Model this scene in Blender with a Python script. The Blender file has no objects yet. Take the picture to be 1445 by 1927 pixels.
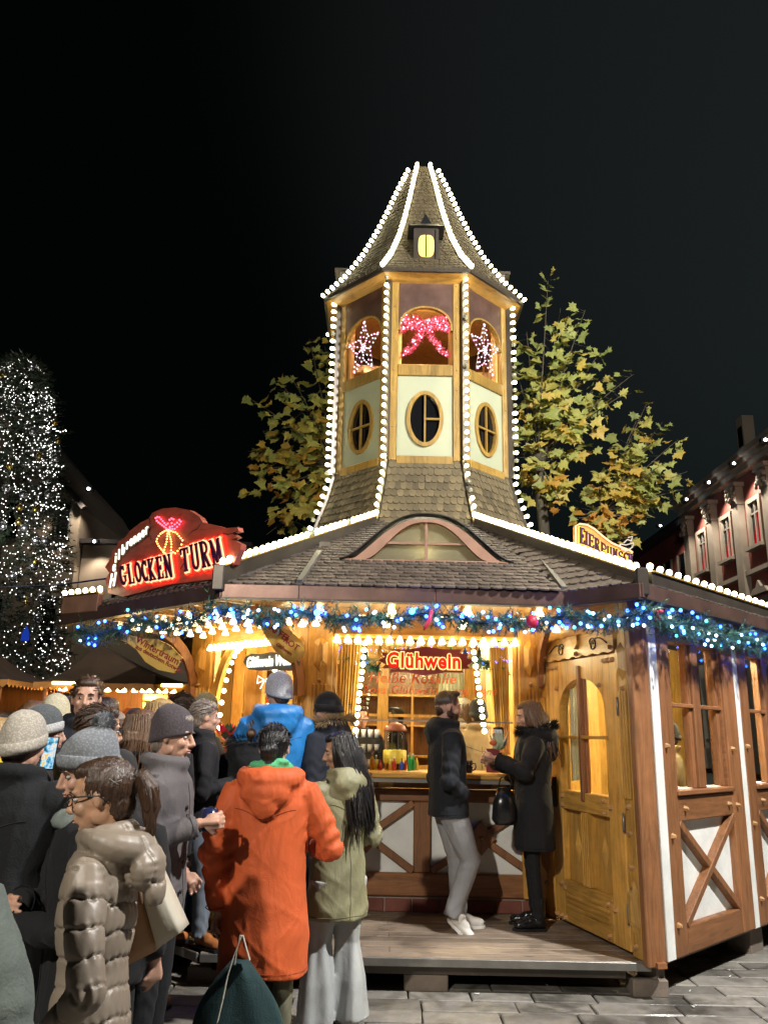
import bpy, bmesh, math, random
import numpy as np
from mathutils import Vector, Matrix, Euler, noise as mnoise
R = math.radians
random.seed(7)
rng = np.random.RandomState(11)
scene = bpy.context.scene
COL = scene.collection

# ------------------------------------------------------------------ camera
CAM_H, PITCH, ROLL, FPX = 1.68, R(15.1), R(1.2), 1530.0
cd = bpy.data.cameras.new('camera')
cd.sensor_fit = 'VERTICAL'; cd.sensor_height = 36.0; cd.sensor_width = 27.0
cd.lens = 36.0 * FPX / 1927.0
cd.clip_start = 0.05; cd.clip_end = 600
cam = bpy.data.objects.new('camera', cd); COL.objects.link(cam)
cam.matrix_world = Matrix.Translation((0, 0, CAM_H)) @ Matrix.Rotation(R(90) + PITCH, 4, 'X') @ Matrix.Rotation(ROLL, 4, 'Z')
scene.camera = cam

# ------------------------------------------------------------------ night sky
world = bpy.data.worlds.new('World'); scene.world = world; world.use_nodes = True
wn, wl = world.node_tree.nodes, world.node_tree.links
wn.clear()
wo = wn.new('ShaderNodeOutputWorld'); bg1 = wn.new('ShaderNodeBackground'); bg2 = wn.new('ShaderNodeBackground')
sky = wn.new('ShaderNodeTexSky'); sky.sky_type = 'NISHITA'; sky.sun_disc = False
sky.sun_elevation = R(-6); sky.sun_rotation = R(60)
bg1.inputs['Strength'].default_value = 0.05
wl.new(sky.outputs[0], bg1.inputs['Color'])
tc = wn.new('ShaderNodeTexCoord'); sep = wn.new('ShaderNodeSeparateXYZ')
wl.new(tc.outputs['Generated'], sep.inputs[0])
mr = wn.new('ShaderNodeMapRange'); mr.inputs['From Min'].default_value = -0.15; mr.inputs['From Max'].default_value = 0.75
wl.new(sep.outputs['X'], mr.inputs['Value'])
mx = wn.new('ShaderNodeMixRGB'); mx.inputs[1].default_value = (0.0004, 0.0006, 0.0006, 1); mx.inputs[2].default_value = (0.0050, 0.0082, 0.0086, 1)
wl.new(mr.outputs[0], mx.inputs[0]); wl.new(mx.outputs[0], bg2.inputs['Color'])
bg2.inputs['Strength'].default_value = 1.0
# faint glow in the humid air round the square's floodlight, up to the right
vm = wn.new('ShaderNodeVectorMath'); vm.operation = 'DOT_PRODUCT'; vm.inputs[1].default_value = Vector((.573, 1.0, 1.05)).normalized()
wl.new(tc.outputs['Generated'], vm.inputs[0])
mg = wn.new('ShaderNodeMapRange'); mg.inputs['From Min'].default_value = .80; mg.inputs['From Max'].default_value = 1.0; mg.interpolation_type = 'SMOOTHERSTEP'; mg.inputs['To Max'].default_value = .004
wl.new(vm.outputs['Value'], mg.inputs['Value'])
mg2 = wn.new('ShaderNodeMixRGB'); mg2.blend_type = 'ADD'; mg2.inputs[0].default_value = 1; wl.new(mx.outputs[0], mg2.inputs[1]); wl.new(mg.outputs[0], mg2.inputs[2]); wl.new(mg2.outputs[0], bg2.inputs['Color'])
wadd = wn.new('ShaderNodeAddShader')
wl.new(bg1.outputs[0], wadd.inputs[0]); wl.new(bg2.outputs[0], wadd.inputs[1]); wl.new(wadd.outputs[0], wo.inputs[0])

scene.view_settings.view_transform = 'Standard'; scene.view_settings.look = 'None'
scene.view_settings.gamma = 1.0; scene.view_settings.exposure = 0.45; scene.view_settings.use_curve_mapping = False
scene.cycles.use_denoising = True
scene.cycles.max_bounces = 6; scene.cycles.diffuse_bounces = 3; scene.cycles.glossy_bounces = 3
scene.cycles.transmission_bounces = 5; scene.cycles.transparent_max_bounces = 12
scene.cycles.sample_clamp_indirect = 4.0
scene.cycles.caustics_reflective = False; scene.cycles.caustics_refractive = False

# ------------------------------------------------------------------ pixel <-> place (photo pixels to points on real planes)
def ray(px, py):
    u, v = px - 722.5, 963.5 - py
    c, s = math.cos(ROLL), math.sin(ROLL)
    u, v = u * c - v * s, u * s + v * c
    return Vector((u, FPX * math.cos(PITCH) - v * math.sin(PITCH), FPX * math.sin(PITCH) + v * math.cos(PITCH)))
def at(px, py, Y):
    d = ray(px, py); return Vector((d.x / d.y * Y, Y, CAM_H + d.z / d.y * Y))

# ------------------------------------------------------------------ object helpers
WM = {}
def tag(o, label=None, cat=None, group=None, kind=None):
    if label: o['label'] = label
    if cat: o['category'] = cat
    if group: o['group'] = group
    if kind: o['kind'] = kind
    return o
def link(o, parent=None, M=None):
    COL.objects.link(o)
    M = M.copy() if M is not None else Matrix.Identity(4)
    WM[o.name] = M
    if parent is not None:
        o.parent = parent
        o.matrix_basis = WM[parent.name].inverted() @ M
    else:
        o.matrix_basis = M
    return o
def thing(name, label, cat, loc=(0, 0, 0), rz=0.0, group=None):
    o = bpy.data.objects.new(name, None); o.empty_display_size = 0.1
    link(o, None, Matrix.Translation(loc) @ Matrix.Rotation(rz, 4, 'Z'))
    return tag(o, label, cat, group)
def inst(name, me, parent, M):
    return link(bpy.data.objects.new(name, me), parent, M)

ORD = ['first', 'second', 'third', 'fourth', 'fifth', 'sixth', 'seventh', 'eighth', 'ninth', 'tenth', 'eleventh', 'twelfth', 'thirteenth', 'fourteenth', 'fifteenth', 'sixteenth', 'seventeenth', 'eighteenth', 'nineteenth']
TMP = bpy.data.scenes.new('tmp')
def evalmesh(ob):
    TMP.collection.objects.link(ob); vl = TMP.view_layers[0]; vl.update(); dg = vl.depsgraph; dg.update()
    return bpy.data.meshes.new_from_object(ob.evaluated_get(dg))
class MB:
    """collects vertices and faces (world coordinates unless a frame T is given)"""
    def __init__(s, T=None): s.v = []; s.f = []; s.T = T; s.sm = []
    def add(s, vs, fs, smooth=False):
        n = len(s.v)
        if s.T is not None: vs = [s.T @ Vector(p) for p in vs]
        s.v.extend([tuple(p) for p in vs]); s.f.extend([tuple(i + n for i in f) for f in fs]); s.sm.extend([smooth] * len(fs))
    def box(s, a, b, M=None, bev=0.0):
        x0, y0, z0 = a; x1, y1, z1 = b
        if x0 > x1: x0, x1 = x1, x0
        if y0 > y1: y0, y1 = y1, y0
        if z0 > z1: z0, z1 = z1, z0
        if bev <= 0:
            vs = [(x0,y0,z0),(x1,y0,z0),(x1,y1,z0),(x0,y1,z0),(x0,y0,z1),(x1,y0,z1),(x1,y1,z1),(x0,y1,z1)]
            fs = [(0,3,2,1),(4,5,6,7),(0,1,5,4),(1,2,6,5),(2,3,7,6),(3,0,4,7)]
        else:
            b_ = min(bev, (x1-x0)*.45, (y1-y0)*.45, (z1-z0)*.45)
            vs = []; 
            for x, sx in ((x0, 1), (x1, -1)):
                for y, sy in ((y0, 1), (y1, -1)):
                    for z, sz in ((z0, 1), (z1, -1)):
                        vs += [(x, y+sy*b_, z+sz*b_), (x+sx*b_, y, z+sz*b_), (x+sx*b_, y+sy*b_, z)]
            I = lambda i, j, k, a_: ((i*2+j)*2+k)*3+a_
            fs = []
            for i in (0, 1):
                f = [I(i,0,0,0), I(i,1,0,0), I(i,1,1,0), I(i,0,1,0)]; fs.append(f if i else f[::-1])
                f = [I(0,i,0,1), I(1,i,0,1), I(1,i,1,1), I(0,i,1,1)]; fs.append(f[::-1] if i else f)
                f = [I(0,0,i,2), I(1,0,i,2), I(1,1,i,2), I(0,1,i,2)]; fs.append(f if i else f[::-1])
            for i in (0, 1):
                for j in (0, 1):
                    f = [I(0,i,j,1), I(1,i,j,1), I(1,i,j,2), I(0,i,j,2)]; fs.append(f if (i == j) else f[::-1])
                    f = [I(i,0,j,0), I(i,1,j,0), I(i,1,j,2), I(i,0,j,2)]; fs.append(f[::-1] if (i == j) else f)
                    f = [I(i,j,0,0), I(i,j,1,0), I(i,j,1,1), I(i,j,0,1)]; fs.append(f if (i == j) else f[::-1])
                    for k in (0, 1):
                        f = [I(i,j,k,0), I(i,j,k,1), I(i,j,k,2)]; fs.append(f if (i+j+k) % 2 else f[::-1])
        if M is not None: vs = [M @ Vector(p) for p in vs]
        s.add(vs, fs)
    def beam(s, p0, p1, w, h, up=(0, 0, 1), bev=0.0, ends=(0, 0)):
        p0, p1 = Vector(p0), Vector(p1); d = p1 - p0; L = d.length
        if L < 1e-6: return
        x = d.normalized(); up = Vector(up); y = up.cross(x)
        if y.length < 1e-4: y = Vector((0, 1, 0)).cross(x)
        y.normalize(); z = x.cross(y)
        M = Matrix((x, y, z)).transposed().to_4x4(); M.translation = p0
        s.box((-ends[0], -w/2, -h/2), (L + ends[1], w/2, h/2), M, bev)
    def tube(s, pts, r, n=8, caps=True, smooth=True, sq=1.0):
        pts = [Vector(p) for p in pts]; N = len(pts)
        rs = r if hasattr(r, '__len__') else [r] * N
        vs = []; fs = []; prev = None
        for i, p in enumerate(pts):
            t = (pts[min(i+1, N-1)] - pts[max(i-1, 0)])
            t = t.normalized() if t.length > 1e-9 else Vector((0, 0, 1))
            if prev is None:
                a = Vector((0, 0, 1)).cross(t)
                if a.length < 1e-3: a = Vector((1, 0, 0)).cross(t)
                a.normalize()
            else:
                a = prev - t * prev.dot(t)
                if a.length < 1e-6: a = Vector((1, 0, 0)).cross(t)
                a.normalize()
            prev = a; b = t.cross(a)
            for k in range(n):
                q = 2 * math.pi * k / n
                vs.append(p + (a * math.cos(q) + b * math.sin(q) * sq) * rs[i])
        for i in range(N - 1):
            for k in range(n):
                k2 = (k + 1) % n
                fs.append((i*n+k, i*n+k2, (i+1)*n+k2, (i+1)*n+k))
        if caps:
            fs.append(tuple(range(n))[::-1]); fs.append(tuple((N-1)*n + k for k in range(n)))
        s.add(vs, fs, smooth)
    def lathe(s, prof, n=12, M=None, smooth=True):
        vs = []; fs = []
        for r, z in prof:
            for k in range(n):
                q = 2 * math.pi * k / n; vs.append(Vector((r * math.cos(q), r * math.sin(q), z)))
        for i in range(len(prof) - 1):
            for k in range(n):
                k2 = (k+1) % n; fs.append((i*n+k, i*n+k2, (i+1)*n+k2, (i+1)*n+k))
        fs.append(tuple(range(n))[::-1]); fs.append(tuple((len(prof)-1)*n+k for k in range(n)))
        if M is not None: vs = [M @ p for p in vs]
        s.add(vs, fs, smooth)
    def ball(s, c, r, nu=12, nv=8, M=None):
        r = r if hasattr(r, '__len__') else (r, r, r)
        vs = [Vector((0, 0, -1))]; fs = []
        for j in range(1, nv):
            a = math.pi * j / nv - math.pi / 2
            for i in range(nu):
                q = 2*math.pi*i/nu; vs.append(Vector((math.cos(a)*math.cos(q), math.cos(a)*math.sin(q), math.sin(a))))
        vs.append(Vector((0, 0, 1)))
        for i in range(nu):
            i2 = (i+1) % nu
            fs.append((0, 1+i2, 1+i))
            for j in range(nv-2): fs.append((1+j*nu+i, 1+j*nu+i2, 1+(j+1)*nu+i2, 1+(j+1)*nu+i))
            fs.append((1+(nv-2)*nu+i, 1+(nv-2)*nu+i2, len(vs)-1))
        c = Vector(c)
        D = Matrix.Diagonal((r[0], r[1], r[2], 1))
        T = Matrix.Translation(c) @ (M.to_4x4() if M is not None else Matrix.Identity(4)) @ D
        s.add([T @ p for p in vs], fs, True)
    def prism(s, poly, y0, y1, M=None, smooth=False):
        """polygon in local (x,z), extruded along local y from y0 to y1"""
        n = len(poly)
        vs = [Vector((p[0], y0, p[1])) for p in poly] + [Vector((p[0], y1, p[1])) for p in poly]
        fs = [tuple(range(n)), tuple(range(n, 2*n))[::-1]]
        fs += [(i, i+n, (i+1) % n + n, (i+1) % n) for i in range(n)]
        if M is not None: vs = [M @ p for p in vs]
        s.add(vs, fs, smooth)
    def ringprism(s, outer, inner, y0, y1, M=None):
        n = len(outer)
        vs = []
        for y in (y0, y1):
            vs += [Vector((p[0], y, p[1])) for p in outer] + [Vector((p[0], y, p[1])) for p in inner]
        fs = []
        for i in range(n):
            j = (i+1) % n
            fs += [(i, j, n+j, n+i), (2*n+i, 3*n+i, 3*n+j, 2*n+j), (i, 2*n+i, 2*n+j, j), (n+i, n+j, 3*n+j, 3*n+i)]
        if M is not None: vs = [M @ p for p in vs]
        s.add(vs, fs)
    def loft(s, rings, caps=True, smooth=True):
        n = len(rings[0]); vs = [p for r_ in rings for p in r_]; fs = []
        for i in range(len(rings)-1):
            for k in range(n):
                k2 = (k+1) % n; fs.append((i*n+k, i*n+k2, (i+1)*n+k2, (i+1)*n+k))
        if caps:
            fs.append(tuple(range(n))[::-1]); fs.append(tuple((len(rings)-1)*n+k for k in range(n)))
        s.add(vs, fs, smooth)
    def mesh(s, name, mat):
        me = bpy.data.meshes.new(name); me.from_pydata(s.v, [], s.f)
        if any(s.sm): me.polygons.foreach_set('use_smooth', s.sm)
        if mat is not None:
            for m in (mat if isinstance(mat, (list, tuple)) else [mat]): me.materials.append(m)
        me.update(); return me
    def build(s, name, mat, parent=None):
        me = s.mesh(name, mat)
        bm = bmesh.new(); bm.from_mesh(me); bmesh.ops.recalc_face_normals(bm, faces=bm.faces); bm.to_mesh(me); bm.free()
        M = Matrix.Translation(WM[parent.name].translation) if parent is not None else Matrix.Identity(4)
        if parent is None:
            return link(bpy.data.objects.new(name, me), None)
        if M.translation.length > 0: me.transform(M.inverted())
        return link(bpy.data.objects.new(name, me), parent, M)
def box_obj(name, a, b, mat, parent=None, M=None, bev=0.0):
    m = MB(); m.box(a, b, M, bev); return m.build(name, mat, parent)

# ------------------------------------------------------------------ materials
def nodes(name):
    m = bpy.data.materials.new(name); m.use_nodes = True
    nt = m.node_tree; b = nt.nodes['Principled BSDF']; return m, nt, b
def ramp(nt, fac, stops):
    r = nt.nodes.new('ShaderNodeValToRGB'); e = r.color_ramp.elements
    e[0].position, e[0].color = stops[0][0], (*stops[0][1], 1)
    e[1].position, e[1].color = stops[-1][0], (*stops[-1][1], 1)
    for p, c in stops[1:-1]:
        x = e.new(p); x.color = (*c, 1)
    nt.links.new(fac, r.inputs[0]); return r.outputs[0]
def coords(nt, scale=(1, 1, 1), kind='Object', rot=(0, 0, 0)):
    t = nt.nodes.new('ShaderNodeTexCoord'); m = nt.nodes.new('ShaderNodeMapping')
    m.inputs['Scale'].default_value = scale; m.inputs['Rotation'].default_value = rot
    nt.links.new(t.outputs[kind], m.inputs[0]); return m.outputs[0]
def noise(nt, vec, scale, detail=4, rough=.55, dist=0.0):
    n = nt.nodes.new('ShaderNodeTexNoise'); n.inputs['Scale'].default_value = scale; n.inputs['Detail'].default_value = detail
    n.inputs['Roughness'].default_value = rough; n.inputs['Distortion'].default_value = dist
    if vec is not None: nt.links.new(vec, n.inputs['Vector'])
    return n.outputs[0]
def bump(nt, b, h, strength=.3, dist=.01):
    n = nt.nodes.new('ShaderNodeBump'); n.inputs['Strength'].default_value = strength; n.inputs['Distance'].default_value = dist
    nt.links.new(h, n.inputs['Height']); nt.links.new(n.outputs[0], b.inputs['Normal'])
def randval(nt):
    return nt.nodes.new('ShaderNodeObjectInfo').outputs['Random']
def mul(nt, col, fac_sock, lo, hi):
    mr = nt.nodes.new('ShaderNodeMapRange'); mr.inputs['To Min'].default_value = lo; mr.inputs['To Max'].default_value = hi
    nt.links.new(fac_sock, mr.inputs[0])
    m = nt.nodes.new('ShaderNodeMixRGB'); m.blend_type = 'MULTIPLY'; m.inputs[0].default_value = 1
    nt.links.new(col, m.inputs[1]); nt.links.new(mr.outputs[0], m.inputs[2]); return m.outputs[0]
def sc(c, k): return tuple(min(1, x * k) for x in c)
def wood(name, c, rough=.5, stretch=(9, 9, .8), k=.62, bs=.3, coat=0.0, rnd=.2, scale=2.4):
    m, nt, b = nodes(name)
    v = coords(nt, stretch)
    n = noise(nt, v, scale, 6, .6, 1.5)
    n2 = noise(nt, coords(nt, (1, 1, 1)), 2.2, 3)
    col = ramp(nt, n, [(.3, sc(c, k)), (.5, c), (.7, sc(c, 1.25))])
    col = mul(nt, col, n2, .65, 1.3)
    kv = nt.nodes.new('ShaderNodeTexVoronoi'); kv.inputs['Scale'].default_value = 1.6; nt.links.new(coords(nt, tuple(min(3.2, max(1.0, q * .45)) for q in stretch)), kv.inputs['Vector'])
    kr = ramp(nt, kv.outputs['Distance'], [(.0, (.25, .25, .25)), (.045, (.32, .32, .32)), (.085, (1, 1, 1)), (1, (1, 1, 1))])
    km = nt.nodes.new('ShaderNodeMixRGB'); km.blend_type = 'MULTIPLY'; km.inputs[0].default_value = .8; nt.links.new(col, km.inputs[1]); nt.links.new(kr, km.inputs[2]); col = km.outputs[0]
    sf_ = noise(nt, coords(nt, (1, 1, 1)), 13, 6, .7); col = mul(nt, col, sf_, .72, 1.22)
    col = mul(nt, col, randval(nt), 1 - rnd, 1 + rnd * .6)
    nt.links.new(col, b.inputs['Base Color']); b.inputs['Roughness'].default_value = rough
    if coat: b.inputs['Coat Weight'].default_value = coat; b.inputs['Coat Roughness'].default_value = .25
    bump(nt, b, n, bs, .004); return m
def plain(name, c, rough=.6, metal=0.0, var=.25, scale=6, bs=.2, bscale=60, spec=None, rnd=0.0, coat=0.0, bd=.004, trans=0.0):
    m, nt, b = nodes(name)
    v = coords(nt); n = noise(nt, v, scale, 5)
    col = ramp(nt, n, [(.25, sc(c, 1 - var)), (.75, sc(c, 1 + var))])
    if rnd: col = mul(nt, col, randval(nt), 1 - rnd, 1 + rnd)
    nt.links.new(col, b.inputs['Base Color']); b.inputs['Roughness'].default_value = rough; b.inputs['Metallic'].default_value = metal
    if spec is not None: b.inputs['Specular IOR Level'].default_value = spec
    if coat: b.inputs['Coat Weight'].default_value = coat
    if trans: b.inputs['Transmission Weight'].default_value = trans
    if bs: bump(nt, b, noise(nt, v, bscale, 4), bs, bd)
    return m
def cloth(name, c, rough=.85, weave=220, bs=.35, sheen=.02, var=.18, spec=.3):
    m, nt, b = nodes(name)
    v = coords(nt); n = noise(nt, v, 5, 5)
    col = ramp(nt, n, [(.25, sc(c, 1 - var)), (.75, sc(c, 1 + var))])
    nt.links.new(col, b.inputs['Base Color']); b.inputs['Roughness'].default_value = rough
    b.inputs['Sheen Weight'].default_value = sheen; b.inputs['Specular IOR Level'].default_value = spec
    a = noise(nt, v, weave, 2); a2 = noise(nt, coords(nt, (1, 1, .6)), 11, 6, .62, 1.6)
    ad = nt.nodes.new('ShaderNodeMath'); ad.operation = 'MULTIPLY_ADD'; ad.inputs[1].default_value = .25
    nt.links.new(a, ad.inputs[0]); nt.links.new(a2, ad.inputs[2])
    bump(nt, b, ad.outputs[0], min(1, bs * 1.2), .010); return m
def glow(name, c, s, sample=True):
    m = bpy.data.materials.new(name); m.use_nodes = True; nt = m.node_tree; nt.nodes.clear()
    o = nt.nodes.new('ShaderNodeOutputMaterial'); e = nt.nodes.new('ShaderNodeEmission')
    e.inputs[0].default_value = (*c, 1); e.inputs[1].default_value = s; nt.links.new(e.outputs[0], o.inputs[0])
    if not sample: m.cycles.emission_sampling = 'NONE'
    return m
def glass(name, c=(.9, .95, .95), rough=.02, mix=.12, dirt=.0):
    m = bpy.data.materials.new(name); m.use_nodes = True; nt = m.node_tree; nt.nodes.clear()
    o = nt.nodes.new('ShaderNodeOutputMaterial'); g = nt.nodes.new('ShaderNodeBsdfGlossy'); t = nt.nodes.new('ShaderNodeBsdfTransparent')
    g.inputs['Roughness'].default_value = rough; t.inputs[0].default_value = (*c, 1)
    lw = nt.nodes.new('ShaderNodeLayerWeight'); lw.inputs[0].default_value = .5
    pw = nt.nodes.new('ShaderNodeMath'); pw.operation = 'POWER'; pw.inputs[1].default_value = 4; nt.links.new(lw.outputs['Facing'], pw.inputs[0])
    ad = nt.nodes.new('ShaderNodeMath'); ad.operation = 'MULTIPLY_ADD'; ad.inputs[1].default_value = .5; ad.inputs[2].default_value = mix * .4; ad.use_clamp = True
    nt.links.new(pw.outputs[0], ad.inputs[0])
    mx = nt.nodes.new('ShaderNodeMixShader'); nt.links.new(ad.outputs[0], mx.inputs[0]); nt.links.new(t.outputs[0], mx.inputs[1]); nt.links.new(g.outputs[0], mx.inputs[2])
    nt.links.new(mx.outputs[0], o.inputs[0]); return m
M = {}
M['pine'] = wood('honey_pine', (.60, .325, .070), .38, coat=.15)
M['pineh'] = wood('honey_pine_level', (.58, .315, .068), .4, stretch=(.8, .8, 9), coat=.15)
M['timber'] = wood('brown_timber', (.27, .115, .045), .5)
M['timberh'] = wood('brown_timber_level', (.26, .11, .042), .5, stretch=(.8, .8, 9))
M['goldwood'] = wood('tower_wood', (.33, .20, .045), .38, coat=.2)
M['deck'] = wood('deck_board', (.25, .195, .145), .7, stretch=(.7, 9, 9), k=.6, rnd=.3)
M['plaster'] = plain('white_plaster', (.74, .75, .72), .85, var=.12, bs=.5, bscale=35)
M['cream'] = plain('cream_panel', (.35, .37, .25), .6, var=.06, scale=3, bs=.2, bscale=40)
M['shingle'] = wood('wood_shingle', (.125, .095, .048), .75, stretch=(6, 6, 1), k=.55, rnd=.45)
M['slate'] = wood('brown_roof_shingle', (.10, .077, .062), .6, stretch=(6, 1, 6), k=.55, rnd=.4)
M['copper'] = plain('brown_sheet_metal', (.16, .095, .075), .35, .6, var=.35, scale=5, bs=.1)
M['darkmetal'] = plain('dark_sheet_metal', (.075, .062, .05), .38, .5, var=.3, scale=4, bs=.1)
M['bronze'] = plain('dormer_wood', (.27, .145, .095), .5, var=.25, bs=.3)
M['steel'] = plain('galvanised_steel', (.24, .23, .21), .45, .7, var=.2)
M['black'] = plain('black_iron', (.02, .02, .022), .4, .3)
M['brick'] = plain('red_brick', (.22, .07, .05), .8, var=.3, rnd=.3, bs=.6)
M['mortar'] = plain('mortar', (.3, .28, .25), .9)
M['stone'] = plain('grey_paver', (.185, .172, .150), .62, var=.28, scale=9, bs=.5, bscale=45, rnd=.30, bd=.006)
def stained(m):
    nt = m.node_tree; b = nt.nodes['Principled BSDF']; col = b.inputs['Base Color'].links[0].from_socket
    geo = nt.nodes.new('ShaderNodeNewGeometry'); n = noise(nt, geo.outputs['Position'], 1.7, 6, .65, .6)
    s = ramp(nt, n, [(.38, (.42, .42, .42)), (.50, (1, 1, 1)), (1, (1.1, 1.1, 1.1))]); k = nt.nodes.new('ShaderNodeMixRGB'); k.blend_type = 'MULTIPLY'; k.inputs[0].default_value = .85
    nt.links.new(col, k.inputs[1]); nt.links.new(s, k.inputs[2]); n3 = noise(nt, geo.outputs['Position'], 60, 2); s3 = ramp(nt, n3, [(.62, (1, 1, 1)), (.70, (1.6, 1.6, 1.55)), (.72, (1, 1, 1))])
    k2 = nt.nodes.new('ShaderNodeMixRGB'); k2.blend_type = 'MULTIPLY'; k2.inputs[0].default_value = .6; nt.links.new(k.outputs[0], k2.inputs[1]); nt.links.new(s3, k2.inputs[2]); nt.links.new(k2.outputs[0], b.inputs['Base Color'])
    rr = ramp(nt, n, [(.38, (.28, .28, .28)), (.52, (.7, .7, .7))]); nt.links.new(rr, b.inputs['Roughness'])
stained(M['stone'])
M['joint'] = plain('dark_joint_sand', (.05, .046, .04), .95, bs=.8)
M['block'] = plain('support_block', (.20, .16, .13), .8, var=.3, bs=.6)
M['bolt'] = wood('wooden_peg', (.5, .28, .12), .4)
def bulbmat(name, c, s, edge, es):
    m = bpy.data.materials.new(name); m.use_nodes = True; nt = m.node_tree; nt.nodes.clear()
    o = nt.nodes.new('ShaderNodeOutputMaterial'); e = nt.nodes.new('ShaderNodeEmission'); e2 = nt.nodes.new('ShaderNodeEmission')
    e.inputs[0].default_value = (*c, 1); e.inputs[1].default_value = s; e2.inputs[0].default_value = (*edge, 1)
    ov = nt.nodes.new('ShaderNodeMapRange'); ov.inputs['To Min'].default_value = s * .45; ov.inputs['To Max'].default_value = s * 1.35; nt.links.new(randval(nt), ov.inputs[0]); nt.links.new(ov.outputs[0], e.inputs[1]); e2.inputs[1].default_value = es
    lw = nt.nodes.new('ShaderNodeLayerWeight'); lw.inputs[0].default_value = .5
    r = ramp(nt, lw.outputs['Facing'], [(.0, (0, 0, 0)), (.50, (0, 0, 0)), (.80, (1, 1, 1)), (1, (1, 1, 1))])
    mx = nt.nodes.new('ShaderNodeMixShader'); nt.links.new(r, mx.inputs[0]); nt.links.new(e.outputs[0], mx.inputs[1]); nt.links.new(e2.outputs[0], mx.inputs[2])
    nt.links.new(mx.outputs[0], o.inputs[0]); return m
M['bulb'] = bulbmat('lit_bulb', (1.0, .90, .54), 15.0, (.50, .40, .10), .35)
M['bulb2'] = bulbmat('lit_lamp_cup', (1.0, .78, .38), 12.0, (1, .50, .12), .6)
M['bulboff'] = plain('unlit_bulb_glass', (.45, .45, .33), .1, 0, bs=0, trans=.4)
M['socket'] = plain('bulb_socket', (.5, .45, .25), .4)
M['pane'] = glass('window_glass')
M['darkpane'] = plain('dark_window', (.006, .006, .007), .12, var=.1, bs=0)
M['white'] = plain('white_paint', (.7, .7, .68), .5, var=.05)
stained(M['deck'])
# ================================================================== ground
g = MB(); g.v = [(-150,-40,-.03),(150,-40,-.03),(150,260,-.03),(-150,260,-.03)]; g.f = [(0,1,2,3)]; g.sm=[False]
ground = g.build('ground', M['joint']); tag(ground, kind='structure')
pav_root = ground
def stone_mesh(w, d, seed):
    r = random.Random(seed); m = MB()
    j = lambda: r.uniform(-.004, .004)
    x, y, e = w/2, d/2, .008
    base = [(-x+j(), -y+j()), (x+j(), -y+j()), (x+j(), y+j()), (-x+j(), y+j())]
    vs = [(p[0], p[1], -.025) for p in base] + [(p[0], p[1], -.006) for p in base]
    vs += [(p[0]*(1-e/x), p[1]*(1-e/y), r.uniform(-.002, .003)) for p in base]
    fs = [(0,1,5,4),(1,2,6,5),(2,3,7,6),(3,0,4,7),(4,5,9,8),(5,6,10,9),(6,7,11,10),(7,4,8,11),(8,9,10,11)]
    m.add(vs, fs); return m
stone_me = [[stone_mesh(w, .205, i*7+k).mesh('paving_stone', M['stone']) for k in range(3)] for i, w in enumerate((.40, .47, .54, .60))]
far = MB(); r_ = random.Random(3); n_st = 0
y = .3; row = 0
while y < 17:
    x = -9 + r_.uniform(0, .4)
    while x < 9.5:
        wi = r_.randrange(4); w = (.40, .47, .54, .60)[wi]
        cx, cy = x + w/2 + .006, y + .106
        T = Matrix.Translation((cx, cy, r_.uniform(-.003, .002))) @ Euler((r_.uniform(-.008,.008), r_.uniform(-.006,.006), r_.uniform(-.006,.006))).to_matrix().to_4x4()
        if 5.0 < y < 8.3 and -3.1 < cx < 4.4 and not (y > 6.6 and -1.4 < cx < 2.0 + (y-6.3)) and n_st < 300:
            inst('paving_stone', r_.choice(stone_me[wi]), ground, T); n_st += 1
        elif y < 9 or abs(cx) > 5 or cx < -2.5:
            m = stone_mesh(w, .205, r_.randrange(9999)); far.add([T @ Vector(p) for p in m.v], m.f)
        x += w + .012
    y += .217; row += 1
o = far.build('paving_stones', M['stone'], ground); o['kind'] = 'stuff'
# litter: pale crumbs and cigarette ends on the paving
for i, (x, y) in enumerate([(2.0, 6.35), (2.15, 6.2), (1.2, 6.28), (.7, 6.05), (2.6, 6.6), (2.05, 5.9), (-.2, 5.7)]):
    m = MB(); m.tube([(x, y, .009), (x+.035*math.cos(i), y+.035*math.sin(i), .009)], .0045, 6)
    tag(m.build('cigarette_end', M['white']), ['small pale cigarette end on the paving just below the corner post', 'pale cigarette end on the paving right of the deck corner', 'pale cigarette end under the middle right of the deck edge', 'pale cigarette end in front of the middle support block', 'cigarette end farthest right on the paving under the timbered wall', 'cigarette end nearest the picture bottom right of the deck', 'cigarette end farthest left on the paving by the pale trousers'][i], 'cigarette end', 'cigarette ends on the paving')

# ================================================================== deck platform
deck = thing('wooden_deck', 'low weathered wooden deck with a steel edge in front of the counter', 'deck', (.33, 6.8, 0))
def plank(p0, p1, w, t, top, name='plank', sl=1.0):
    a, b = p0, p1; h = w / 2; k = 1.0 if (a[0] < -1.1 and a[1] > 6.2) else 0
    m = MB(); vs = []
    for z, e in ((top - t, 0), (top - .004, 0), (top, .004)):
        vs += [(a[0] + k*(h) , a[1] - h + e, z), (b[0] + .255*h*(b[0] > 1), b[1] - h + e, z), (b[0] - .255*h*(b[0] > 1), b[1] + h - e, z), (a[0] - k*h, a[1] + h - e, z)]
    m.add(vs, [(3,2,1,0)] + [(i + 4*j, (i+1) % 4 + 4*j, (i+1) % 4 + 4*j + 4, i + 4*j + 4) for j in (0, 1) for i in range(4)] + [(8,9,10,11)])
    return m.build(name, M['deck'], deck)
y = 6.055 + .07
k = 0
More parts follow.
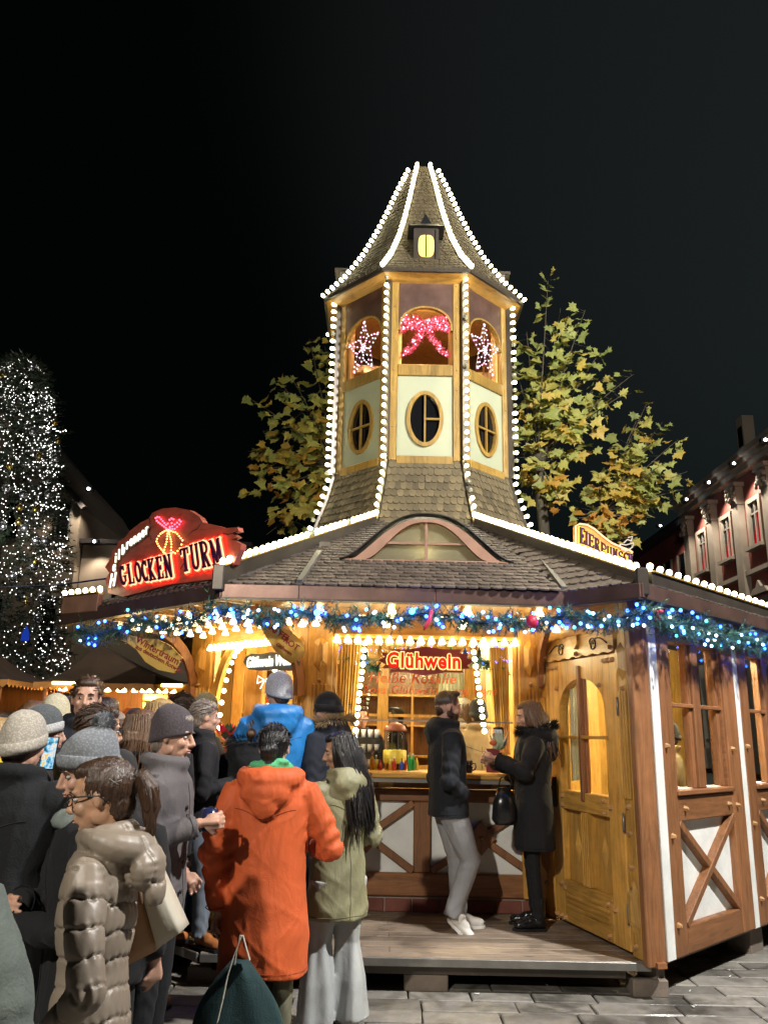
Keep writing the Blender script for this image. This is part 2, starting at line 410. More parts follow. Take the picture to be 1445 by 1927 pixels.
while y < 7.62:
    xr = 1.83 - (y - 6.03) * .255 + .02
    xl = -1.17 - max(0, (y - 6.25)) * 1.0
    j = random.uniform(-.0015, .0015)
    if k % 3 == 1: plank((xl, y), (.1, y), .138, .028, .22 + j); plank((.104, y), (xr, y), .138, .028, .22 + j)
    else: plank((xl, y), (xr, y), .138, .028, .22 + j)
    y += .1425; k += 1
while y < 9.6:
    xl = -1.17 - (y - 6.25) * 1.0; xr = -.62 - (y - 7.47)
    plank((xl, y), (xr + .1, y), .138, .028, .22); y += .1425
m = MB(); m.box((-1.17, 6.035, .165), (1.85, 6.056, .217), bev=.003); m.box((-1.17, 6.056, .165), (1.85, 6.1, .18)); m.build('steel_edge', M['steel'], deck)
m = MB(); m.beam((-1.19, 6.06, .19), (-4.2, 9.07, .19), .02, .055, bev=.003); m.build('steel_edge', M['steel'], deck)
m = MB(); m.box((-1.1, 6.12, .10), (1.7, 6.2, .163)); m.box((-1.6, 6.9, .10), (1.6, 7.0, .163)); m.box((-1.1, 6.12, .101), (-1.0, 7.4, .162)); m.build('joist', M['darkmetal'], deck)
for (x0, x1, y0, h) in ((.20, .50, 6.13, .10), (-1.28, -.98, 6.2, .1), (1.74, 1.98, 6.1, .1), (-2.3, -2.0, 7.3, .1)):
    m = MB(); m.box((x0, y0, -.01), (x1, y0 + .2, h + (.0 if h > .1 else 0)), bev=.008); m.build('support_block', M['block'], deck)

# ================================================================== mulled wine hut
hut = thing('market_hut', 'honey wood and half-timbered mulled wine hut with shingled roof and counter', 'hut', (.42, 9.7, 0))
def frame(P, ang):
    return Matrix.Translation((P[0], P[1], 0)) @ Matrix.Rotation(R(ang), 4, 'Z')
FW = frame((-.62, 7.47), 0)                    # front counter wall, x 0..2.07
LW = frame((-.62 - 1.38, 7.47 + 1.38), -45)    # left facet, x 0..1.95
DW = frame((1.45, 7.5), math.degrees(math.atan2(-1.47, .38)))   # door wall, x 0..1.52
RW = frame((1.95, 6.08), 45)                   # half timbered wall going away to the right
bulb_prof = [(.014, 0), (.019, .008), (.0245, .030), (.0245, .040), (.020, .050), (.011, .057), (.0, .059)]
mb = MB(); mb.lathe(bulb_prof, 10); ME_BULB = mb.mesh('bulb', M['bulb'])
mb = MB(); mb.lathe(bulb_prof, 10); ME_BULBOFF = mb.mesh('unlit_bulb', M['bulboff'])
cup_prof = [(.014, 0), (.018, .012), (.036, .05), (.037, .060), (.024, .066), (0, .068)]
mb = MB(); mb.lathe(cup_prof, 10); ME_CUP = mb.mesh('lamp_cup', M['bulb2'])
def facing(p, d):
    d = Vector(d).normalized(); q = Vector((0, 0, 1)).rotation_difference(d)
    return Matrix.Translation(p) @ q.to_matrix().to_4x4()
def bulb_row(parent, p0, p1, d, step=.105, off=.1, me=None, name='bulb', rr=random.Random(5)):
    p0, p1 = Vector(p0), Vector(p1); n = max(1, int((p1 - p0).length / step))
    for i in range(n + 1):
        p = p0.lerp(p1, i / n)
        o_ = me is None and rr.random() < off
        inst(name, (me or (ME_BULBOFF if o_ else ME_BULB)), parent, facing(p, Vector(d) + Vector((rr.uniform(-.06,.06), rr.uniform(-.06,.06), rr.uniform(-.06,.06)))))
def peg(mbd, T, x, z, y=-.0, r=.022, d=.03):
    """faceted wooden peg head"""
    vs = []
    for k in range(5):
        q = 2*math.pi*k/5 + x*7; vs.append((x + r*math.cos(q), y, z + r*math.sin(q)))
    for k in range(5):
        q = 2*math.pi*k/5 + x*7; vs.append((x + r*.5*math.cos(q), y - d, z + r*.5*math.sin(q)))
    mbd.add([T @ Vector(v) for v in vs], [(0,1,2,3,4)] + [(i, (i+1) % 5, 5+(i+1) % 5, 5+i) for i in range(5)] + [(9,8,7,6,5)])
def part(name, mat, T=None, parent=None): # tiny context: returns MB with finish
    m = MB(T); m._n, m._m, m._p = name, mat, parent; return m
def fin(m): return m.build(m._n, m._m, m._p or hut)
def fluted(T, x0, x1, z0, z1, y0=-.03, y1=.1, mat=None, boss=True, flutes=3):
    mt = mat or M['pine']
    m = MB(T); m.box((x0, y0, z0), (x1, y1, z1), bev=.008)
    w = x1 - x0
    o = m.build('post', mt, hut)
    f = MB(T); n = flutes + 1; ww = w * .62; xs = x0 + w * .19
    for i in range(n):
        a = xs + ww * i / n
        f.box((a + .006, y0 - .014, z0 + .95), (a + ww / n - .006, y0 - .001, z1 - .62), bev=.005)
    f.build('fluting', mt, o)
    if boss:
        b = MB(T); cx = (x0 + x1) / 2; hw = w * .27; za, zb = z1 - .52, z1 - .18
        P = [(cx - hw, za + .07), (cx, za), (cx + hw, za + .07), (cx + hw, zb - .07), (cx, zb), (cx - hw, zb - .07)]
        vs = [(p[0], y0 - .001, p[1]) for p in P] + [(cx + (p[0]-cx)*.35, y0 - .045, (za+zb)/2 + (p[1]-(za+zb)/2)*.6) for p in P]
        b.add(vs, [(0,1,2,3,4,5)[::-1]] + [(i, (i+1)%6, 6+(i+1)%6, 6+i) for i in range(6)] + [(6,7,8,9,10,11)])
        b.build('carved_boss', mt, o)
        p_ = MB(); peg(p_, T, cx, za - .07, y0); p_.build('wooden_peg', M['bolt'], o)
    return o

box_obj('corner_timber', (1.508, -.036, .20), (1.575, .08, 2.72), M['timber'], hut, DW, .008)
# ---- front wall below the counter
for i in range(9):
    m = MB(FW); m.box((.0 + i*.232, -.02 + random.uniform(-.002, .002), .225), (.0 + i*.232 + .222, .08, .326), bev=.004); m.build('brick', M['brick'], hut)
m = MB(FW); m.box((0, -.006, .222), (2.08, .08, .34)); m.build('brick_joints', M['mortar'], hut)
box_obj('sill_beam', (-.02, -.035, .342), (2.1, .1, .525), M['timberh'], hut, FW, .012)
m = MB(FW); m.box((0, .02, .52), (2.07, .1, 1.18)); m.build('plaster_panel', M['plaster'], hut)
box_obj('counter_rail', (0, -.03, 1.10), (2.08, .1, 1.20), M['timberh'], hut, FW, .01)
box_obj('counter_front', (0, .0, 1.21), (2.08, .1, 1.30), M['timberh'], hut, FW, .01)
for x in (.35, .62, 1.22, 1.60):
    box_obj('block_trim', (x, -.05, 1.215), (x+.13, -.001, 1.265), M['pineh'], hut, FW, .006)
for x0 in (-.02, .93, 1.94):
    box_obj('upright', (x0, -.022, .527), (x0 + .15, .1, 1.098), M['timber'], hut, FW, .01)
for xa, xb in ((.13, .93), (1.08, 1.94)):
    for (a, b, yy) in (((xa, .54), (xb, 1.09), -.014), ((xa, 1.09), (xb, .54), -.020)):
        m = MB(FW); m.beam((a[0], yy+.03, a[1]), (b[0], yy+.03, b[1]), .06, .085, up=(0, 1, 0), bev=.006)
        m.build('diagonal_brace', M['timber'], hut)
    cx, cz = (xa+xb)/2, .815
    m = MB(FW); m.prism([(cx-.12, cz), (cx, cz-.14), (cx+.12, cz), (cx, cz+.14)], -.045, .0); o = m.build('lozenge', M['timber'], hut)
    p_ = MB(); peg(p_, FW, cx, cz, -.045); p_.build('wooden_peg', M['bolt'], o)
# the counter tops (front and left facet)
m = MB(FW); m.box((-.04, -.30, 1.300), (2.07, .32, 1.352), bev=.012); ct = m.build('counter_top', M['pineh'], hut)
m = MB(FW); m.box((-.04, -.312, 1.270), (2.07, -.27, 1.299)); m.build('metal_strip', M['steel'], ct)
m = MB(LW); m.box((0, -.30, 1.300), (1.93, .32, 1.352), bev=.012); m.build('counter_top', M['pineh'], hut)
# left facet lower wall
m = MB(LW); m.box((0, .0, .22), (1.93, .1, 1.30)); m.build('plaster_panel', M['plaster'], hut)
for (x0, z0, x1, z1) in ((0, .24, 1.95, .5), (0, 1.08, 1.95, 1.28)):
    box_obj('rail', (x0, -.03, z0), (x1, -.001, z1), M['timberh'], hut, LW, .01)
for (a, b) in (((.1, .5), (.9, 1.08)), ((.9, .5), (.1, 1.08)), ((1.0, .5), (1.85, 1.08)), ((1.85, .5), (1.0, 1.08))):
    m = MB(LW); m.beam((a[0], -.016, a[1]), (b[0], -.016, b[1]), .028 if a[1] < b[1] else .03, .085, up=(0, 1, 0)); m.build('diagonal_brace', M['timber'], hut)
# ---- posts beside the openings
fluted(FW, -.04, .19, .342, 2.70)
fluted(FW, 1.86, 2.07, .342, 2.70, y0=-.045)
fluted(LW, -.02, .36, .24, 2.70)
fluted(LW, 1.72, 1.915, .24, 2.70)
# further facets behind on the left
BLW = frame((-2.0, 8.85 + 1.95), -90)
m = MB(BLW); m.box((0, 0, .22), (1.93, .08, 2.72)); m.build('back_wall', M['pine'], hut)
# ---- opening headers + frames
box_obj('header_board', (.192, -.02, 2.52), (1.858, .1, 2.70), M['pineh'], hut, FW, .008)
box_obj('header_board', (.362, -.02, 2.52), (1.718, .1, 2.70), M['pineh'], hut, LW, .008)
box_obj('trim', (.192, -.045, 2.50), (1.858, -.021, 2.535), M['pineh'], hut, FW, .004)
for T, xs in ((FW, (.195, 1.822)), (LW, (.362, 1.69))):
    for x in xs: box_obj('window_jamb', (x, .0, 1.353), (x + .03, .07, 2.50), M['pine'], hut, T, .004)
# glass pane in front opening, upper part, with painted red lines of writing
m = MB(FW); m.box((.23, .035, 1.78), (1.815, .041, 2.50)); gp = m.build('glass_pane', M['pane'], hut)
m = MB(FW); m.box((.23, .03, 1.770), (1.815, .046, 1.784)); m.build('glass_edge', M['steel'], gp)
# rows of lamp cups under headers
def cups(p0, p1, d=(0, 0, -1), step=.094): bulb_row(hut, p0, p1, d, step, 0, ME_CUP, 'lamp_cup')
cups(FW @ Vector((.22, -.06, 2.515)), FW @ Vector((1.83, -.06, 2.515)), step=.094)
cups(LW @ Vector((.38, -.06, 2.515)), LW @ Vector((1.70, -.06, 2.515)), step=.075)
# bulb chains hanging inside the glass
for xa, za, xb, zb in ((.47, 2.46, .40, 1.62), (1.46, 2.46, 1.56, 1.70)):
    bulb_row(hut, FW @ Vector((xa, .10, za)), FW @ Vector((xb, .10, zb)), (0, -1, 0), .062, 0)
# arc of bulbs in the left opening
pts = [LW @ Vector((.52 + .34*(1-math.cos(t)), .02, 1.55 + .92*math.sin(t))) for t in [i*math.pi/2/11 for i in range(12)]]
for a in range(11): inst('bulb', ME_BULB, hut, facing(pts[a], (0, -1, -.1)))
pts2 = [LW @ Vector((1.28 - .02*i, .12, 2.32 - .085*i)) for i in range(11)]
for p in pts2: inst('bulb', ME_BULB, hut, facing(p, (0, -1, 0)))
m = MB(); prevp = None
arc = [(LW @ Vector((.38 + .42*(1-math.cos(t)), .0, 1.36 + 1.14*math.sin(t)))) for t in [i*math.pi/2/10 for i in range(11)]]
for a, b in zip(arc, arc[1:]): m.beam(a, b, .05, .09, bev=.0)
m.build('arched_brace', M['pine'], hut)

# ---- soffit, rafters with lamp strips
E_ = [(-3.15, 8.04), (-1.21, 6.1), (-.63, 6.1), (1.39, 6.15), (1.83, 5.70), (5.2, 9.07)]
inner = [(-1.9, 8.75), (-.62, 7.44), (-.62, 7.44), (1.46, 7.44), (1.84, 6.02), (4.9, 9.03)]
m = MB()
for i in range(5):
    a, b, c, d = E_[i], E_[i+1], inner[i+1], inner[i]
    n0 = len(m.v); m.add([(a[0], a[1], 2.705), (b[0], b[1], 2.705), (c[0], c[1], 2.705), (d[0], d[1], 2.705)], [(0,1,2,3)] if c != d else [(0,1,2)])
m.build('soffit', M['pineh'], hut)
def rafter(p0, p1, n=6):
    p0, p1 = Vector(p0), Vector(p1)
    m = MB(); m.beam(p0, p1, .06, .05, bev=.004); o = m.build('rafter', M['pine'], hut)
    for i in range(n):
        p = p0.lerp(p1, (i + .5) / n) - Vector((0, 0, .027))
        link(bpy.data.objects.new('lamp_cup', ME_CUP), o, facing(p, (0, 0, -1)))
for x in (-.60, .04, .72, 1.36): rafter((x, 7.40, 2.67), (x + (x-.4)*-.12, 6.35, 2.67))
for t in (.35, .75, 1.15, 1.55, 1.95):
    P0 = LW @ Vector((t, -.06, 2.67)); P1 = LW @ Vector((t, -1.15, 2.67)); rafter(P0, P1, 7)
# curved brackets from posts out to the eave
def bracket(base, out, mat=None, z0=1.98, z1=2.66, reach=.62):
    b = Vector((base[0], base[1], 0)); o_ = Vector((out[0], out[1], 0)).normalized()
    m = MB(); P = []
    for i in range(9):
        t = i / 8 * math.pi / 2
        P.append(b + o_ * (reach * (1 - math.cos(t))) + Vector((0, 0, z0 + (z1 - z0) * math.sin(t))))
    for a, c in zip(P, P[1:]):
        side = o_.cross(Vector((0, 0, 1)))
        m.beam(a, c, .045, .10, up=side.cross(c - a), ends=(.005, .005))
    m.build('curved_bracket', mat or M['timber'], hut)
bracket((-.72, 7.41), (-.55, -.83)); bracket((1.42, 7.40), (0, -1), reach=.9, z0=2.1); bracket((-1.95, 8.74), (-.7, -.7))

# ---- interior: floor, back wall with windows, ceiling with bulbs, warm lamps
m = MB(); m.box((-1.9, 7.58, .2), (2.6, 11.6, .23)); m.build('hut_floor', M['deck'], hut)
BW = frame((-1.75, 9.9), 0)
posts = (0, .62, 1.02, 1.72, 2.42, 2.75, 3.45, 4.2)
for i, x in enumerate(posts):
    box_obj('inner_post', (x, -.04, .23), (x + .13, .06, 2.9), M['pine'], hut, BW, .008)
for x0, x1 in ((.13, .62), (1.15, 1.72), (1.85, 2.42), (2.88, 3.45)):
    wdw = MB(BW); wdw.box((x0, -.02, 1.25), (x1, .03, 1.31)); wdw.box((x0, -.02, 2.45), (x1, .03, 2.52)); wdw.box((x0, -.02, 1.85), (x1, .03, 1.88))
    wdw.box(((x0+x1)/2 - .014, -.015, 1.31), ((x0+x1)/2 + .014, .025, 1.85)); wdw.box(((x0+x1)/2 - .014, -.015, 1.88), ((x0+x1)/2 + .014, .025, 2.45))
    o = wdw.build('inner_window', M['pine'], hut)
    m = MB(BW); m.box((x0, .0, 1.31), (x1, .004, 1.85)); m.box((x0, .0, 1.88), (x1, .004, 2.45)); m.build('pane', M['pane'], o)
m = MB(BW); m.box((0, -.01, .23), (4.3, .05, 1.25)); m.build('inner_panelling', M['pine'], hut)
m = MB(BW); m.box((0, -.01, 2.52), (4.3, .05, 2.9)); m.build('inner_panelling', M['pineh'], hut)
M['curtain'] = plain('cream_curtain', (.60, .60, .42), .8, var=.1)
M['curtain2'] = plain('amber_curtain', (.62, .30, .06), .7, var=.2)
def curtain(T, x0, x1, z0, z1, y, mat, n=24, amp=.018, pull=0):
    m = MB(T); vs = []; fs = []
    for j in range(7):
        f = j / 6
        for i in range(n + 1):
            u = i / n; xx = x0 + (x1 - x0) * u * (1 - pull * (1 - f) ** 1.2 * .6) 
            vs.append((xx, y + amp * math.sin(u * n * 1.9) + .006 * math.sin(u * 9 + f * 5), z0 + (z1 - z0) * f))
    for j in range(6):
        for i in range(n): a = j*(n+1)+i; fs.append((a, a+1, a+n+2, a+n+1))
    m.add(vs, fs, True); return m.build('curtain', mat, hut)
curtain(BW, .76, 1.01, 1.3, 2.5, -.06, M['curtain']); curtain(BW, 2.44, 2.74, 1.3, 2.5, -.06, M['curtain']); curtain(BW, 3.47, 3.9, 1.3, 2.5, -.06, M['curtain'])
curtain(FW, .235, .44, 1.5, 2.5, .16, M['curtain2'], pull=.5); curtain(FW, 1.80, 1.62, 1.5, 2.5, .16, M['curtain2'], pull=.5)
curtain(LW, .75, 1.05, 1.36, 2.5, .14, M['curtain2'], pull=-.4); curtain(LW, 1.25, 1.5, 1.36, 2.3, .6, M['curtain2'])
m = MB(); m.box((-2.3, 7.6, 2.88), (3.4, 11.9, 2.92)); m.build('ceiling', M['pineh'], hut)
for x in (-1.0, -.2, .6, 1.4):
    p0 = Vector((x, 7.9, 2.86)); p1 = Vector((x, 9.7, 2.86)); m = MB(); m.beam(p0, p1, .07, .07); m.build('ceiling_beam', M['pine'], hut)
    for i in range(11): inst('lamp_cup', ME_CUP, hut, facing(p0.lerp(p1, i / 10) - Vector((0, 0, .035)), (0, 0, -1)))
def lamp(name, loc, power, col=(1, .78, .45), rad=.05, parent=None):
    ld = bpy.data.lights.new(name, 'POINT'); ld.energy = power; ld.color = col; ld.shadow_soft_size = rad
    return link(bpy.data.objects.new(name, ld), parent, Matrix.Translation(loc))
for x, y in ((-.9, 8.7), (.3, 8.6), (1.3, 8.6)):
    m = MB(Matrix.Translation((x, y, 0))); m.lathe([(.02, 2.86), (.02, 2.70), (.10, 2.62), (.11, 2.60), (.02, 2.66)], 12); o = m.build('pendant_lamp', M['copper'], hut)
    lamp('lamp_light', (x, y, 2.58), 56, parent=o)

# ================================================================== door wall
m = MB(DW); m.box((0, .02, .20), (1.60, .09, .235)); m.build('threshold', M['timberh'], hut)
o = MB(DW); o.box((-.02, -.03, .222), (.20, .10, 2.70), bev=.01); jl = o.build('door_post', M['pine'], hut)
o = MB(DW)
for i in range(3): o.box((.045 + i*.04, -.045, .9), (.070 + i*.04, -.031, 2.0), bev=.004)
o.build('fluting', M['pine'], jl)
o = MB(DW); o.box((1.375, -.03, .222), (1.505, .10, 2.72), bev=.01); jr = o.build('door_post', M['pine'], hut)
o = MB(DW)
for i in range(3): o.box((1.39 + i*.036, -.045, 1.25), (1.414 + i*.036, -.031, 2.0), bev=.004)
o.build('fluting', M['pine'], jr)
def boss(T, cx, za, zb, hw, y0, parent, mat, d=.045):
    P = [(cx - hw, za + .06), (cx, za), (cx + hw, za + .06), (cx + hw, zb - .06), (cx, zb), (cx - hw, zb - .06)]
    b = MB(T); vs = [(p[0], y0 - .001, p[1]) for p in P] + [(cx + (p[0]-cx)*.35, y0 - d, (za+zb)/2 + (p[1]-(za+zb)/2)*.6) for p in P]
    b.add(vs, [(0,1,2,3,4,5)[::-1]] + [(i, (i+1)%6, 6+(i+1)%6, 6+i) for i in range(6)] + [(6,7,8,9,10,11)])
    return b.build('carved_boss', mat, parent)
boss(DW, 1.44, 2.08, 2.36, .05, -.03, jr, M['pine']); boss(DW, 1.44, .36, .72, .05, -.03, jr, M['pine']); boss(DW, .10, 2.05, 2.30, .05, -.03, jl, M['pine']); boss(DW, .09, .55, .85, .05, -.03, jl, M['timber'])
for x, z in ((1.44, 2.02), (1.44, 1.2), (1.44, 1.02), (1.44, .80), (1.44, .30)): 
    p_ = MB(); peg(p_, DW, x, z, -.03); p_.build('wooden_peg', M['bolt'], jr)
for x, z in ((.10, 2.36), (.09, .92), (.09, .48)):
    p_ = MB(); peg(p_, DW, x, z, -.03); p_.build('wooden_peg', M['bolt'], jl)
# carved lintel with scrolls
o = MB(DW); pts = []
n = 26
top = [(.21 + 1.155 * i / n, 2.475 + .006 * math.sin(i * 2.1)) for i in range(n + 1)]; bot = [(.21 + 1.155 * i / n, 2.30 + .008 * math.sin(i * 1.7 + 1)) for i in range(n + 1)]
o.prism(bot + top[::-1], -.05, .09); lintel = o.build('carved_lintel', M['pineh'], hut)
for sx in (-1, 1):
    cx = .79 + sx * .27
    P = []
    for i in range(22):
        t = i / 21; a = 4.4 * math.pi * (1 - t) * .5; rr = .012 + .045 * (1 - t)
        P.append(DW @ Vector((cx + sx * rr * math.cos(a * 1.3), -.053, 2.375 + rr * math.sin(a * 1.3))))
    Q = [DW @ Vector((cx - sx * .05 + sx * t * .27, -.053, 2.385 + .045 * math.sin(t * 3.1) - t * .02)) for t in [i / 10 for i in range(11)]]
    o = MB(); o.tube(P, .0055, 5); o.tube(Q, .0055, 5); o.build('scroll_carving', M['black'], lintel)
o = MB(DW); o.prism([(.74, 2.44), (.79, 2.36), (.84, 2.40), (.84, 2.47), (.74, 2.47)], -.075, -.051); o.build('carved_shield', M['pineh'], lintel)
for x, z in ((.235, 2.34), (1.33, 2.44), (1.33, 2.33), (.79, 2.325)):
    p_ = MB(); peg(p_, DW, x, z, -.05); p_.build('wooden_peg', M['bolt'], lintel)
o = MB(DW); o.box((.21, -.01, 2.49), (1.37, .09, 2.71)); o.build('gable_board', M['pineh'], hut)
# door leaf
door = MB(DW); door.box((.225, .02, .25), (1.355, .055, 1.22)); dleaf = door.build('door', M['pine'], hut)
dp = lambda name, a, b, mat=M['pine'], bev=.006: box_obj(name, a, b, mat, dleaf, DW, bev)
dp('stile', (.225, -.03, .245), (.40, .06, 2.288)); dp('stile', (1.15, -.03, .245), (1.357, .06, 2.288))
archx = lambda t: (.775 - .373 * math.cos(t), 1.88 + .25 * math.sin(t))
ap = [archx(math.pi * i / 16) for i in range(17)]
o = MB(DW); o.prism([(.401, 2.286)] + ap + [(1.149, 2.286)], -.028, .05); o.build('arched_head', M['pine'], dleaf)
dp('lock_rail', (.401, -.035, 1.10), (1.149, .06, 1.245), M['pineh']); dp('bottom_rail', (.401, -.035, .25), (1.149, .06, .56), M['pineh'])
for z in (.36, .40, .44): dp('groove_slat', (.45, -.045, z), (1.10, -.036, z + .022), M['pineh'], .003)
dp('centre_stile', (.735, -.045, .561), (.835, .03, 1.098))
for i in range(3): dp('reed', (.745 + i*.03, -.053, .57), (.763 + i*.03, -.046, 1.09), M['pine'], .003)
for cx in (.565, .99):
    o = MB(DW); o.add([(cx-.055, .018, .83), (cx, .018, .70), (cx+.055, .018, .83), (cx, .018, .97), (cx, -.012, .835)], [(0,1,4),(1,2,4),(2,3,4),(3,0,4),(3,2,1,0)]); o.build('diamond_boss', M['pine'], dleaf)
dp('mullion', (.755, -.05, 1.18), (.80, -.01, 2.23), M['timber']); dp('mullion_face', (.745, -.012, 1.246), (.81, .02, 2.12), M['timber'])
dp('glazing_bar', (.36, -.055, 1.655), (.74, .01, 1.68), M['pineh'], .003); dp('glazing_bar', (.815, -.055, 1.655), (1.19, .01, 1.68), M['pineh'], .003)
o = MB(DW); o.box((.40, .03, 1.25), (1.15, .034, 2.14)); o.build('pane', M['pane'], dleaf)
for x, z in ((.25, 2.24), (.31, 2.24), (.38, 2.24), (1.19, 2.24), (1.25, 2.24), (1.32, 2.24), (.38, 2.06), (1.10, 2.06), (.43, 1.20), (.43, 1.13), (1.10, 1.21), (1.19, 1.17), (1.10, 1.12), (.36, .52), (.42, .50), (1.10, .50), (1.19, .48), (1.10, .29), (.34, .28), (.42, .28), (.26, .28)):
    p_ = MB(); peg(p_, DW, x, z, -.03); p_.build('wooden_peg', M['bolt'], dleaf)
o = MB(DW); o.box((.255, -.045, 1.10), (.30, -.031, 1.34)); o.tube([(.278, -.045, 1.26), (.278, -.09, 1.26), (.36, -.095, 1.255)], .010, 8); o.build('door_handle', M['black'], dleaf)
for z in (1.83, 1.02, .42):
    o = MB(DW); o.tube([(1.366, -.04, z), (1.366, -.04, z + .13)], .010, 8); o.build('hinge', M['steel'], dleaf)
# ================================================================== right half-timbered wing
o = MB(); cp = [(1.822, 6.02), (1.835, 5.985), (1.915, 6.0), (1.955, 6.045), (1.95, 6.15), (1.86, 6.12)]
o.loft([[Vector((p[0], p[1], z)) for p in cp] for z in (.20, 2.72)], smooth=False); o.build('corner_post', M['timber'], hut)
o = MB(RW); o.box((.02, .03, .215), (4.55, .12, 1.31)); o.box((.02, .03, 2.44), (4.55, .12, 2.72)); o.build('plaster_wall', M['plaster'], hut)
o = MB(RW); o.box((.0, .035, .18), (4.5, .14, .214)); o.box((.0, .06, .02), (.12, .2, .18)); o.box((1.6, .06, -.01), (1.85, .25, .18)); o.box((3.4, .06, -.01), (3.6, .25, .18)); o.build('base_supports', M['block'], hut)
for b in range(3):
    x = b * 1.48
    box_obj('white_strip', (x + .02, -.024, .216), (x + .136, .10, 2.72), M['plaster'], hut, RW)
    for a, c in ((.137, .325), (1.285, 1.515)):
        q = box_obj('timber_post', (x + a, -.03, .216), (x + c, .12, 2.72), M['timber'], hut, RW, .008)
        for z in (1.62, 1.0, .42) if a < 1 else (1.6, 1.16):
            p_ = MB(); peg(p_, RW, x + (a + c) / 2 - .05, z, -.03); p_.build('wooden_peg', M['bolt'], q)
    box_obj('bottom_beam', (x + .327, -.026, .216), (x + 1.283, .12, .395), M['timberh'], hut, RW, .008)
    q = box_obj('breast_rail', (x + .327, -.026, 1.085), (x + 1.283, .12, 1.265), M['timberh'], hut, RW, .01)
    for xx in (x + .42, x + 1.2):
        p_ = MB(); peg(p_, RW, xx, 1.175, -.026); p_.build('wooden_peg', M['bolt'], q)
    for (a, c, yy) in (((x + .33, .40), (x + 1.28, 1.08), -.012), ((x + .33, 1.08), (x + 1.28, .40), -.006)):
        o = MB(RW); o.beam((a[0], yy + .02, a[1]), (c[0], yy + .02, c[1]), .055, .085, up=(0, 1, 0), bev=.005); o.build('diagonal_brace', M['timber'], hut)
    w = MB(RW); w.box((x + .327, -.02, 2.40), (x + 1.283, .1, 2.46)); w.box((x + .30, -.05, 1.268), (x + 1.30, .1, 1.305), bev=.006)
    w.box((x + .327, -.01, 1.306), (x + .36, .1, 2.40)); w.box((x + 1.25, -.01, 1.306), (x + 1.283, .1, 2.40))
    wf = w.build('window', M['timberh'], hut)
    for cx in (.80,):
        box_obj('mullion', (x + cx - .06, -.012, 1.306), (x + cx + .06, .09, 2.40), M['timber'], wf, RW, .006)
    for a, c in ((.361, .739), (.861, 1.249)):
        for bar in ((a, 1.307, a + .05, 2.398), (c - .05, 1.307, c, 2.398)):
            box_obj('sash', (x + bar[0], .01, bar[1]), (x + bar[2], .07, bar[3]), M['timber'], wf, RW, .004)
        box_obj('glazing_bar', (x + a + .0, -.012, 1.905), (x + c, .03, 1.935), M['timber'], wf, RW, .004)
        o = MB(RW); o.box((x + a + .05, .035, 1.307), (x + c - .05, .039, 2.40)); o.build('pane', M['pane'], wf)
box_obj('blue_lit_header', (.0, -.02, 2.50), (4.5, .02, 2.70), M['plaster'], hut, RW)
# wing inside: back wall, curtain, lamp
IW = frame((1.66, 7.9), 45)
o = MB(IW); o.box((0.1, .9, .23), (4.6, .98, 2.88)); o.build('wing_back_wall', M['pine'], hut)
o = MB(RW); o.box((.2, .13, .20), (4.5, 1.6, .22)); o.build('wing_floor', M['deck'], hut)
curtain(RW, .40, .66, 1.32, 2.42, .9, M['curtain']); 
for x, y in ((2.6, 7.5), (4.0, 8.95)):
    m = MB(Matrix.Translation((x, y, 0))); m.lathe([(.02, 2.86), (.02, 2.76), (.09, 2.70), (.10, 2.68), (.02, 2.73)], 12); o = m.build('pendant_lamp', M['copper'], hut)
    lamp('lamp_light', (x, y, 2.64), 210, parent=o)
o = MB(); p0 = RW @ Vector((.3, .55, 2.72)); p1 = RW @ Vector((1.6, .55, 2.72)); o.beam(p0, p1, .06, .06); o.build('ceiling_beam', M['pine'], hut)
for yy in (.4, .7, 1.0):
    for i in range(7): inst('lamp_cup', ME_CUP, hut, facing(RW @ Vector((.38 + i*.16, yy, 2.60)), (0, 0, -1)))

# rear room seen through the inner windows: lit wooden wall, shelves with bottles and glasses
o = MB(); o.box((-1.9, 11.75, .2), (3.2, 11.85, 2.88)); o.build('rear_wall', M['timber'], hut)
for z in (1.35, 1.75, 2.15):
    o = MB(); o.box((-1.2, 11.45, z), (2.6, 11.74, z + .025)); o.build('rear_shelf', M['pineh'], hut)
m = MB(Matrix.Translation((.4, 10.9, 0))); m.lathe([(.02, 2.86), (.02, 2.70), (.10, 2.62), (.11, 2.60), (.02, 2.66)], 12); o = m.build('pendant_lamp', M['copper'], hut)  # unseen pendant, added to brighten the rear wall behind the inner windows
lamp('lamp_light', (.4, 10.9, 2.58), 60, parent=o)
for x in (-.6, .1, .8, 1.5):
    for z in (2.78,):
        for i in range(4): inst('lamp_cup', ME_CUP, hut, facing((x + i*.17, 10.4, z), (0, 0, -1)))
# ================================================================== roof
ZE = 2.72
TB = 3.80; RB = 1.38; TC = Vector((.44, 9.64, 0))
def tcorner(k, Rr, z):  # k = corner angle in degrees, 0 = towards the viewer
    a = R(k); return Vector((TC.x + Rr * math.sin(a), TC.y - Rr * math.cos(a), z))
TL, TR = tcorner(-22.5, RB, TB), tcorner(22.5, RB, TB)
TLL, TRR = tcorner(-67.5, RB, TB), tcorner(67.5, RB, TB)
A, B, C, D = Vector((-1.21, 6.1, ZE)), Vector((-.63, 6.1, ZE)), Vector((1.39, 6.15, ZE)), Vector((1.83, 5.70, ZE))
LE, RE = Vector((-3.15, 8.04, ZE)), Vector((5.2, 9.07, ZE))
m = MB()
K2 = D.lerp(TR, .5); K2.z -= .05
m.add([A, B, C, TR, TL], [(0, 1, 2, 3, 4)])
m.add([C, D, TR], [(0, 1, 2)])
m.add([A, TL, TLL, LE], [(0, 1, 2, 3)])
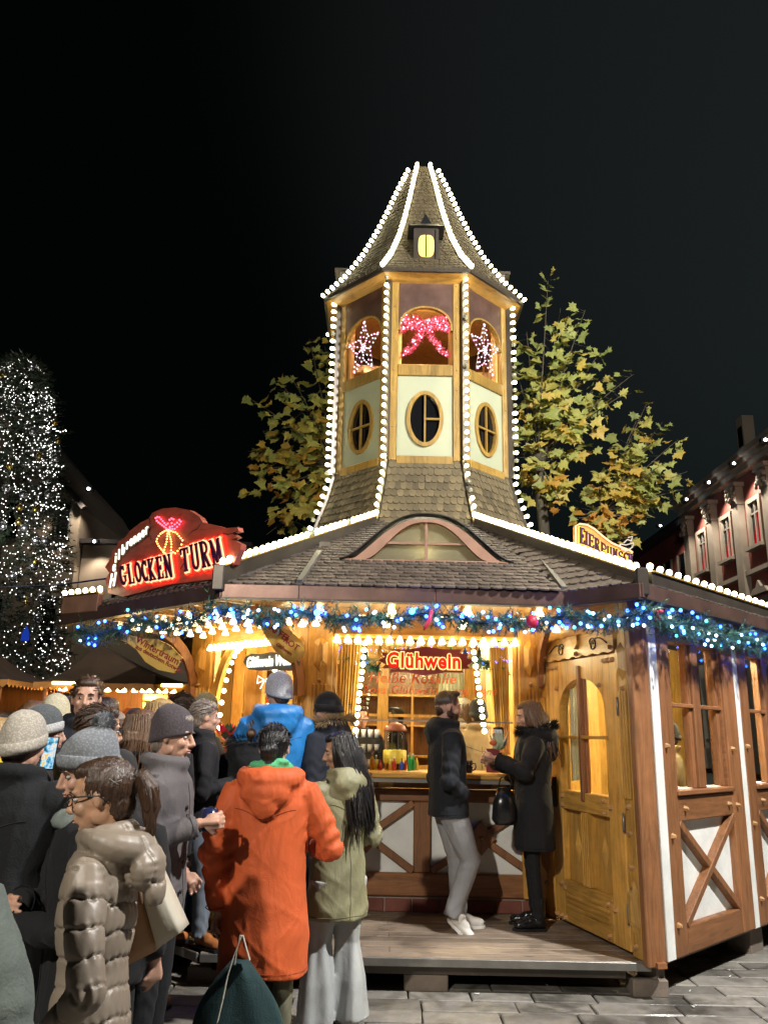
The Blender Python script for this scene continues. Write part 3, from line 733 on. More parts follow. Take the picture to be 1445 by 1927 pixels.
m.add([D, RE, TRR, TR], [(0, 1, 2, 3)])
BL, BR = Vector((-3.5, 13, ZE)), Vector((4.6, 13, ZE))
m.add([LE, TLL, tcorner(-112.5, RB, TB), tcorner(180, RB, TB), tcorner(112.5, RB, TB), TRR, RE, BR, BL], [(0,1,8),(1,2,8),(2,3,8),(3,7,8),(3,4,7),(4,5,7),(5,6,7)])
roof = m.build('roof', M['slate'], hut)
# shingles
def shingle_mesh(w, h, t, mat, rnd=.35, seed=0):
    r = random.Random(seed); m = MB()
    P = [(-w/2, h), (-w/2, -h*.30), (-w*.30, -h*.48), (w*.0, -h*.52), (w*.30, -h*.48), (w/2, -h*.30), (w/2, h)]
    P = [(p[0] + r.uniform(-.02, .02) * w, p[1] + r.uniform(-.03, .03) * h) for p in P]
    n = len(P); vs = [(p[0], p[1], t) for p in P] + [(p[0], p[1], 0) for p in P]
    fs = [tuple(range(n))] + [(i, i+n, (i+1) % n + n, (i+1) % n) for i in range(n)]
    m.add(vs, [f[::-1] for f in fs]); return m.mesh('shingle', mat)
def inside(p, poly):
    c = False; n = len(poly)
    for i in range(n):
        a, b = poly[i], poly[(i+1) % n]
        if (a[1] > p[1]) != (b[1] > p[1]) and p[0] < (b[0]-a[0]) * (p[1]-a[1]) / (b[1]-a[1]) + a[0]: c = not c
    return c
def shingle_plane(poly, udir, w, exp, mes, parent, cap, stuff_name, hole=None, tilt=.10, flip=False, skip=0.0):
    """cover a planar polygon; lowest rows become objects until cap"""
    O = poly[0]; u = Vector(udir).normalized()
    nrm = (poly[1] - poly[0]).cross(poly[-1] - poly[0]).normalized()
    if nrm.z < 0: nrm = -nrm
    s = nrm.cross(u).normalized()
    if s.z < 0: s = -s
    if u.cross(s).dot(nrm) < 0: u = -u
    P2 = [((p - O).dot(u), (p - O).dot(s)) for p in poly]
    x0, x1 = min(p[0] for p in P2), max(p[0] for p in P2); y0, y1 = min(p[1] for p in P2), max(p[1] for p in P2)
    rr = random.Random(2); cnt = 0; st = MB()
    yy = y0 + exp * .45; row = 0
    while yy < y1:
        xx = x0 + (.5 * w if row % 2 else 0) + rr.uniform(0, .2) * w
        while xx < x1:
            if inside((xx, yy), P2) and not (hole and hole(O + u * xx + s * yy)):
                base = O + u * xx + s * (yy + exp*.1)
                # tilt so the tail lies on the course below
                s2 = (s + nrm * tilt * -1).normalized(); n2 = u.cross(s2)
                jr = rr.uniform(-.03, .03); u2 = (u + s2 * jr).normalized(); s3 = n2.cross(u2)
                T = Matrix((u2, s3, n2)).transposed().to_4x4(); T.translation = base + nrm * (.012 + rr.uniform(0, .005))
                me = rr.choice(mes)
                if cnt < cap: inst('shingle', me, parent, T); cnt += 1
                else: st.add([T @ v.co for v in me.vertices], [tuple(p.vertices) for p in me.polygons])
            xx += w * (1.02 + rr.uniform(-.04, .06))
        yy += exp; row += 1
    if st.v: o = st.build(stuff_name, mes[0].materials[0], parent); o['kind'] = 'stuff'
    return cnt
sm = [shingle_mesh(.086, .12, .012, M['slate'], seed=i) for i in range(5)]
def eyebrow_hole(p): 
    return 6.86 < p.y < 8.2 and abs(p.x - .37) < .73 * max(0.15, (1 - (p.y - 6.86) / 1.7))
shingle_plane([A, B, C, TR, TL], (1, 0, 0), .086, .098, sm, roof, 285, 'upper_shingles', eyebrow_hole)
shingle_plane([C, D, TR], (C - D), .086, .098, sm, roof, 0, 'side_shingles')
shingle_plane([A, TL, TLL, LE], (LE - A), .086, .098, sm, roof, 0, 'left_shingles')
shingle_plane([D, RE, TRR, TR], (RE - D), .086, .098, sm, roof, 0, 'right_shingles')
# crease strips
def strip(p0, p1, name='valley_strip'):
    o = MB(); o.beam(Vector(p0) + Vector((0, 0, .045)), Vector(p1) + Vector((0, 0, .045)), .045, .03); o.build(name, M['steel'], roof)
strip(B, (-.56, 7.0, 3.15)); strip(C, (1.36, 7.0, 3.17))
# fascias
def fascia(p, q, z0=2.63, z1=2.735, t=.03, mat=None, ex=0):
    a, b = Vector((p[0], p[1], (z0+z1)/2)), Vector((q[0], q[1], (z0+z1)/2))
    o = MB(); o.beam(a, b, t, z1 - z0, bev=.004, ends=(ex, ex)); f = o.build('fascia', mat or M['copper'], hut)
    o = MB(); o.beam(a - Vector((0, 0, (z1-z0)/2 + .008)), b - Vector((0, 0, (z1-z0)/2 + .008)), t + .05, .012); o.build('drip_edge', M['darkmetal'], f)
fascia(A, B); fascia(B, Vector((.40, 6.12, 0))); fascia(Vector((.404, 6.12, 0)), C); fascia(C, D); fascia(D, RE); fascia(A, LE)
# ridge boards carrying the rows of bulbs
def ridge_board(p, q, h=.15, t=.05, bulbs=True, step=.088, drop=0, name='ridge_board', d=None, off=.03, mat=None):
    p, q = Vector(p), Vector(q)
    o = MB(); o.beam(p, q, t, h, bev=.006); b = o.build(name, mat or M['darkmetal'], hut)
    o = MB(); up = Vector((0, 0, h/2 + .006)); o.beam(p + up, q + up, t + .03, .012); o.build('lamp_rail', M['goldwood'], b)
    if bulbs:
        side = (q - p).cross(Vector((0, 0, 1))).normalized()
        if side.y > 0: side = -side
        bulb_row(b, p + up + side * .0 + Vector((0, 0, .005)), q + up + Vector((0, 0, .005)), d or (side * .35 + Vector((0, 0, 1))), step, off)
    return b
up = Vector((0, 0, .10))
ridge_board(A + Vector((-.02, .0, .065)), TL + Vector((0, -.02, -.03)) + Vector((0,0,.03)), h=.17)
ridge_board(D + Vector((.0, .05, .02)), TR + Vector((0, -.02, -.03)) + Vector((0,0,.03)), h=.17)
# parapet boards above the side eaves
ridge_board(D + Vector((.12, .16, .045)), RE + Vector((.0, .1, .045)), h=.16, step=.15, off=0)
ridge_board(A + Vector((-1.40, 1.40, .06)), Vector((-3.15, 8.05, ZE + .10)), h=.17, step=.15, off=0, mat=M['redwood'] if 'redwood' in M else M['bronze'])
# end caps of the ridge boards
for p in (A + Vector((-.03, -.02, .06)), D + Vector((.02, .03, .03))):
    o = MB(); o.box((p.x - .045, p.y - .03, p.z - .10), (p.x + .045, p.y + .01, p.z + .10), bev=.01); o.build('board_end', M['darkmetal'], hut)
# small clear lamp housings on the ridge boards
for P in (Vector((-.53, 7.28, 3.28)), Vector((1.32, 7.25, 3.28))):
    o = MB(); o.prism([(-.07, -.08), (.07, -.08), (.05, .06), (-.05, .06)], -.04, .03, Matrix.Translation(P)); o.build('bracket_plate', M['darkmetal'], hut)

# ---- eyebrow dormer
def ogee(n=24, w=.715, h=.40):
    P = []
    for i in range(n + 1):
        t = -1 + 2 * i / n
        z = h * (0.5 + 0.5 * math.cos(math.pi * abs(t) ** 1.25)) ** .85
        P.append((t * w, z))
    return P
DX = .37; DY = 6.86; DZ = 3.065
outer = ogee(); inn = ogee(24, .52, .335)
eb = MB(); T0 = Matrix.Translation((DX, DY, DZ))
inn2 = [(p[0], p[1] * 1.0 + .035) for p in inn]
eb.ringprism(outer, inn2, -.05, .03, T0)
eyebrow = eb.build('eyebrow_dormer', M['bronze'], hut)
o = MB(T0); o.box((-.70, -.055, -.045), (.70, .03, .035), bev=.006); o.build('dormer_sill', M['bronze'], eyebrow)
M['frost'] = None
def lit_glass():
    m, nt, b = nodes('frosted_lit_glass')
    b.inputs['Base Color'].default_value = (.30, .28, .20, 1); b.inputs['Roughness'].default_value = .35
    n = noise(nt, coords(nt), 70, 3); bump(nt, b, n, .7, .01)
    tr = nt.nodes.new('ShaderNodeBsdfTranslucent'); tr.inputs[0].default_value = (.82, .74, .52, 1)
    mx = nt.nodes.new('ShaderNodeMixShader'); mx.inputs[0].default_value = .7
    nt.links.new(b.outputs[0], mx.inputs[1]); nt.links.new(tr.outputs[0], mx.inputs[2]); nt.links.new(mx.outputs[0], nt.nodes['Material Output'].inputs[0]); return m
M['frost'] = lit_glass()
o = MB(T0); o.prism([(p[0]*1.02, p[1]) for p in inn2], .0, .008); o.build('dormer_pane', M['frost'], eyebrow)
o = MB(T0); o.box((-.012, -.035, .0), (.012, -.002, .37)); o.box((-.42, -.030, .175), (.42, -.004, .195)); o.build('glazing_bar', M['bronze'], eyebrow)
# swept roof behind
vs = []; fs = []
oo = [(p[0]*1.04, p[1] + .02) for p in ogee(24, .715, .412)]
for j, (yy, k, zz) in enumerate(((-.062, 1, 0), (.25, .96, .0), (.8, .75, .05), (1.15, .45, .0))):
    base = (yy * .478)
    for p in oo:
        z = max(p[1] * (1 - j * .12) + .01, base * 1.0 - .02) if j else p[1] + .01
        vs.append((p[0] * (1 if j < 2 else k), yy, z))
for j in range(3):
    for i in range(24): a = j * 25 + i; fs.append((a, a + 1, a + 26, a + 25))
o = MB(T0); o.add(vs, fs, True); o.build('dormer_roof', M['darkmetal'], eyebrow)
o = MB(T0); P3 = [T0 @ Vector((p[0], -.062, p[1] + .01)) for p in oo]; o.T = None; o.tube(P3, .007, 6); o.build('dormer_edge', M['black'], eyebrow)
o = MB(); o.ball((DX + .0, DY + .10, DZ + .09), .028); lb = o.build('lamp_bulb', glow('dormer_bulb', (.95, 1, .85), 160), eyebrow)
lamp('dormer_light', (DX, DY + .22, DZ + .14), 7.0, (.95, 1, .8), .02, eyebrow)
o = MB(); o.box((DX - .5, DY + .42, DZ - .0), (DX + .5, DY + .44, DZ + .30)); o.build('dormer_back', M['cream'], eyebrow)

# ================================================================== bell tower
tower = thing('bell_tower', 'octagonal wooden bell tower outlined in white bulbs on the hut roof', 'tower', (TC.x, TC.y, 3.8))
flare = [(1.38, 3.80), (1.30, 4.03), (1.22, 4.25), (1.165, 4.45), (1.125, 4.62)]
spire = [(1.345, 6.885), (1.08, 7.20), (.83, 7.60), (.64, 8.0), (.49, 8.36), (.345, 8.75), (.20, 9.10)]
CORN = [-22.5 + 45 * i for i in range(8)]
def skin(profile, name, mat):
    m = MB(); vs = []; fs = []
    for Rr, z in profile: vs += [tcorner(k, Rr, z) for k in CORN]
    for j in range(len(profile) - 1):
        for i in range(8): fs.append((j*8+i, j*8+(i+1)%8, (j+1)*8+(i+1)%8, (j+1)*8+i))
    m.add(vs, fs); return m.build(name, mat, tower)
sf = skin([(r_ - .03, z) for r_, z in flare], 'flared_base', M['shingle'])
sr = skin([(r_ - .03, z) for r_, z in spire] + [(.01, 9.12)], 'spire', M['shingle'])
def profile_shingles(profile, w, exp, parent, cap, sname, faces, hole=None):
    mes = [shingle_mesh(w, exp * 1.22, .010, M['shingle'], seed=20 + i) for i in range(5)]
    Z = [Vector((r_, z)) for r_, z in profile]
    segs = [(Z[i], Z[i+1], (Z[i+1] - Z[i]).length) for i in range(len(Z)-1)]
    total = sum(s_[2] for s_ in segs); rr = random.Random(9); cnt = 0; st = MB()
    d = exp * .5; row = 0
    items = []
    while d < total - exp * .3:
        x = d
        for a, b, L in segs:
            if x <= L: break
            x -= L
        t = min(1, x / L); Rr, z = a.lerp(b, t); dr = (b - a).normalized()
        for k in faces:
            ap = Rr * math.cos(R(22.5)); half = Rr * math.sin(R(22.5)) - .035
            nrm2 = Vector((math.sin(R(k)), -math.cos(R(k)), 0)); u = Vector((math.cos(R(k)), math.sin(R(k)), 0))
            s = (nrm2 * dr[0] * math.cos(R(22.5)) + Vector((0, 0, dr[1]))).normalized(); n_ = u.cross(s)
            cnum = max(1, int(round(2 * half / w)))
            for i in range(cnum + (row % 2)):
                xx = -half + (i + (.5 if row % 2 == 0 else 0)) * (2 * half / cnum) + rr.uniform(-.004, .004)
                if abs(xx) > half + .012: continue
                p = TC + nrm2 * (ap - .012) + u * xx; p.z = z
                if hole and hole(k, xx, z): continue
                s2 = (s - n_ * .10).normalized(); n2 = u.cross(s2)
                T = Matrix((u, s2, n2)).transposed().to_4x4(); T.translation = p + n_ * (.0 + rr.uniform(0, .005))
                items.append((k, T, rr.randrange(5)))
        d += exp; row += 1
    for k, T, mi in items:
        if cnt < cap and abs(k) < 60: inst('shingle', mes[mi], parent, T); cnt += 1
        else: st.add([T @ v.co for v in mes[mi].vertices], [tuple(p.vertices) for p in mes[mi].polygons])
    if st.v: o = st.build(sname, M['shingle'], parent); o['kind'] = 'stuff'
profile_shingles(flare, .068, .094, sf, 270, 'side_shingles', (0, -45, 45, -90, 90, 135, 180, -135))
profile_shingles(spire, .058, .080, sr, 0, 'spire_shingles', (0, -45, 45, -90, 90, 135, 180, -135), hole=lambda k, x, z: k == 0 and abs(x) < .13 and 7.1 < z < 7.6)
# corner boards + bulbs, posts, panels
def corner_board(profile, k, w=.05, name='hip_board', bulb=True, inset=0, step=.1, off=.05):
    pts = [tcorner(k, r_ + (-.035 if profile is spire else -.015 if profile is flare else .01), z) for r_, z in profile]
    rad = Vector((math.sin(R(k)), -math.cos(R(k)), 0)); tan = Vector((math.cos(R(k)), math.sin(R(k)), 0))
    m = MB()
    for a, b in zip(pts, pts[1:]): m.beam(a, b, w, .07, up=tan.cross(b - a), ends=(.004, .004))
    o = m.build(name, M['darkmetal'], tower)
    if bulb:
        Ls = [(b - a).length for a, b in zip(pts, pts[1:])]; tot = sum(Ls); n = int(tot / step)
        rr = random.Random(int(k * 7) + 400 + len(profile))
        for i in range(n + 1):
            x = tot * i / n
            for (a, b, L) in zip(pts, pts[1:], Ls):
                if x <= L + 1e-6: break
                x -= L
            p = a.lerp(b, min(1, x / L)); t_ = (b - a).normalized(); out = (rad - t_ * rad.dot(t_)).normalized()
            me = ME_BULBOFF if rr.random() < off else ME_BULB
            link(bpy.data.objects.new('bulb' if me is ME_BULB else 'unlit_bulb', me), o, facing(p + out * .038, out))
    return o
for k in CORN:
    vis = abs(((k + 180) % 360) - 180) < 115
    corner_board(flare, k, bulb=vis, step=.098, off=.16); corner_board(spire, k, .045, bulb=vis, step=.088, off=.0)
    rad = Vector((math.sin(R(k)), -math.cos(R(k)), 0))
    corner_board([(1.135, 4.62), (1.135, 6.84)], k, .06, 'corner_post', bulb=vis, step=.098, off=.11)
rb_ = MB()
for k in CORN:
    if abs(((k + 180) % 360) - 180) < 115: continue
    for prof in (flare, spire, [(1.135, 4.62), (1.135, 6.84)]):
        pts = [tcorner(k, a + .05, z) for a, z in prof]; rad = Vector((math.sin(R(k)), -math.cos(R(k)), 0))
        for a, b in zip(pts, pts[1:]):
            n = max(1, int((b - a).length / .1))
            for i in range(n): T_ = facing(a.lerp(b, i / n), rad); rb_.add([T_ @ v.co for v in ME_BULB.vertices], [tuple(p.vertices) for p in ME_BULB.polygons], True)
o = rb_.build('rear_bulbs', M['bulb'], tower); o['kind'] = 'stuff'
def face(k, ap): # frame of a tower face: x right, y inward, z up
    c = TC + Vector((math.sin(R(k)), -math.cos(R(k)), 0)) * ap
    return Matrix.Translation((c.x, c.y, 0)) @ Matrix.Rotation(R(k), 4, 'Z')
M['innerwood'] = wood('orange_inner_wood', (.66, .36, .11), .45)
hw = 1.125 * math.sin(R(22.5)) - .028
for k in range(-180, 180, 45):
    T = face(k, 1.125 * math.cos(R(22.5)))
    tb = lambda n, a, b, mat, bev=.006, parent=tower: box_obj(n, a, b, mat, parent, T, bev)
    tb('edge_post', (-hw, -.012, 4.60), (-hw + .085, .06, 6.86), M['goldwood']); tb('edge_post', (hw - .085, -.012, 4.60), (hw, .06, 6.86), M['goldwood'])
    tb('lower_rail', (-hw + .087, -.016, 4.56), (hw - .087, .06, 4.655), M['goldwood']); tb('middle_rail', (-hw + .087, -.014, 5.63), (hw - .087, .06, 5.765), M['goldwood'])
    x = hw - .088
    # panel with oval window
    n = 32; oc = [(.155 * 1.45 * .83 * math.cos(2*math.pi*i/n + math.pi/n*0), 5.105 + .315 * math.sin(2*math.pi*i/n)) for i in range(n)]
    ox, oz = .19, .315
    oc = [(ox * math.cos(2*math.pi*i/n), 5.105 + oz * math.sin(2*math.pi*i/n)) for i in range(n)]
    def rectpt(a):
        c, s_ = math.cos(a), math.sin(a); t = min(x / abs(c) if abs(c) > 1e-6 else 9, (.525 if s_ < 0 else .525) / abs(s_) if abs(s_) > 1e-6 else 9)
        return (c * t, 5.145 + s_ * t * .925 )
    angs = [2*math.pi*i/n for i in range(n)]
    rc = []
    for i, a in enumerate(angs):
        # put rectangle corners exactly
        rc.append(rectpt(a))
    def snap(p):
        best = min(range(n), key=lambda i: (rc[i][0]-p[0])**2 + (rc[i][1]-p[1])**2); rc[best] = p
    for sx in (-1, 1):
        for z in (4.657, 5.628): snap((sx * x, z))
    pm = MB(T); pm.ringprism(rc, oc, .012, .035); pn = pm.build('cream_panel', M['cream'], tower)
    fr_o = [(p[0] * 1.10, 5.105 + (p[1]-5.105) * 1.065) for p in oc]; fr_i = [(p[0] * .88, 5.105 + (p[1]-5.105) * .92) for p in oc]
    wm = MB(T); wm.ringprism(fr_o, fr_i, -.014, .03); ow = wm.build('oval_window', M['goldwood'], tower)
    wm = MB(T); wm.prism([(p[0]*.9, 5.105 + (p[1]-5.105)*.93) for p in oc], .03, .034); wm.build('dark_pane', M['darkpane'], ow)
    wm = MB(T); wm.box((-.010, -.006, 4.80), (.010, .02, 5.41)); wm.box((.011 if k == 0 else -.17, -.008, 5.09), (.17, .018, 5.112)); wm.build('glazing_bar', M['goldwood'], ow)
    # arched opening
    n = 14; arch = [(-x * math.cos(math.pi*i/n), 6.22 + .30 * math.sin(math.pi*i/n) ** .8) for i in range(n + 1)]
    am = MB(T); am.prism([(-x, 6.86), (-x, 6.22)] + arch[1:-1] + [(x, 6.22), (x, 6.86)], .0, .04); am.build('arch_board', M['copper'], tower)
    am = MB(T)
    for a_, b_ in zip(arch, arch[1:]): am.beam((a_[0]*.97, .02, a_[1]-.012), (b_[0]*.97, .02, b_[1]-.012), .05, .022, up=(0, 1, 0) if False else (0, 0, 1))
    am.build('arch_trim', M['goldwood'], tower)
    tb('inner_jamb', (-x, .061, 5.77), (-x + .04, .12, 6.5), M['innerwood'], 0); tb('inner_jamb', (x - .04, .061, 5.77), (x, .12, 6.5), M['innerwood'], 0)
    tb('inner_sill', (-x, .061, 5.70), (x, .22, 5.80), M['innerwood'], 0)
    pg = MB()
    for sx in (-1, 1):
        for z in (4.61, 5.0, 5.45, 5.70, 6.1, 6.5, 6.78): peg(pg, T, sx * (hw - .04), z, -.012, .010, .012)
    pg.build('bolt_heads', M['bolt'], tower)
    # soffit + eave board
    sp = MB(); e1, e2 = tcorner(k - 22.5, 1.33, 6.87), tcorner(k + 22.5, 1.33, 6.87); w1, w2 = tcorner(k - 22.5, 1.08, 6.80), tcorner(k + 22.5, 1.08, 6.80)
    sp.add([w1, w2, e2, e1], [(0, 1, 2, 3)]); sp.build('eave_soffit', M['pineh'], tower)
    sp = MB(); sp.beam(e1 + Vector((0, 0, .01)), e2 + Vector((0, 0, .01)), .03, .05); sp.build('eave_board', M['darkmetal'], tower)
# inner floor, cross beams, lamp inside the belfry
fl = MB(); fl.loft([[tcorner(k, 1.04, z) for k in CORN] for z in (5.60, 5.66)], smooth=False); fl.build('belfry_floor', M['innerwood'], tower)
fl = MB(); fl.loft([[tcorner(k, 1.04, z) for k in CORN] for z in (6.70, 6.74)], smooth=False); fl.build('belfry_ceiling', M['innerwood'], tower)
for a, b in (((-.6, 9.2, 5.98), (1.4, 10.1, 6.30)), ((1.45, 9.3, 5.95), (-.5, 10.1, 6.28))):
    fl = MB(); fl.beam(a, b, .08, .11, bev=.01); fl.build('cross_beam', M['innerwood'], tower)
lamp('belfry_light', (TC.x, TC.y - .88, 6.65), 16, (1, .80, .50), .06, tower)
# dormer lantern on the spire, front
def lantern(k, big=True):
    T = face(k, 1.02)
    L = MB(T); L.box((-.135, .0, 7.10), (.135, .5, 7.58)); ln = L.build('lantern_dormer', M['darkmetal'], tower)
    L = MB(T); L.add([(-.22,-.06,7.58),(.22,-.06,7.58),(.22,.5,7.58),(-.22,.5,7.58),(-.07,.08,7.70),(.07,.08,7.70),(.07,.4,7.70),(-.07,.4,7.70),(0,.2,7.93)],
        [(3,2,1,0),(0,1,5,4),(1,2,6,5),(2,3,7,6),(3,0,4,7),(4,5,8),(5,6,8),(6,7,8),(7,4,8)]); L.build('lantern_roof', M['black'], ln)
    L = MB(T); L.box((-.15,-.02,7.08),(.15,.0,7.14)); L.box((-.15,-.02,7.14),(-.115,.0,7.56)); L.box((.115,-.02,7.14),(.15,.0,7.56)); L.build('lantern_frame', M['darkmetal'], ln)
    op = [(.095 * math.copysign(abs(math.cos(a))**.6, math.cos(a)), 7.33 + .15 * math.copysign(abs(math.sin(a))**.6, math.sin(a))) for a in [2*math.pi*i/24 for i in range(24)]]
    L = MB(T); L.prism(op, -.014, -.004); L.build('lit_pane', M['amber'], ln)
    L = MB(T); L.box((-.008, -.022, 7.18), (.008, -.0145, 7.48)); L.build('lantern_bar', M['black'], ln)
def amber():
    m, nt, b = nodes('lit_amber_glass')
    b.inputs['Base Color'].default_value = (.5, .3, .08, 1); b.inputs['Emission Color'].default_value = (1, .62, .16, 1); b.inputs['Emission Strength'].default_value = 1.1; b.inputs['Roughness'].default_value = .3
    return m
M['amber'] = amber()
lantern(0)
for k in (-90, 90):
    T = face(k, 1.02); L = MB(T)
    L.prism([(-.13, 7.08), (.13, 7.08), (.13, 7.40), (.16, 7.52), (-.16, 7.52), (-.13, 7.40)], -.06, .45); L.box((-.17, -.13, 7.50), (.17, .5, 7.54)); L.build('side_dormer', M['darkmetal'], tower)
cap = MB(); cap.loft([[tcorner(k, r_, z) for k in CORN] for r_, z in ((.19, 9.08), (.12, 9.10))], smooth=False); cap.build('spire_cap', M['darkmetal'], tower)
# ================================================================== pine garlands under the eaves
def needles_mat(name, c):
    m, nt, b = nodes(name)
    n = noise(nt, coords(nt), 30, 2); col = ramp(nt, n, [(.3, sc(c, .5)), (.7, sc(c, 1.5))])
    nt.links.new(col, b.inputs['Base Color']); b.inputs['Roughness'].default_value = .4; return m
M['needle'] = needles_mat('pine_needles', (.05, .13, .09))
M['xneedle'] = needles_mat('fir_needles', (.03, .045, .022))
M['blueled'] = glow('blue_fairy_light', (.012, .085, 1.0), 40)
M['whiteled'] = glow('cold_fairy_light', (.30, .58, 1.0), 12)
M['redbow'] = plain('red_ribbon', (.55, .02, .06), .45)
def twig(m, p, d, L=.12, n=26, nl=.045, w=.0045, r=random):
    d = d.normalized(); a = d.orthogonal().normalized(); b = d.cross(a)
    for i in range(n):
        t = i / n; q = r.uniform(0, 6.283)
        o = (a * math.cos(q) + b * math.sin(q)); base = p + d * (L * t)
        tip = base + (o * r.uniform(.7, 1) + d * .7).normalized() * nl * r.uniform(.7, 1.15)
        s = d.cross(o) * w
        m.v += [tuple(base + s), tuple(base - s), tuple(tip)]; k = len(m.v); m.f.append((k-3, k-2, k-1)); m.sm.append(False)
led = MB(); led.ball((0, 0, 0), .0125, 6, 4); ME_LED = led.mesh('fairy_light', M['blueled'])
led = MB(); led.ball((0, 0, 0), .012, 6, 4); ME_LEDW = led.mesh('fairy_light', M['whiteled'])
led = MB(); led.ball((0, 0, 0), .024, 8, 6); ME_LEDB = led.mesh('fairy_light', M['blueled'])
def garland(label, pts, dens=46, leds=24, rad=.10, seed=1, group='pine garlands with blue lights under the eaves', ledm=None, sag=.05):
    r = random.Random(seed); pts = [Vector(p) for p in pts]
    g = thing('pine_garland', label, 'garland', pts[0], 0, group)
    m = MB(); wire = MB(); path = []
    for a, b in zip(pts, pts[1:]):
        L = (b - a).length; n = max(2, int(L / .02))
        for i in range(n):
            p = a.lerp(b, i / n); p = p + Vector((0, 0, -sag * abs(math.sin(i * .02 * 3.4)) + .012 * math.sin(i * .3))); path.append(p)
    path.append(pts[-1])
    for i, p in enumerate(path[:-1]):
        t = (path[i+1] - p).normalized()
        for k in range(max(1, int(dens * .075 + r.random()))):
            o = Vector((r.uniform(-1, 1), r.uniform(-1, 1), r.uniform(-1.1, .7))).normalized()
            twig(m, p, o + t * r.uniform(-.5, .5), r.uniform(.7, 1.35) * rad, 20, .046, .0036, r)
    wire.tube(path[::4] + [path[-1]], .008, 5); wire.build('wire', M['black'], g)
    o = m.build('needles', M['needle'], g); o['kind'] = 'stuff'
    n = int(len(path) * .02 * leds)
    for i in range(n):
        p = path[min(len(path) - 1, int(len(path) * (i + r.random()) / n))]
        q = p + Vector((r.uniform(-1, 1), -abs(r.uniform(.2, 1)), r.uniform(-1, .8))) * rad * .95
        me = ledm or (ME_LEDW if r.random() < .42 else ME_LED)
        inst('fairy_light', me, g, Matrix.Translation(q))
    return g
zg = 2.535
garland('pine garland with blue lights along the left eave below the red lettered sign', [(-2.75, 7.42, zg-.03), (-2.0, 6.75, zg), (-1.24, 6.08, zg)], 44, 12, seed=2, rad=.115, sag=.07)
gf = garland('long pine garland with blue lights under the front eave below the rounded dormer', [(-1.22, 6.05, zg), (-.63, 6.05, zg), (.40, 6.07, zg - .005), (1.39, 6.10, zg)], 56, 28, seed=3)
inst('fairy_light', ME_LEDB, gf, Matrix.Translation(at(597, 1153, 5.98))); inst('fairy_light', ME_LEDB, gf, Matrix.Translation(at(775, 1150, 6.0)))
garland('short pine garland with blue lights above the wooden door', [(1.39, 6.10, zg), (1.83, 5.66, zg + .01)], 55, 32, seed=4)
garland('pine garland with blue lights along the half-timbered wall on the right', [(1.84, 5.66, zg), (2.35, 6.2, zg - .01), (5.1, 8.95, zg)], 46, 18, seed=5, rad=.115)
garland('sparse unlit pine garland inside the counter window on the left', [FW @ Vector((.26, .2, 2.36)), FW @ Vector((.62, .2, 2.30))], 50, 0, .06, 6, 'green garlands inside the window')
garland('sparse unlit pine garland inside the counter window on the right', [FW @ Vector((1.48, .2, 2.33)), FW @ Vector((1.80, .2, 2.30))], 50, 0, .06, 7, 'green garlands inside the window')
def ribbon(name, label, cat, p, s=.05):
    m = MB(Matrix.Translation(p))
    m.ball((0, 0, 0), (s*.28, s*.2, s*.28), 8, 6)
    for sx in (-1, 1):
        m.ball((sx*s*.55, 0, s*.15), (s*.5, s*.16, s*.3), 10, 6); m.beam((0, 0, 0), (sx*s*.35, -s*.1, -s*1.3), s*.1, s*.35, up=(0, 1, 0))
    tag(m.build(name, M['redbow']), label, cat)
m = MB(); m.tube([at(812, 1150, 6.0), at(808, 1165, 5.98), at(800, 1180, 5.98), at(797, 1186, 5.98)], [.012, .016, .014, .006], 8); tag(m.build('candy_ornament', M['redbow']), 'curved red ornament dangling from the front garland below the dormer', 'ornament')
m = MB(); m.ball(at(1001, 1170, 5.99), (.045, .045, .05)); tag(m.build('bauble', M['redbow']), 'red bauble hanging in the front garland near the door', 'bauble')
ribbon('red_bow', 'small red bow on the garland at the corner above the door', 'bow', at(1236, 1152, 5.75), .045)
ribbon('red_bow', 'small red bow on the left garland above the bottle shaped sign', 'bow', at(227, 1188, 7.0), .06)

# ================================================================== signs
def onf(px, py, T, y=0.0):
    """pixel to (x, z) on the plane of frame T at depth y"""
    Ti = T.inverted(); o = Ti @ Vector((0, 0, CAM_H)); d = Ti.to_3x3() @ ray(px, py)
    t = (y - o.y) / d.y; p = o + d * t; return (p.x, p.z)
def text(name, body, T, x, z, size, mat, parent, y=0.0, off=0.0, ext=.002, rot=0.0, shear=0.0, sx=1.0, align='CENTER', spacing=1.0):
    cu = bpy.data.curves.new(name, 'FONT'); cu.body = body; cu.size = size; cu.offset = off; cu.extrude = ext; cu.shear = shear
    cu.align_x = align; cu.align_y = 'CENTER'; cu.space_character = spacing; cu.resolution_u = 3
    ob = bpy.data.objects.new(name, cu); me = evalmesh(ob)
    bpy.data.objects.remove(ob); bpy.data.curves.remove(cu)
    Mt = T @ Matrix.Translation((x, y, z)) @ Matrix.Rotation(R(rot), 4, 'Y') @ Matrix.Rotation(R(90), 4, 'X') @ Matrix.Diagonal((sx, 1, 1, 1))
    me.transform(Mt); me.materials.clear(); me.materials.append(mat)
    par = Matrix.Translation(WM[parent.name].translation); me.transform(par.inverted())
    return link(bpy.data.objects.new(name, me), parent, par)
def arc(cx, cy, rx, ry, a0, a1, n=9): return [(cx + rx*math.cos(R(a0+(a1-a0)*i/n)), cy + ry*math.sin(R(a0+(a1-a0)*i/n))) for i in range(n+1)]
TH, TN = .15, .07
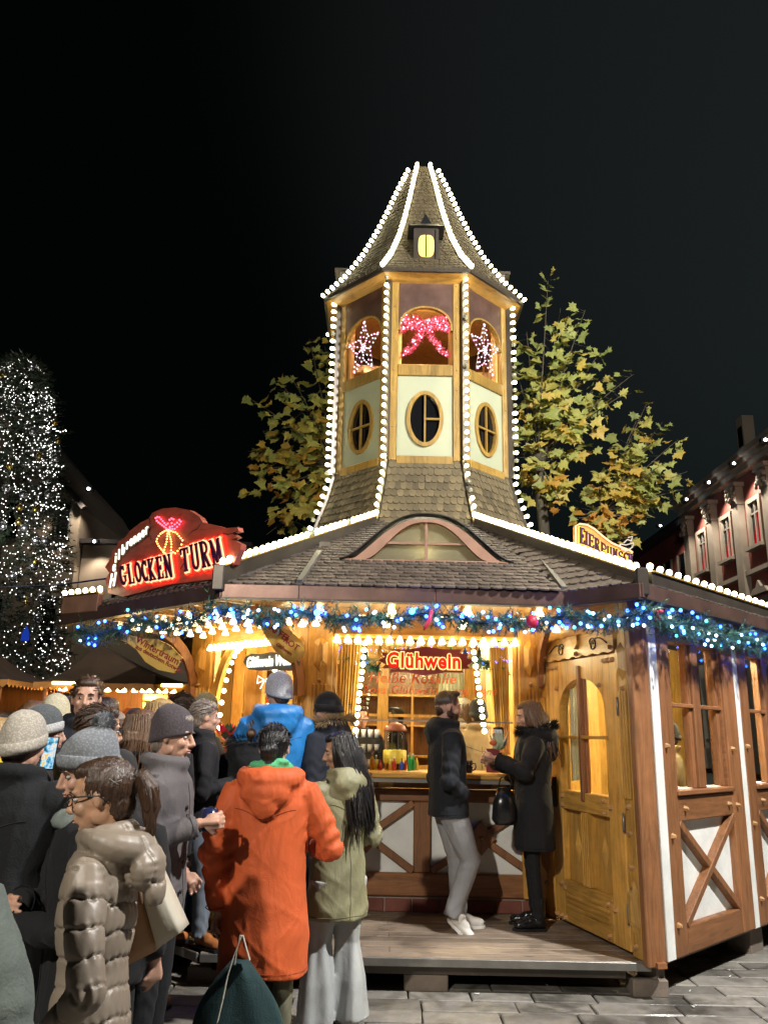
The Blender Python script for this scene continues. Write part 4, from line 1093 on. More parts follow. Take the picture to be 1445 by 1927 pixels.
GL = {
 'G': [(arc(.27, .5, .20, .43, 55, 305, 12), TH), ([(.47, .16), (.47, .45)], TH*.8), ([(.30, .45), (.58, .45)], TN), ([(.42, .98), (.42, .74)], TN)],
 'L': [([(.14, 0), (.14, 1)], TH), ([(.0, .97), (.28, .97)], TN), ([(.0, .04), (.5, .04)], TN*1.2), ([(.48, .0), (.48, .26)], TN)],
 'O': [(arc(.27, .5, .20, .44, 90, 450, 18), TH*.85)],
 'C': [(arc(.27, .5, .20, .43, 50, 310, 12), TH), ([(.42, .98), (.42, .72)], TN), ([(.42, .02), (.42, .24)], TN)],
 'K': [([(.13, 0), (.13, 1)], TH), ([(.46, .97), (.18, .50), (.46, .03)], TH*.7), ([(0, .97), (.26, .97)], TN), ([(0, .03), (.26, .03)], TN), ([(.36, .97), (.56, .97)], TN), ([(.36, .03), (.56, .03)], TN)],
 'E': [([(.14, 0), (.14, 1)], TH), ([(.0, .96), (.48, .96)], TN*1.2), ([(.0, .04), (.48, .04)], TN*1.2), ([(.14, .5), (.38, .5)], TN), ([(.46, .97), (.46, .76)], TN), ([(.46, .03), (.46, .24)], TN), ([(.37, .6), (.37, .4)], TN)],
 'N': [([(.1, 0), (.1, 1)], TN*1.4), ([(.12, .95), (.46, .05)], TH), ([(.48, 0), (.48, 1)], TN*1.4), ([(0, .97), (.2, .97)], TN), ([(.38, .97), (.58, .97)], TN), ([(0, .03), (.2, .03)], TN)],
 'T': [([(.27, 0), (.27, 1)], TH), ([(.0, .96), (.54, .96)], TN*1.3), ([(.03, .97), (.03, .74)], TN), ([(.51, .97), (.51, .74)], TN), ([(.14, .03), (.40, .03)], TN)],
 'U': [([(.11, 1)] + arc(.28, .26, .17, .22, 180, 360, 8) + [(.45, 1)], TH*.8), ([(.0, .97), (.22, .97)], TN), ([(.36, .97), (.55, .97)], TN)],
 'R': [([(.12, 0), (.12, 1)], TH), ([(.12, .96)] + arc(.26, .74, .20, .22, 90, -90, 8) + [(.12, .52)], TH*.65), ([(.26, .5), (.46, .03)], TH*.8), ([(0, .97), (.22, .97)], TN), ([(0, .03), (.25, .03)], TN), ([(.38, .03), (.56, .03)], TN)],
 'P': [([(.12, 0), (.12, 1)], TH), ([(.12, .96)] + arc(.26, .72, .20, .24, 90, -90, 8) + [(.12, .48)], TH*.65), ([(0, .97), (.22, .97)], TN), ([(0, .03), (.25, .03)], TN)],
 'M': [([(.1, 0), (.1, 1)], TN*1.3), ([(.12, .95), (.34, .1)], TH*.9), ([(.34, .1), (.56, .95)], TN*1.2), ([(.58, 0), (.58, 1)], TH), ([(0, .97), (.18, .97)], TN), ([(.5, .97), (.7, .97)], TN), ([(0, .03), (.2, .03)], TN), ([(.48, .03), (.7, .03)], TN)],
 'I': [([(.14, 0), (.14, 1)], TH), ([(.0, .97), (.28, .97)], TN), ([(.0, .03), (.28, .03)], TN)],
 'S': [(arc(.25, .73, .17, .22, 40, 270, 9)[:-1] + arc(.25, .27, .17, .24, 90, -140, 9), TH*.8), ([(.41, .97), (.41, .74)], TN), ([(.08, .03), (.08, .26)], TN)],
 'H': [([(.12, 0), (.12, 1)], TH), ([(.46, 0), (.46, 1)], TH), ([(.12, .5), (.46, .5)], TN), ([(0, .97), (.24, .97)], TN), ([(.34, .97), (.58, .97)], TN), ([(0, .03), (.24, .03)], TN), ([(.34, .03), (.58, .03)], TN)],
}
def strokes(m, gl, conv, grow, y, th):
    """mitred ribbons for a glyph; conv maps unit box to the plane; each stroke at its own depth"""
    for si, (pts, w) in enumerate(GL[gl]):
        P = [Vector(conv(*p)) for p in pts]; H = (Vector(conv(0, 1)) - Vector(conv(0, 0))).length
        hw_ = w * H * .5 + grow; n = len(P)
        e0 = (P[0] - P[1]).normalized() * grow; e1 = (P[-1] - P[-2]).normalized() * grow
        closed = (P[0] - P[-1]).length < 1e-5
        if not closed: P[0] = P[0] + e0; P[-1] = P[-1] + e1
        L_, R_ = [], []
        for i in range(n):
            if closed and i in (0, n-1): d = (P[1] - P[0]).normalized() + (P[-1] - P[-2]).normalized()
            elif i == 0: d = P[1] - P[0]
            elif i == n-1: d = P[-1] - P[-2]
            else: d = (P[i+1] - P[i]).normalized() + (P[i] - P[i-1]).normalized()
            d.normalize(); nn = Vector((-d.y, d.x)); L_.append(P[i] + nn * hw_); R_.append(P[i] - nn * hw_)
        yy = y - si * .0006
        vs = [(p.x, yy, p.y) for p in L_] + [(p.x, yy, p.y) for p in R_] + [(p.x, yy + th, p.y) for p in L_] + [(p.x, yy + th, p.y) for p in R_]
        fs = []
        for i in range(n-1):
            fs += [(i, n+i, n+i+1, i+1), (2*n+i, 2*n+i+1, 3*n+i+1, 3*n+i), (i, i+1, 2*n+i+1, 2*n+i), (n+i, 3*n+i, 3*n+i+1, n+i+1)]
        m.add(vs, fs)
def letter(ch, T, bl, br, tl, y, parent, mats, grow, sh=True):
    """one letter whose unit box has corners bl, br, tl in frame T's (x, z)"""
    bl, br, tl = Vector(bl), Vector(br), Vector(tl)
    W = max(p[0] for s_ in GL[ch] for p in s_[0])
    conv = lambda u, v: bl + (br - bl) * (u / W) + (tl - bl) * v
    root = None
    for i, (mt, gw) in enumerate(zip(mats, grow)):
        m = MB(T); strokes(m, ch, conv, gw, y - i * .012, .010)
        o = m.build('letter' if root is None else 'letter_face', mt, parent if root is None else root)
        root = root or o
M['signboard'] = wood('reddish_sign_board', (.30, .065, .04), .5, stretch=(1, 1, 5), k=.6)
M['neonred'] = glow('red_neon', (1.0, .014, .006), 7); M['neonwhite'] = glow('orange_white_neon', (1.0, .36, .17), 2.2)
M['neonpure'] = glow('white_neon', (1, .97, .80), 1.5); M['purple'] = plain('dark_purple_letter_face', (.05, .012, .05), .3)
M['redled'] = glow('red_led', (1, .04, .07), 9); M['amberled'] = glow('amber_led', (1, .36, .09), 5)
M['oliveboard'] = wood('olive_sign_board', (.17, .14, .07), .5, stretch=(1, 1, 5))
SG = Matrix.Translation((-1.3 - 1.85*.7071, 6.3 + 1.85*.7071, 0)) @ Matrix.Rotation(R(-45), 4, 'Z')
sgn = thing('lettered_sign', 'large carved sign with glowing red letters and a bell on the left roof edge', 'sign', tuple(SG @ Vector((.9, 0, 2.8))))
out = [(204,1116),(199,1091),(206,1078),(198,1067),(209,1050),(212,1038),(220,1027),(224,1018),(236,1011),(245,999),(264,984),(280,976),(287,965),(306,957),(331,955),(357,960),(376,973),(382,983),(408,989),(424,994),(447,992),(449,999),(436,1003),(446,1010),(436,1015),(454,1024),(452,1034),(440,1062),(400,1090),(318,1100),(232,1123)]
P = [onf(px, py, SG) for px, py in out]
m = MB(SG); m.prism(P, .0, .05); brd = m.build('board', M['signboard'], sgn)
m = MB(SG)
for pl in ([(282,975),(284,990),(280,1003),(285,1015)], [(380,982),(372,995),(362,1000),(355,1006)], [(448,1000),(430,1006),(420,1004)], [(340,1070),(352,1052),(348,1040)]):
    m.tube([SG @ Vector((*(lambda q: (q[0], -.001))(onf(px, py, SG)), onf(px, py, SG)[1])) if False else Vector((onf(px, py, SG)[0], -.001, onf(px, py, SG)[1])) for px, py in pl], .004, 5)
o = m.build('board_cracks', M['black'], brd); o['kind'] = 'stuff'
def word(w, T, b0, b1, t0, t1, gap, y, parent, mats, grow, arcd=0.0):
    widths = [max(p[0] for s_ in GL[c][:] for p in s_[0]) + .0 for c in w]; tot = sum(widths) + gap * (len(w) - 1); x = 0
    b0, b1, t0, t1 = map(Vector, (b0, b1, t0, t1))
    for c, wd in zip(w, widths):
        f0, f1 = x / tot, (x + wd) / tot
        bow = arcd * 4 * (.5 * (f0 + f1)) * (1 - .5 * (f0 + f1))
        B0, B1, T0_ = b0.lerp(b1, f0), b0.lerp(b1, f1), t0.lerp(t1, f0)
        up_ = Vector((0, bow)); letter(c, T, B0, B1, T0_ + up_, y, parent, mats, grow)
        x += wd + gap
neon3 = [M['neonred'], M['neonwhite'], M['purple']]
word('GLOCKEN', SG, onf(236, 1103, SG), onf(334, 1087, SG), onf(231, 1067, SG), onf(328, 1043, SG), .13, -.02, sgn, neon3, (.016, .009, .0))
word('TURM', SG, onf(352, 1078, SG), onf(430, 1062, SG), onf(347, 1036, SG), onf(419, 1016, SG), .15, -.02, sgn, neon3, (.018, .010, .0), .02)
hb = [('H',216,1094),('e',219,1068),('i',222,1052),('l',228,1046),('b',236,1036),('r',244,1026),('o',251,1020),('n',258,1015),('n',266,1010),('e',273,1004),('r',280,998)]
for i, (c, px, py) in enumerate(hb):
    x, z = onf(px + 1, py, SG); s_ = .19 if c == 'H' else .145
    o = text('letter', c, SG, x, z, s_, M['neonpure'], sgn, y=-.03, off=-.001, ext=.006, rot=-18 if i else -5, shear=.25, sx=.8)
    text('letter_back', c, SG, x + .006, z - .004, s_, M['oliveboard'], o, y=-.018, off=.006, ext=.004, rot=-18 if i else -5, shear=.25, sx=.8)
# bell and bow drawn with little lamps
lm = MB(); lm.ball((0, 0, 0), .0085, 6, 4); ME_RL = lm.mesh('sign_led', M['redled']); lm = MB(); lm.ball((0, 0, 0), .008, 6, 4); ME_AL = lm.mesh('sign_led', M['amberled'])
def dots(T, pl, n, me, parent, y=-.02):
    pl = [Vector(onf(px, py, T)) for px, py in pl]; Ls = [(b-a).length for a, b in zip(pl, pl[1:])]; tot = sum(Ls)
    for i in range(n):
        x = tot * i / max(1, n-1)
        for a, b, L in zip(pl, pl[1:], Ls):
            if x <= L + 1e-9: break
            x -= L
        p = a.lerp(b, min(1, x / L)); inst('sign_led', me, parent, T @ Matrix.Translation((p.x, y, p.y)))
dots(SG, [(320,997),(300,982),(297,975),(303,973),(318,990),(325,976),(331,978),(322,996),(338,984),(343,978),(345,984),(334,996),(320,997)], 32, ME_RL, sgn)
dots(SG, [(318,998),(305,1006),(298,1018),(304,1030),(314,1041)], 13, ME_AL, sgn); dots(SG, [(318,998),(336,1003),(348,1018),(344,1032),(334,1042),(330,1040)], 14, ME_AL, sgn)
dots(SG, [(320,1000),(318,1020),(312,1040)], 9, ME_AL, sgn); dots(SG, [(322,1002),(327,1022),(326,1042)], 9, ME_AL, sgn)

# Eierpunsch
SE = Matrix.Translation((0, 0, .02)) @ frame((1.62, 6.85), 18)
es = thing('lettered_sign', 'curved orange sign with dark letters and a cup on the right roof edge', 'sign', tuple(SE @ Vector((.3, 0, 3.05))))
out = [(1083,1030),(1082,990),(1090,986),(1104,988),(1118,996),(1134,1010),(1150,1022),(1168,1030),(1184,1036),(1189,1040),(1190,1064),(1150,1060),(1120,1046)]
M['orangeboard'] = plain('orange_sign_board', (.50, .20, .03), .5)
m = MB(SE); m.prism([onf(*p, SE) for p in out], 0, .04); eb_ = m.build('board', M['orangeboard'], es)
m = MB(); m.tube([SE @ Vector((onf(*p, SE)[0], -.006, onf(*p, SE)[1])) for p in out[:10]], .008, 6); m.build('neon_edge', glow('soft_orange_neon', (1, .55, .3), 1.6), es)
M['gold3'] = [glow('yellow_neon', (1, .55, .06), 1.8), M['purple']]
EPb = [(1088,1023),(1098,1026),(1104,1028),(1116,1034),(1127,1040),(1139,1048),(1150,1052),(1160,1056),(1170,1058),(1179,1060),(1188,1062)]
EPt = [(1088,993),(1098,1000),(1104,1004),(1116,1012),(1127,1020),(1139,1028),(1150,1032),(1160,1037),(1170,1039),(1179,1042),(1188,1044)]
for i, c in enumerate('EIERPUNSCH'):
    b0, b1, t0 = Vector(onf(*EPb[i], SE)), Vector(onf(*EPb[i+1], SE)), Vector(onf(*EPt[i], SE)); b1 = b0.lerp(b1, .82)
    letter(c, SE, b0, b1, t0, -.014, es, M['gold3'], (.0085, .0015))
m = MB(); 
for pl in ([(1164,1024),(1168,1034),(1178,1037),(1188,1030),(1190,1022),(1176,1026),(1164,1024)], [(1172,1022),(1178,1016),(1186,1018),(1188,1010),(1180,1012)]):
    m.tube([SE @ Vector((onf(*p, SE)[0], -.012, onf(*p, SE)[1])) for p in pl], .005, 6)
m.build('cup_outline', glow('pale_neon', (1, .85, .75), .8), es)

# Gluehwein sign hanging in the front window
GF = Matrix.Translation((0, 7.30, 0))
gs = thing('lettered_sign', 'dark red wooden sign with glowing red letters hanging over the counter', 'sign', tuple(at(803, 1245, 7.3)))
M['redboard'] = plain('dark_red_sign_board', (.20, .025, .015), .4, var=.3)
outl = [(712,1243),(725,1236),(717,1228),(740,1228),(735,1221),(770,1222),(800,1217),(838,1222),(868,1222),(864,1229),(882,1232),(876,1238),(893,1244),(878,1252),(884,1258),(868,1259),(872,1266),(840,1265),(800,1271),(760,1264),(732,1265),(738,1258),(718,1257),(726,1250)]
m = MB(GF); m.prism([onf(*p, GF) for p in outl], 0, .03); m.build('board', M['redboard'], gs)
for px in (745, 862):
    a, b = at(px, 1224, 7.31), at(px, 1200, 7.40); m = MB(); m.tube([a, b], .003, 5); m.build('hanging_wire', M['steel'], gs)
x, z = onf(797, 1245, GF); x2 = onf(866, 1245, GF)[0]; x1 = onf(729, 1245, GF)[0]
for nm, mt, of, yy in (('letters', glow('yellow_edge_light', (1, .62, .20), 1.5), .024, -.012), ('letters_red', glow('red_letter_light', (1, .02, .012), .85), .009, -.026)):
    text(nm, 'Glühwein', GF, x, z, .185, mt, gs, y=yy, off=of * .62, ext=.005, sx=.84, spacing=1.10)
# painted writing on the glass
M['redpaint'] = plain('red_marker', (.85, .16, .04), .5)
ww = thing('window_writing', 'red handwriting painted on the counter window glass', 'lettering', tuple(FW @ Vector((1, .03, 2.1))))
GP = FW @ Matrix.Translation((0, .030, 0))
x, z = onf(775, 1277, GP); text('line', 'Heiße Rosalie', GP, x, z, .135, M['redpaint'], ww, off=.0005, shear=.2, sx=1.0, spacing=1.05)
x, z = onf(752, 1299, GP); text('line', 'Rosé Glühwein', GP, x, z, .10, M['redpaint'], ww, off=.0002, shear=.2, spacing=1.1)
x, z = onf(893, 1301, GP); text('line', 'zzgl. Pfand', GP, x, z, .095, M['redpaint'], ww, off=.0002, shear=.2)
# white neon sign in the left bay
GW = LW @ Matrix.Translation((0, -.18, 0))
ws = thing('lettered_sign', 'grey cloud shaped sign with white neon lettering in the left window', 'sign', tuple(GW @ Vector((1.2, 0, 2.3))))
M['greyboard'] = plain('grey_sign_board', (.10, .11, .11), .5)
outl = [(458,1246),(462,1236),(472,1230),(490,1231),(510,1227),(535,1229),(552,1233),(561,1244),(558,1256),(545,1262),(515,1260),(490,1262),(468,1260)]
m = MB(GW); m.prism([onf(*p, GW) for p in outl], 0, .03); m.build('board', M['greyboard'], ws)
x, z = onf(508, 1245, GW); text('letters', 'Glühwein Weiß', GW, x, z, .135, M['neonpure'], ws, y=-.02, off=.004, ext=.004, shear=.15, sx=.78)
m = MB(GW)
for pl in ([(498,1280),(486,1272),(484,1286),(498,1280),(512,1272),(513,1287),(498,1280)], [(497,1282),(490,1296)], [(500,1282),(508,1297)]):
    m.tube([Vector((onf(*p, GW, .25)[0], .25, onf(*p, GW, .25)[1])) for p in pl], .006, 5)
o = m.build('neon_bow', M['neonpure'], hut)
# bottle shaped hanging boards
M['yellowboard'] = plain('yellow_bottle_board', (.78, .50, .10), .45, var=.15)
M['redprint'] = plain('dark_red_print', (.35, .02, .02), .5)
def bottle_sign(label, pth, wds, T, txt, a0, chains):
    s_ = thing('bottle_sign', label, 'sign', tuple(T @ Vector((*[onf(*pth[0], T)[0]], 0, onf(*pth[0], T)[1]))))
    P = [Vector(onf(*p, T)) for p in pth]; Lf, Rt = [], []
    for i, p in enumerate(P):
        d = (P[min(i+1, len(P)-1)] - P[max(i-1, 0)]).normalized(); n_ = Vector((-d.y, d.x)); Lf.append(p + n_ * wds[i]); Rt.append(p - n_ * wds[i])
    m = MB(T); m.prism([tuple(p) for p in Lf + Rt[::-1]], 0, .02); m.build('board', M['yellowboard'], s_)
    for (body, px, py, size, mt) in txt:
        x, z = onf(px, py, T); text('letters', body, T, x, z, size, mt, s_, y=-.004, off=.001, ext=.001, rot=a0)
    for (a, b) in chains:
        m = MB(); m.tube([T @ Vector((onf(*a, T)[0], .01, onf(*a, T)[1])), T @ Vector((onf(*a, T)[0], .01, 2.7))], .003, 5); m.build('chain', M['steel'], s_)
BS1 = frame((-1.9, 6.9), -15); BS2 = frame((-.75, 6.75), 15)
bottle_sign('yellow bottle shaped board tilted below the left end of the garland', [(228,1196),(244,1203),(262,1212),(285,1224),(310,1238),(335,1252)], [.03,.035,.05,.105,.11,.07], BS1,
    [('Wintertraum“', 300, 1226, .085, M['redprint']), ('aus deutschem Rotwein', 300, 1240, .052, M['redprint'])], 25, [((262,1206), 0), ((322,1236), 0)])
bottle_sign('yellow bottle shaped board hanging before the white neon sign', [(486,1160),(497,1172),(512,1186),(530,1203),(550,1222),(562,1240)], [.03,.04,.07,.10,.105,.07], BS2,
    [('IS APFEL', 520, 1188, .075, M['redprint']), ('ROT', 548, 1212, .07, M['redprint']), ('Glühwein', 535, 1222, .04, M['redprint'])], 32, [((500,1166), 0)])
# tube of small things on the counter
def lathe_thing(name, label, cat, loc, prof, mat, group=None, n=14, extra=None):
    t = thing(name, label, cat, loc, 0, group); m = MB(Matrix.Translation(loc)); m.lathe(prof, n); m.build('body', mat, t); return t
def bottle(loc, mat, capm, h, r, label, group):
    t = thing('bottle', label, 'bottle', loc, 0, group)
    m = MB(Matrix.Translation(loc)); m.lathe([(r*.9, 0), (r, .005), (r, h*.55), (r*.75, h*.66), (r*.3, h*.76), (r*.3, h*.9)], 10); m.build('body', mat, t)
    m = MB(Matrix.Translation(loc)); m.lathe([(r*.34, h*.9), (r*.34, h), (r*.2, h*1.02)], 8); m.build('cap', capm, t)
CZ_ = 1.353
cols = {'green': (.03, .35, .12), 'blue': (.03, .08, .5), 'red': (.5, .04, .02), 'amber': (.5, .25, .03), 'yellow': (.6, .5, .08)}
CM = {k: plain(k + '_glass', v, .15, bs=0, trans=.3) for k, v in cols.items()}
for i, (px, c, h) in enumerate([(700,'amber',.16),(708,'yellow',.12),(727,'amber',.10),(742,'red',.11),(756,'blue',.10),(762,'red',.12),(771,'green',.17),(777,'green',.14),(784,'yellow',.12),(735,'amber',.09),(716,'red',.08)]):
    p = at(px, 1425, 7.46 + .06 * (i % 3)); bottle((p.x, p.y, CZ_), CM[c], M['white'] if i % 2 else CM['red'], h, .019, f'small {c} syrup bottle with {"white" if i % 2 else "red"} cap, {ORD[i]} of the row by the dispenser', 'little bottles on the counter')
# glass dispenser
dp_ = at(743, 1410, 7.62); dsp = thing('drink_dispenser', 'round glass drink dispenser with brown domed lid on a yellow base', 'dispenser', (dp_.x, dp_.y, CZ_))
Tm = Matrix.Translation((dp_.x, dp_.y, CZ_))
m = MB(Tm); m.lathe([(.10, .05), (.105, .06), (.105, .165), (.09, .17)], 18); m.build('base', plain('yellow_enamel', (.62, .52, .06), .4), dsp)
m = MB(Tm); m.lathe([(.088, .17), (.09, .18), (.09, .33), (.085, .34)], 18); m.build('glass', M['pane'], dsp)
m = MB(Tm); m.lathe([(.105, .33), (.108, .345), (.085, .38), (.04, .405), (.012, .41), (.012, .43), (.0, .435)], 18); m.build('lid', plain('brown_lid', (.25, .07, .03), .3), dsp)
m = MB(Tm)
for i in range(10): q = i * .628; m.box((.092*math.cos(q)-.004, .092*math.sin(q)-.004, .17), (.092*math.cos(q)+.004, .092*math.sin(q)+.004, .335))
m.lathe([(.05, .0), (.05, .05)], 12); m.build('ribs', M['copper'], dsp)
# rack with stacked glasses
rp = at(690, 1410, 7.7); rk = thing('glass_rack', 'rack of stacked glasses beside the syrup bottles', 'rack', (rp.x, rp.y, CZ_)); Tm = Matrix.Translation((rp.x, rp.y, CZ_))
m = MB(Tm)
for z in (.0, .13, .26): m.box((-.13, -.05, z), (.13, .05, z + .012))
for x in (-.13, .12): m.box((x, -.05, 0), (x + .01, .05, .30))
m.build('frame', M['black'], rk)
for z in (.012, .142, .272):
    for i in range(4):
        m = MB(Tm @ Matrix.Translation((-.095 + i*.062, 0, z))); m.lathe([(.018, 0), (.024, .07), (.022, .07), (.016, .005)], 10); m.build('glass', M['white'], rk)
def poinsettia(p, label, s=1.0, pot=True):
    t = thing('poinsettia', label, 'plant', tuple(p), 0); r = random.Random(int(p[0]*100)); m = MB(); g_ = MB()
    for i in range(46):
        a = r.uniform(0, 6.28); el = r.uniform(-.2, 1.3); d = Vector((math.cos(a)*math.cos(el), math.sin(a)*math.cos(el), math.sin(el))); c = Vector(p) + Vector((0, 0, .05*s)) + d * .05 * s
        sd = d.cross(Vector((0, 0, 1))).normalized() * .016 * s; tip = c + d * .055 * s
        (m if i % 4 else g_).add([c, c*.5 + tip*.5 + sd, tip, c*.5 + tip*.5 - sd], [(0, 1, 2, 3)])
    m.build('red_bracts', M['redbow'], t); g_.build('leaves', M['needle'], t)
    m = MB(Matrix.Translation(p)); m.lathe([(.03*s, -.05*s), (.045*s, .05*s)], 10); m.build('pot', M['redboard'], t)
p = at(660, 1345, 7.75); poinsettia((p.x, p.y, p.z), 'red poinsettia on the shelf left of the glass rack', 1.5)
p = at(425, 1395, 7.9); poinsettia((p.x, p.y, 1.40), 'red poinsettia on the left counter beside the woman in the olive beanie', 2.2)
m = MB(); b0 = at(925, 1412, 7.45); m.box((b0.x-.05, b0.y, CZ_), (b0.x+.07, b0.y+.012, CZ_ + .20)); tag(m.build('menu_card', plain('maroon_card', (.13, .012, .02), .5)), 'dark red menu card standing on the counter', 'menu card')
M['mug'] = plain('dark_blue_mug', (.012, .016, .06), .22, var=.5, scale=30, bs=0)
def mug(loc, label, tilt=0, r=.042, h=.10, mat=None):
    t = thing('mug', label, 'mug', tuple(loc), 0, None); Tm = Matrix.Translation(loc) @ Matrix.Rotation(tilt, 4, 'X')
    m = MB(Tm); m.lathe([(r*.85, 0), (r*.95, .004), (r, h*.5), (r, h), (r*.9, h), (r*.88, .01)], 18); m.build('body', mat or M['mug'], t)
    m = MB(Tm); m.tube([(r*.95, 0, h*.8), (r*1.55, 0, h*.75), (r*1.65, 0, h*.45), (r*1.4, 0, h*.25), (r*.95, 0, h*.2)], .006, 6); m.build('handle', mat or M['mug'], t)
    m = MB(Tm)
    for i in range(9): q = i*.7; z = h*(.3+.4*((i*37) % 10)/10); m.box((r*math.cos(q)-.004, r*math.sin(q)-.004, z), (r*math.cos(q)+.004, r*math.sin(q)+.004, z+.009))
    m.build('print', M['white'], t)
p = at(880, 1436, 7.3); mug((p.x, p.y, CZ_), 'dark patterned mug standing on the counter between the couple')
# shelf with bottles high in the window
m = MB(FW); m.box((.25, .30, 2.33), (1.8, .42, 2.35)); m.build('shelf', M['pineh'], hut)
for i in range(11):
    p = FW @ Vector((.34 + i * .135, .36, 2.351)); bottle(tuple(p), [CM['blue'], CM['green'], CM['amber'], M['black']][(i*7) % 4], CM['yellow'], .13, .024, f"{['blue', 'green', 'amber', 'black'][(i*7) % 4]} bottle, {ORD[i]} from the left on the high shelf behind the lamps", 'bottles on the high shelf')
# bow and stars in the belfry
M['pinkled'] = glow('pink_white_led', (1, .55, .75), 3); M['pinkred'] = glow('pink_red_led', (1, .12, .16), 2.5)
lm = MB(); lm.ball((0, 0, 0), .0085, 6, 4); ME_PL = lm.mesh('led', M['pinkled']); lm = MB(); lm.ball((0, 0, 0), .008, 6, 4); ME_PR = lm.mesh('led', M['pinkred'])
T = face(0, 1.02)
bow = thing('light_bow', 'large red light bow hanging in the front arch of the tower', 'light decoration', tuple(T @ Vector((0, 0, 6.2))))
m = MB(T); r = random.Random(4)
def bowpt(t, k):
    if k == 0: return (-.06 - .27*(1-math.cos(t))*.5, 6.30 + .11*math.sin(t)*(1-math.cos(t))*.75)
    return (.06 + .27*(1-math.cos(t))*.5, 6.30 + .11*math.sin(t)*(1-math.cos(t))*.75)
tin = MB(T); cnt = 0
fill = []
for k in (0, 1):
    sgn_ = -1 if k == 0 else 1
    for i in range(100):
        x = r.random(); hh = .05 + .075 * x; fill.append((sgn_ * (.04 + .25 * x), 6.30 + .02*x + r.uniform(-hh, hh)))
for sgn_ in (-1, 1):
    for i in range(60):
        t = r.random(); fill.append((sgn_ * (.02 + .22 * t ** 1.3) + r.uniform(-.035, .035), 6.26 - .36 * t + r.uniform(-.02, .02)))
for i in range(20): fill.append((r.uniform(-.05, .05), 6.29 + r.uniform(-.06, .06)))
for i, (x, z) in enumerate(fill):
    inst('led', ME_PL if i % 3 == 0 else ME_PR, bow, T @ Matrix.Translation((x, r.uniform(-.02, .02), z)))
    for j in range(5):
        q = r.uniform(0, 6.28); tin.beam((x, 0, z), (x + .04*math.cos(q), r.uniform(-.02, .02), z + .04*math.sin(q)), .003, .003)
tin.build('red_tinsel', M['redbow'], bow)
def star(T, cx, cz, Rr, label, n=78, xs=1.0):
    s_ = thing('light_star', label, 'light decoration', tuple(T @ Vector((cx, 0, cz))), 0, 'lit stars in the tower arches')
    P = [(cx + xs * (Rr if i % 2 == 0 else Rr*.42) * math.sin(math.pi*i/5), cz + (Rr if i % 2 == 0 else Rr*.42) * math.cos(math.pi*i/5)) for i in range(11)]
    m = MB(T)
    for a, b in zip(P, P[1:]): m.beam((a[0], 0, a[1]), (b[0], 0, b[1]), .005, .005)
    for a in P[:10]: m.beam((cx, 0, cz), (a[0], 0, a[1]), .004, .004)
    m.build('wire_frame', M['steel'], s_)
    for (a, b) in list(zip(P, P[1:])) + [((cx, cz), P[i]) for i in range(0, 10)]:
        for j in range(4): t = (j + .5) / 4; inst('led', ME_PL, s_, T @ Matrix.Translation((a[0]*(1-t) + b[0]*t + r.uniform(-.008, .008), -.012, a[1]*(1-t) + b[1]*t)))
star(face(-45, 1.02), .0, 6.12, .37, 'lit pink star of fairy lights in the left arch of the tower', xs=.75); star(face(45, 1.02), 0, 6.12, .37, 'lit pink star of fairy lights in the right arch of the tower', xs=.75)
# ================================================================== plane trees behind the tower
def leafmat(name, obj=True):
    m, nt, b = nodes(name)
    if obj: f = randval(nt)
    else: f = noise(nt, coords(nt), 1.9, 1)
    tcn = nt.nodes.new('ShaderNodeTexCoord')
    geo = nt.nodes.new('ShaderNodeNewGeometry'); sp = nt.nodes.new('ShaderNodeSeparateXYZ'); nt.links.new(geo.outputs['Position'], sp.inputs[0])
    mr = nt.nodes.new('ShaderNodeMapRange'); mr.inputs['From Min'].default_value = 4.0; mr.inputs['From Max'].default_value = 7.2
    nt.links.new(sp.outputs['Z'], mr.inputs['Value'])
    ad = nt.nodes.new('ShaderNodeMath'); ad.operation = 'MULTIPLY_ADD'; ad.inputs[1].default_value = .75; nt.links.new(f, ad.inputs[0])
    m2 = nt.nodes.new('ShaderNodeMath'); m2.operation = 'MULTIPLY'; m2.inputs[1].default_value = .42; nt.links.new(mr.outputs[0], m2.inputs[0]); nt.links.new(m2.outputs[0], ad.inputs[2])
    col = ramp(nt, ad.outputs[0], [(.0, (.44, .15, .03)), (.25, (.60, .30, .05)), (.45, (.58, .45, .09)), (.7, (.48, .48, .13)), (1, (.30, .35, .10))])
    n = noise(nt, coords(nt), 25, 3); col = mul(nt, col, n, .6, 1.35)
    nt.links.new(col, b.inputs['Base Color']); b.inputs['Roughness'].default_value = .55
    tr = nt.nodes.new('ShaderNodeBsdfTranslucent'); nt.links.new(col, tr.inputs[0]); mx = nt.nodes.new('ShaderNodeMixShader'); mx.inputs[0].default_value = .3
    nt.links.new(b.outputs[0], mx.inputs[1]); nt.links.new(tr.outputs[0], mx.inputs[2]); nt.links.new(mx.outputs[0], nt.nodes['Material Output'].inputs[0])
    return m
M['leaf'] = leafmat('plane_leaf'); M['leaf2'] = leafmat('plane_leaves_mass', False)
M['bark'] = wood('plane_bark', (.09, .075, .05), .8, k=.5)
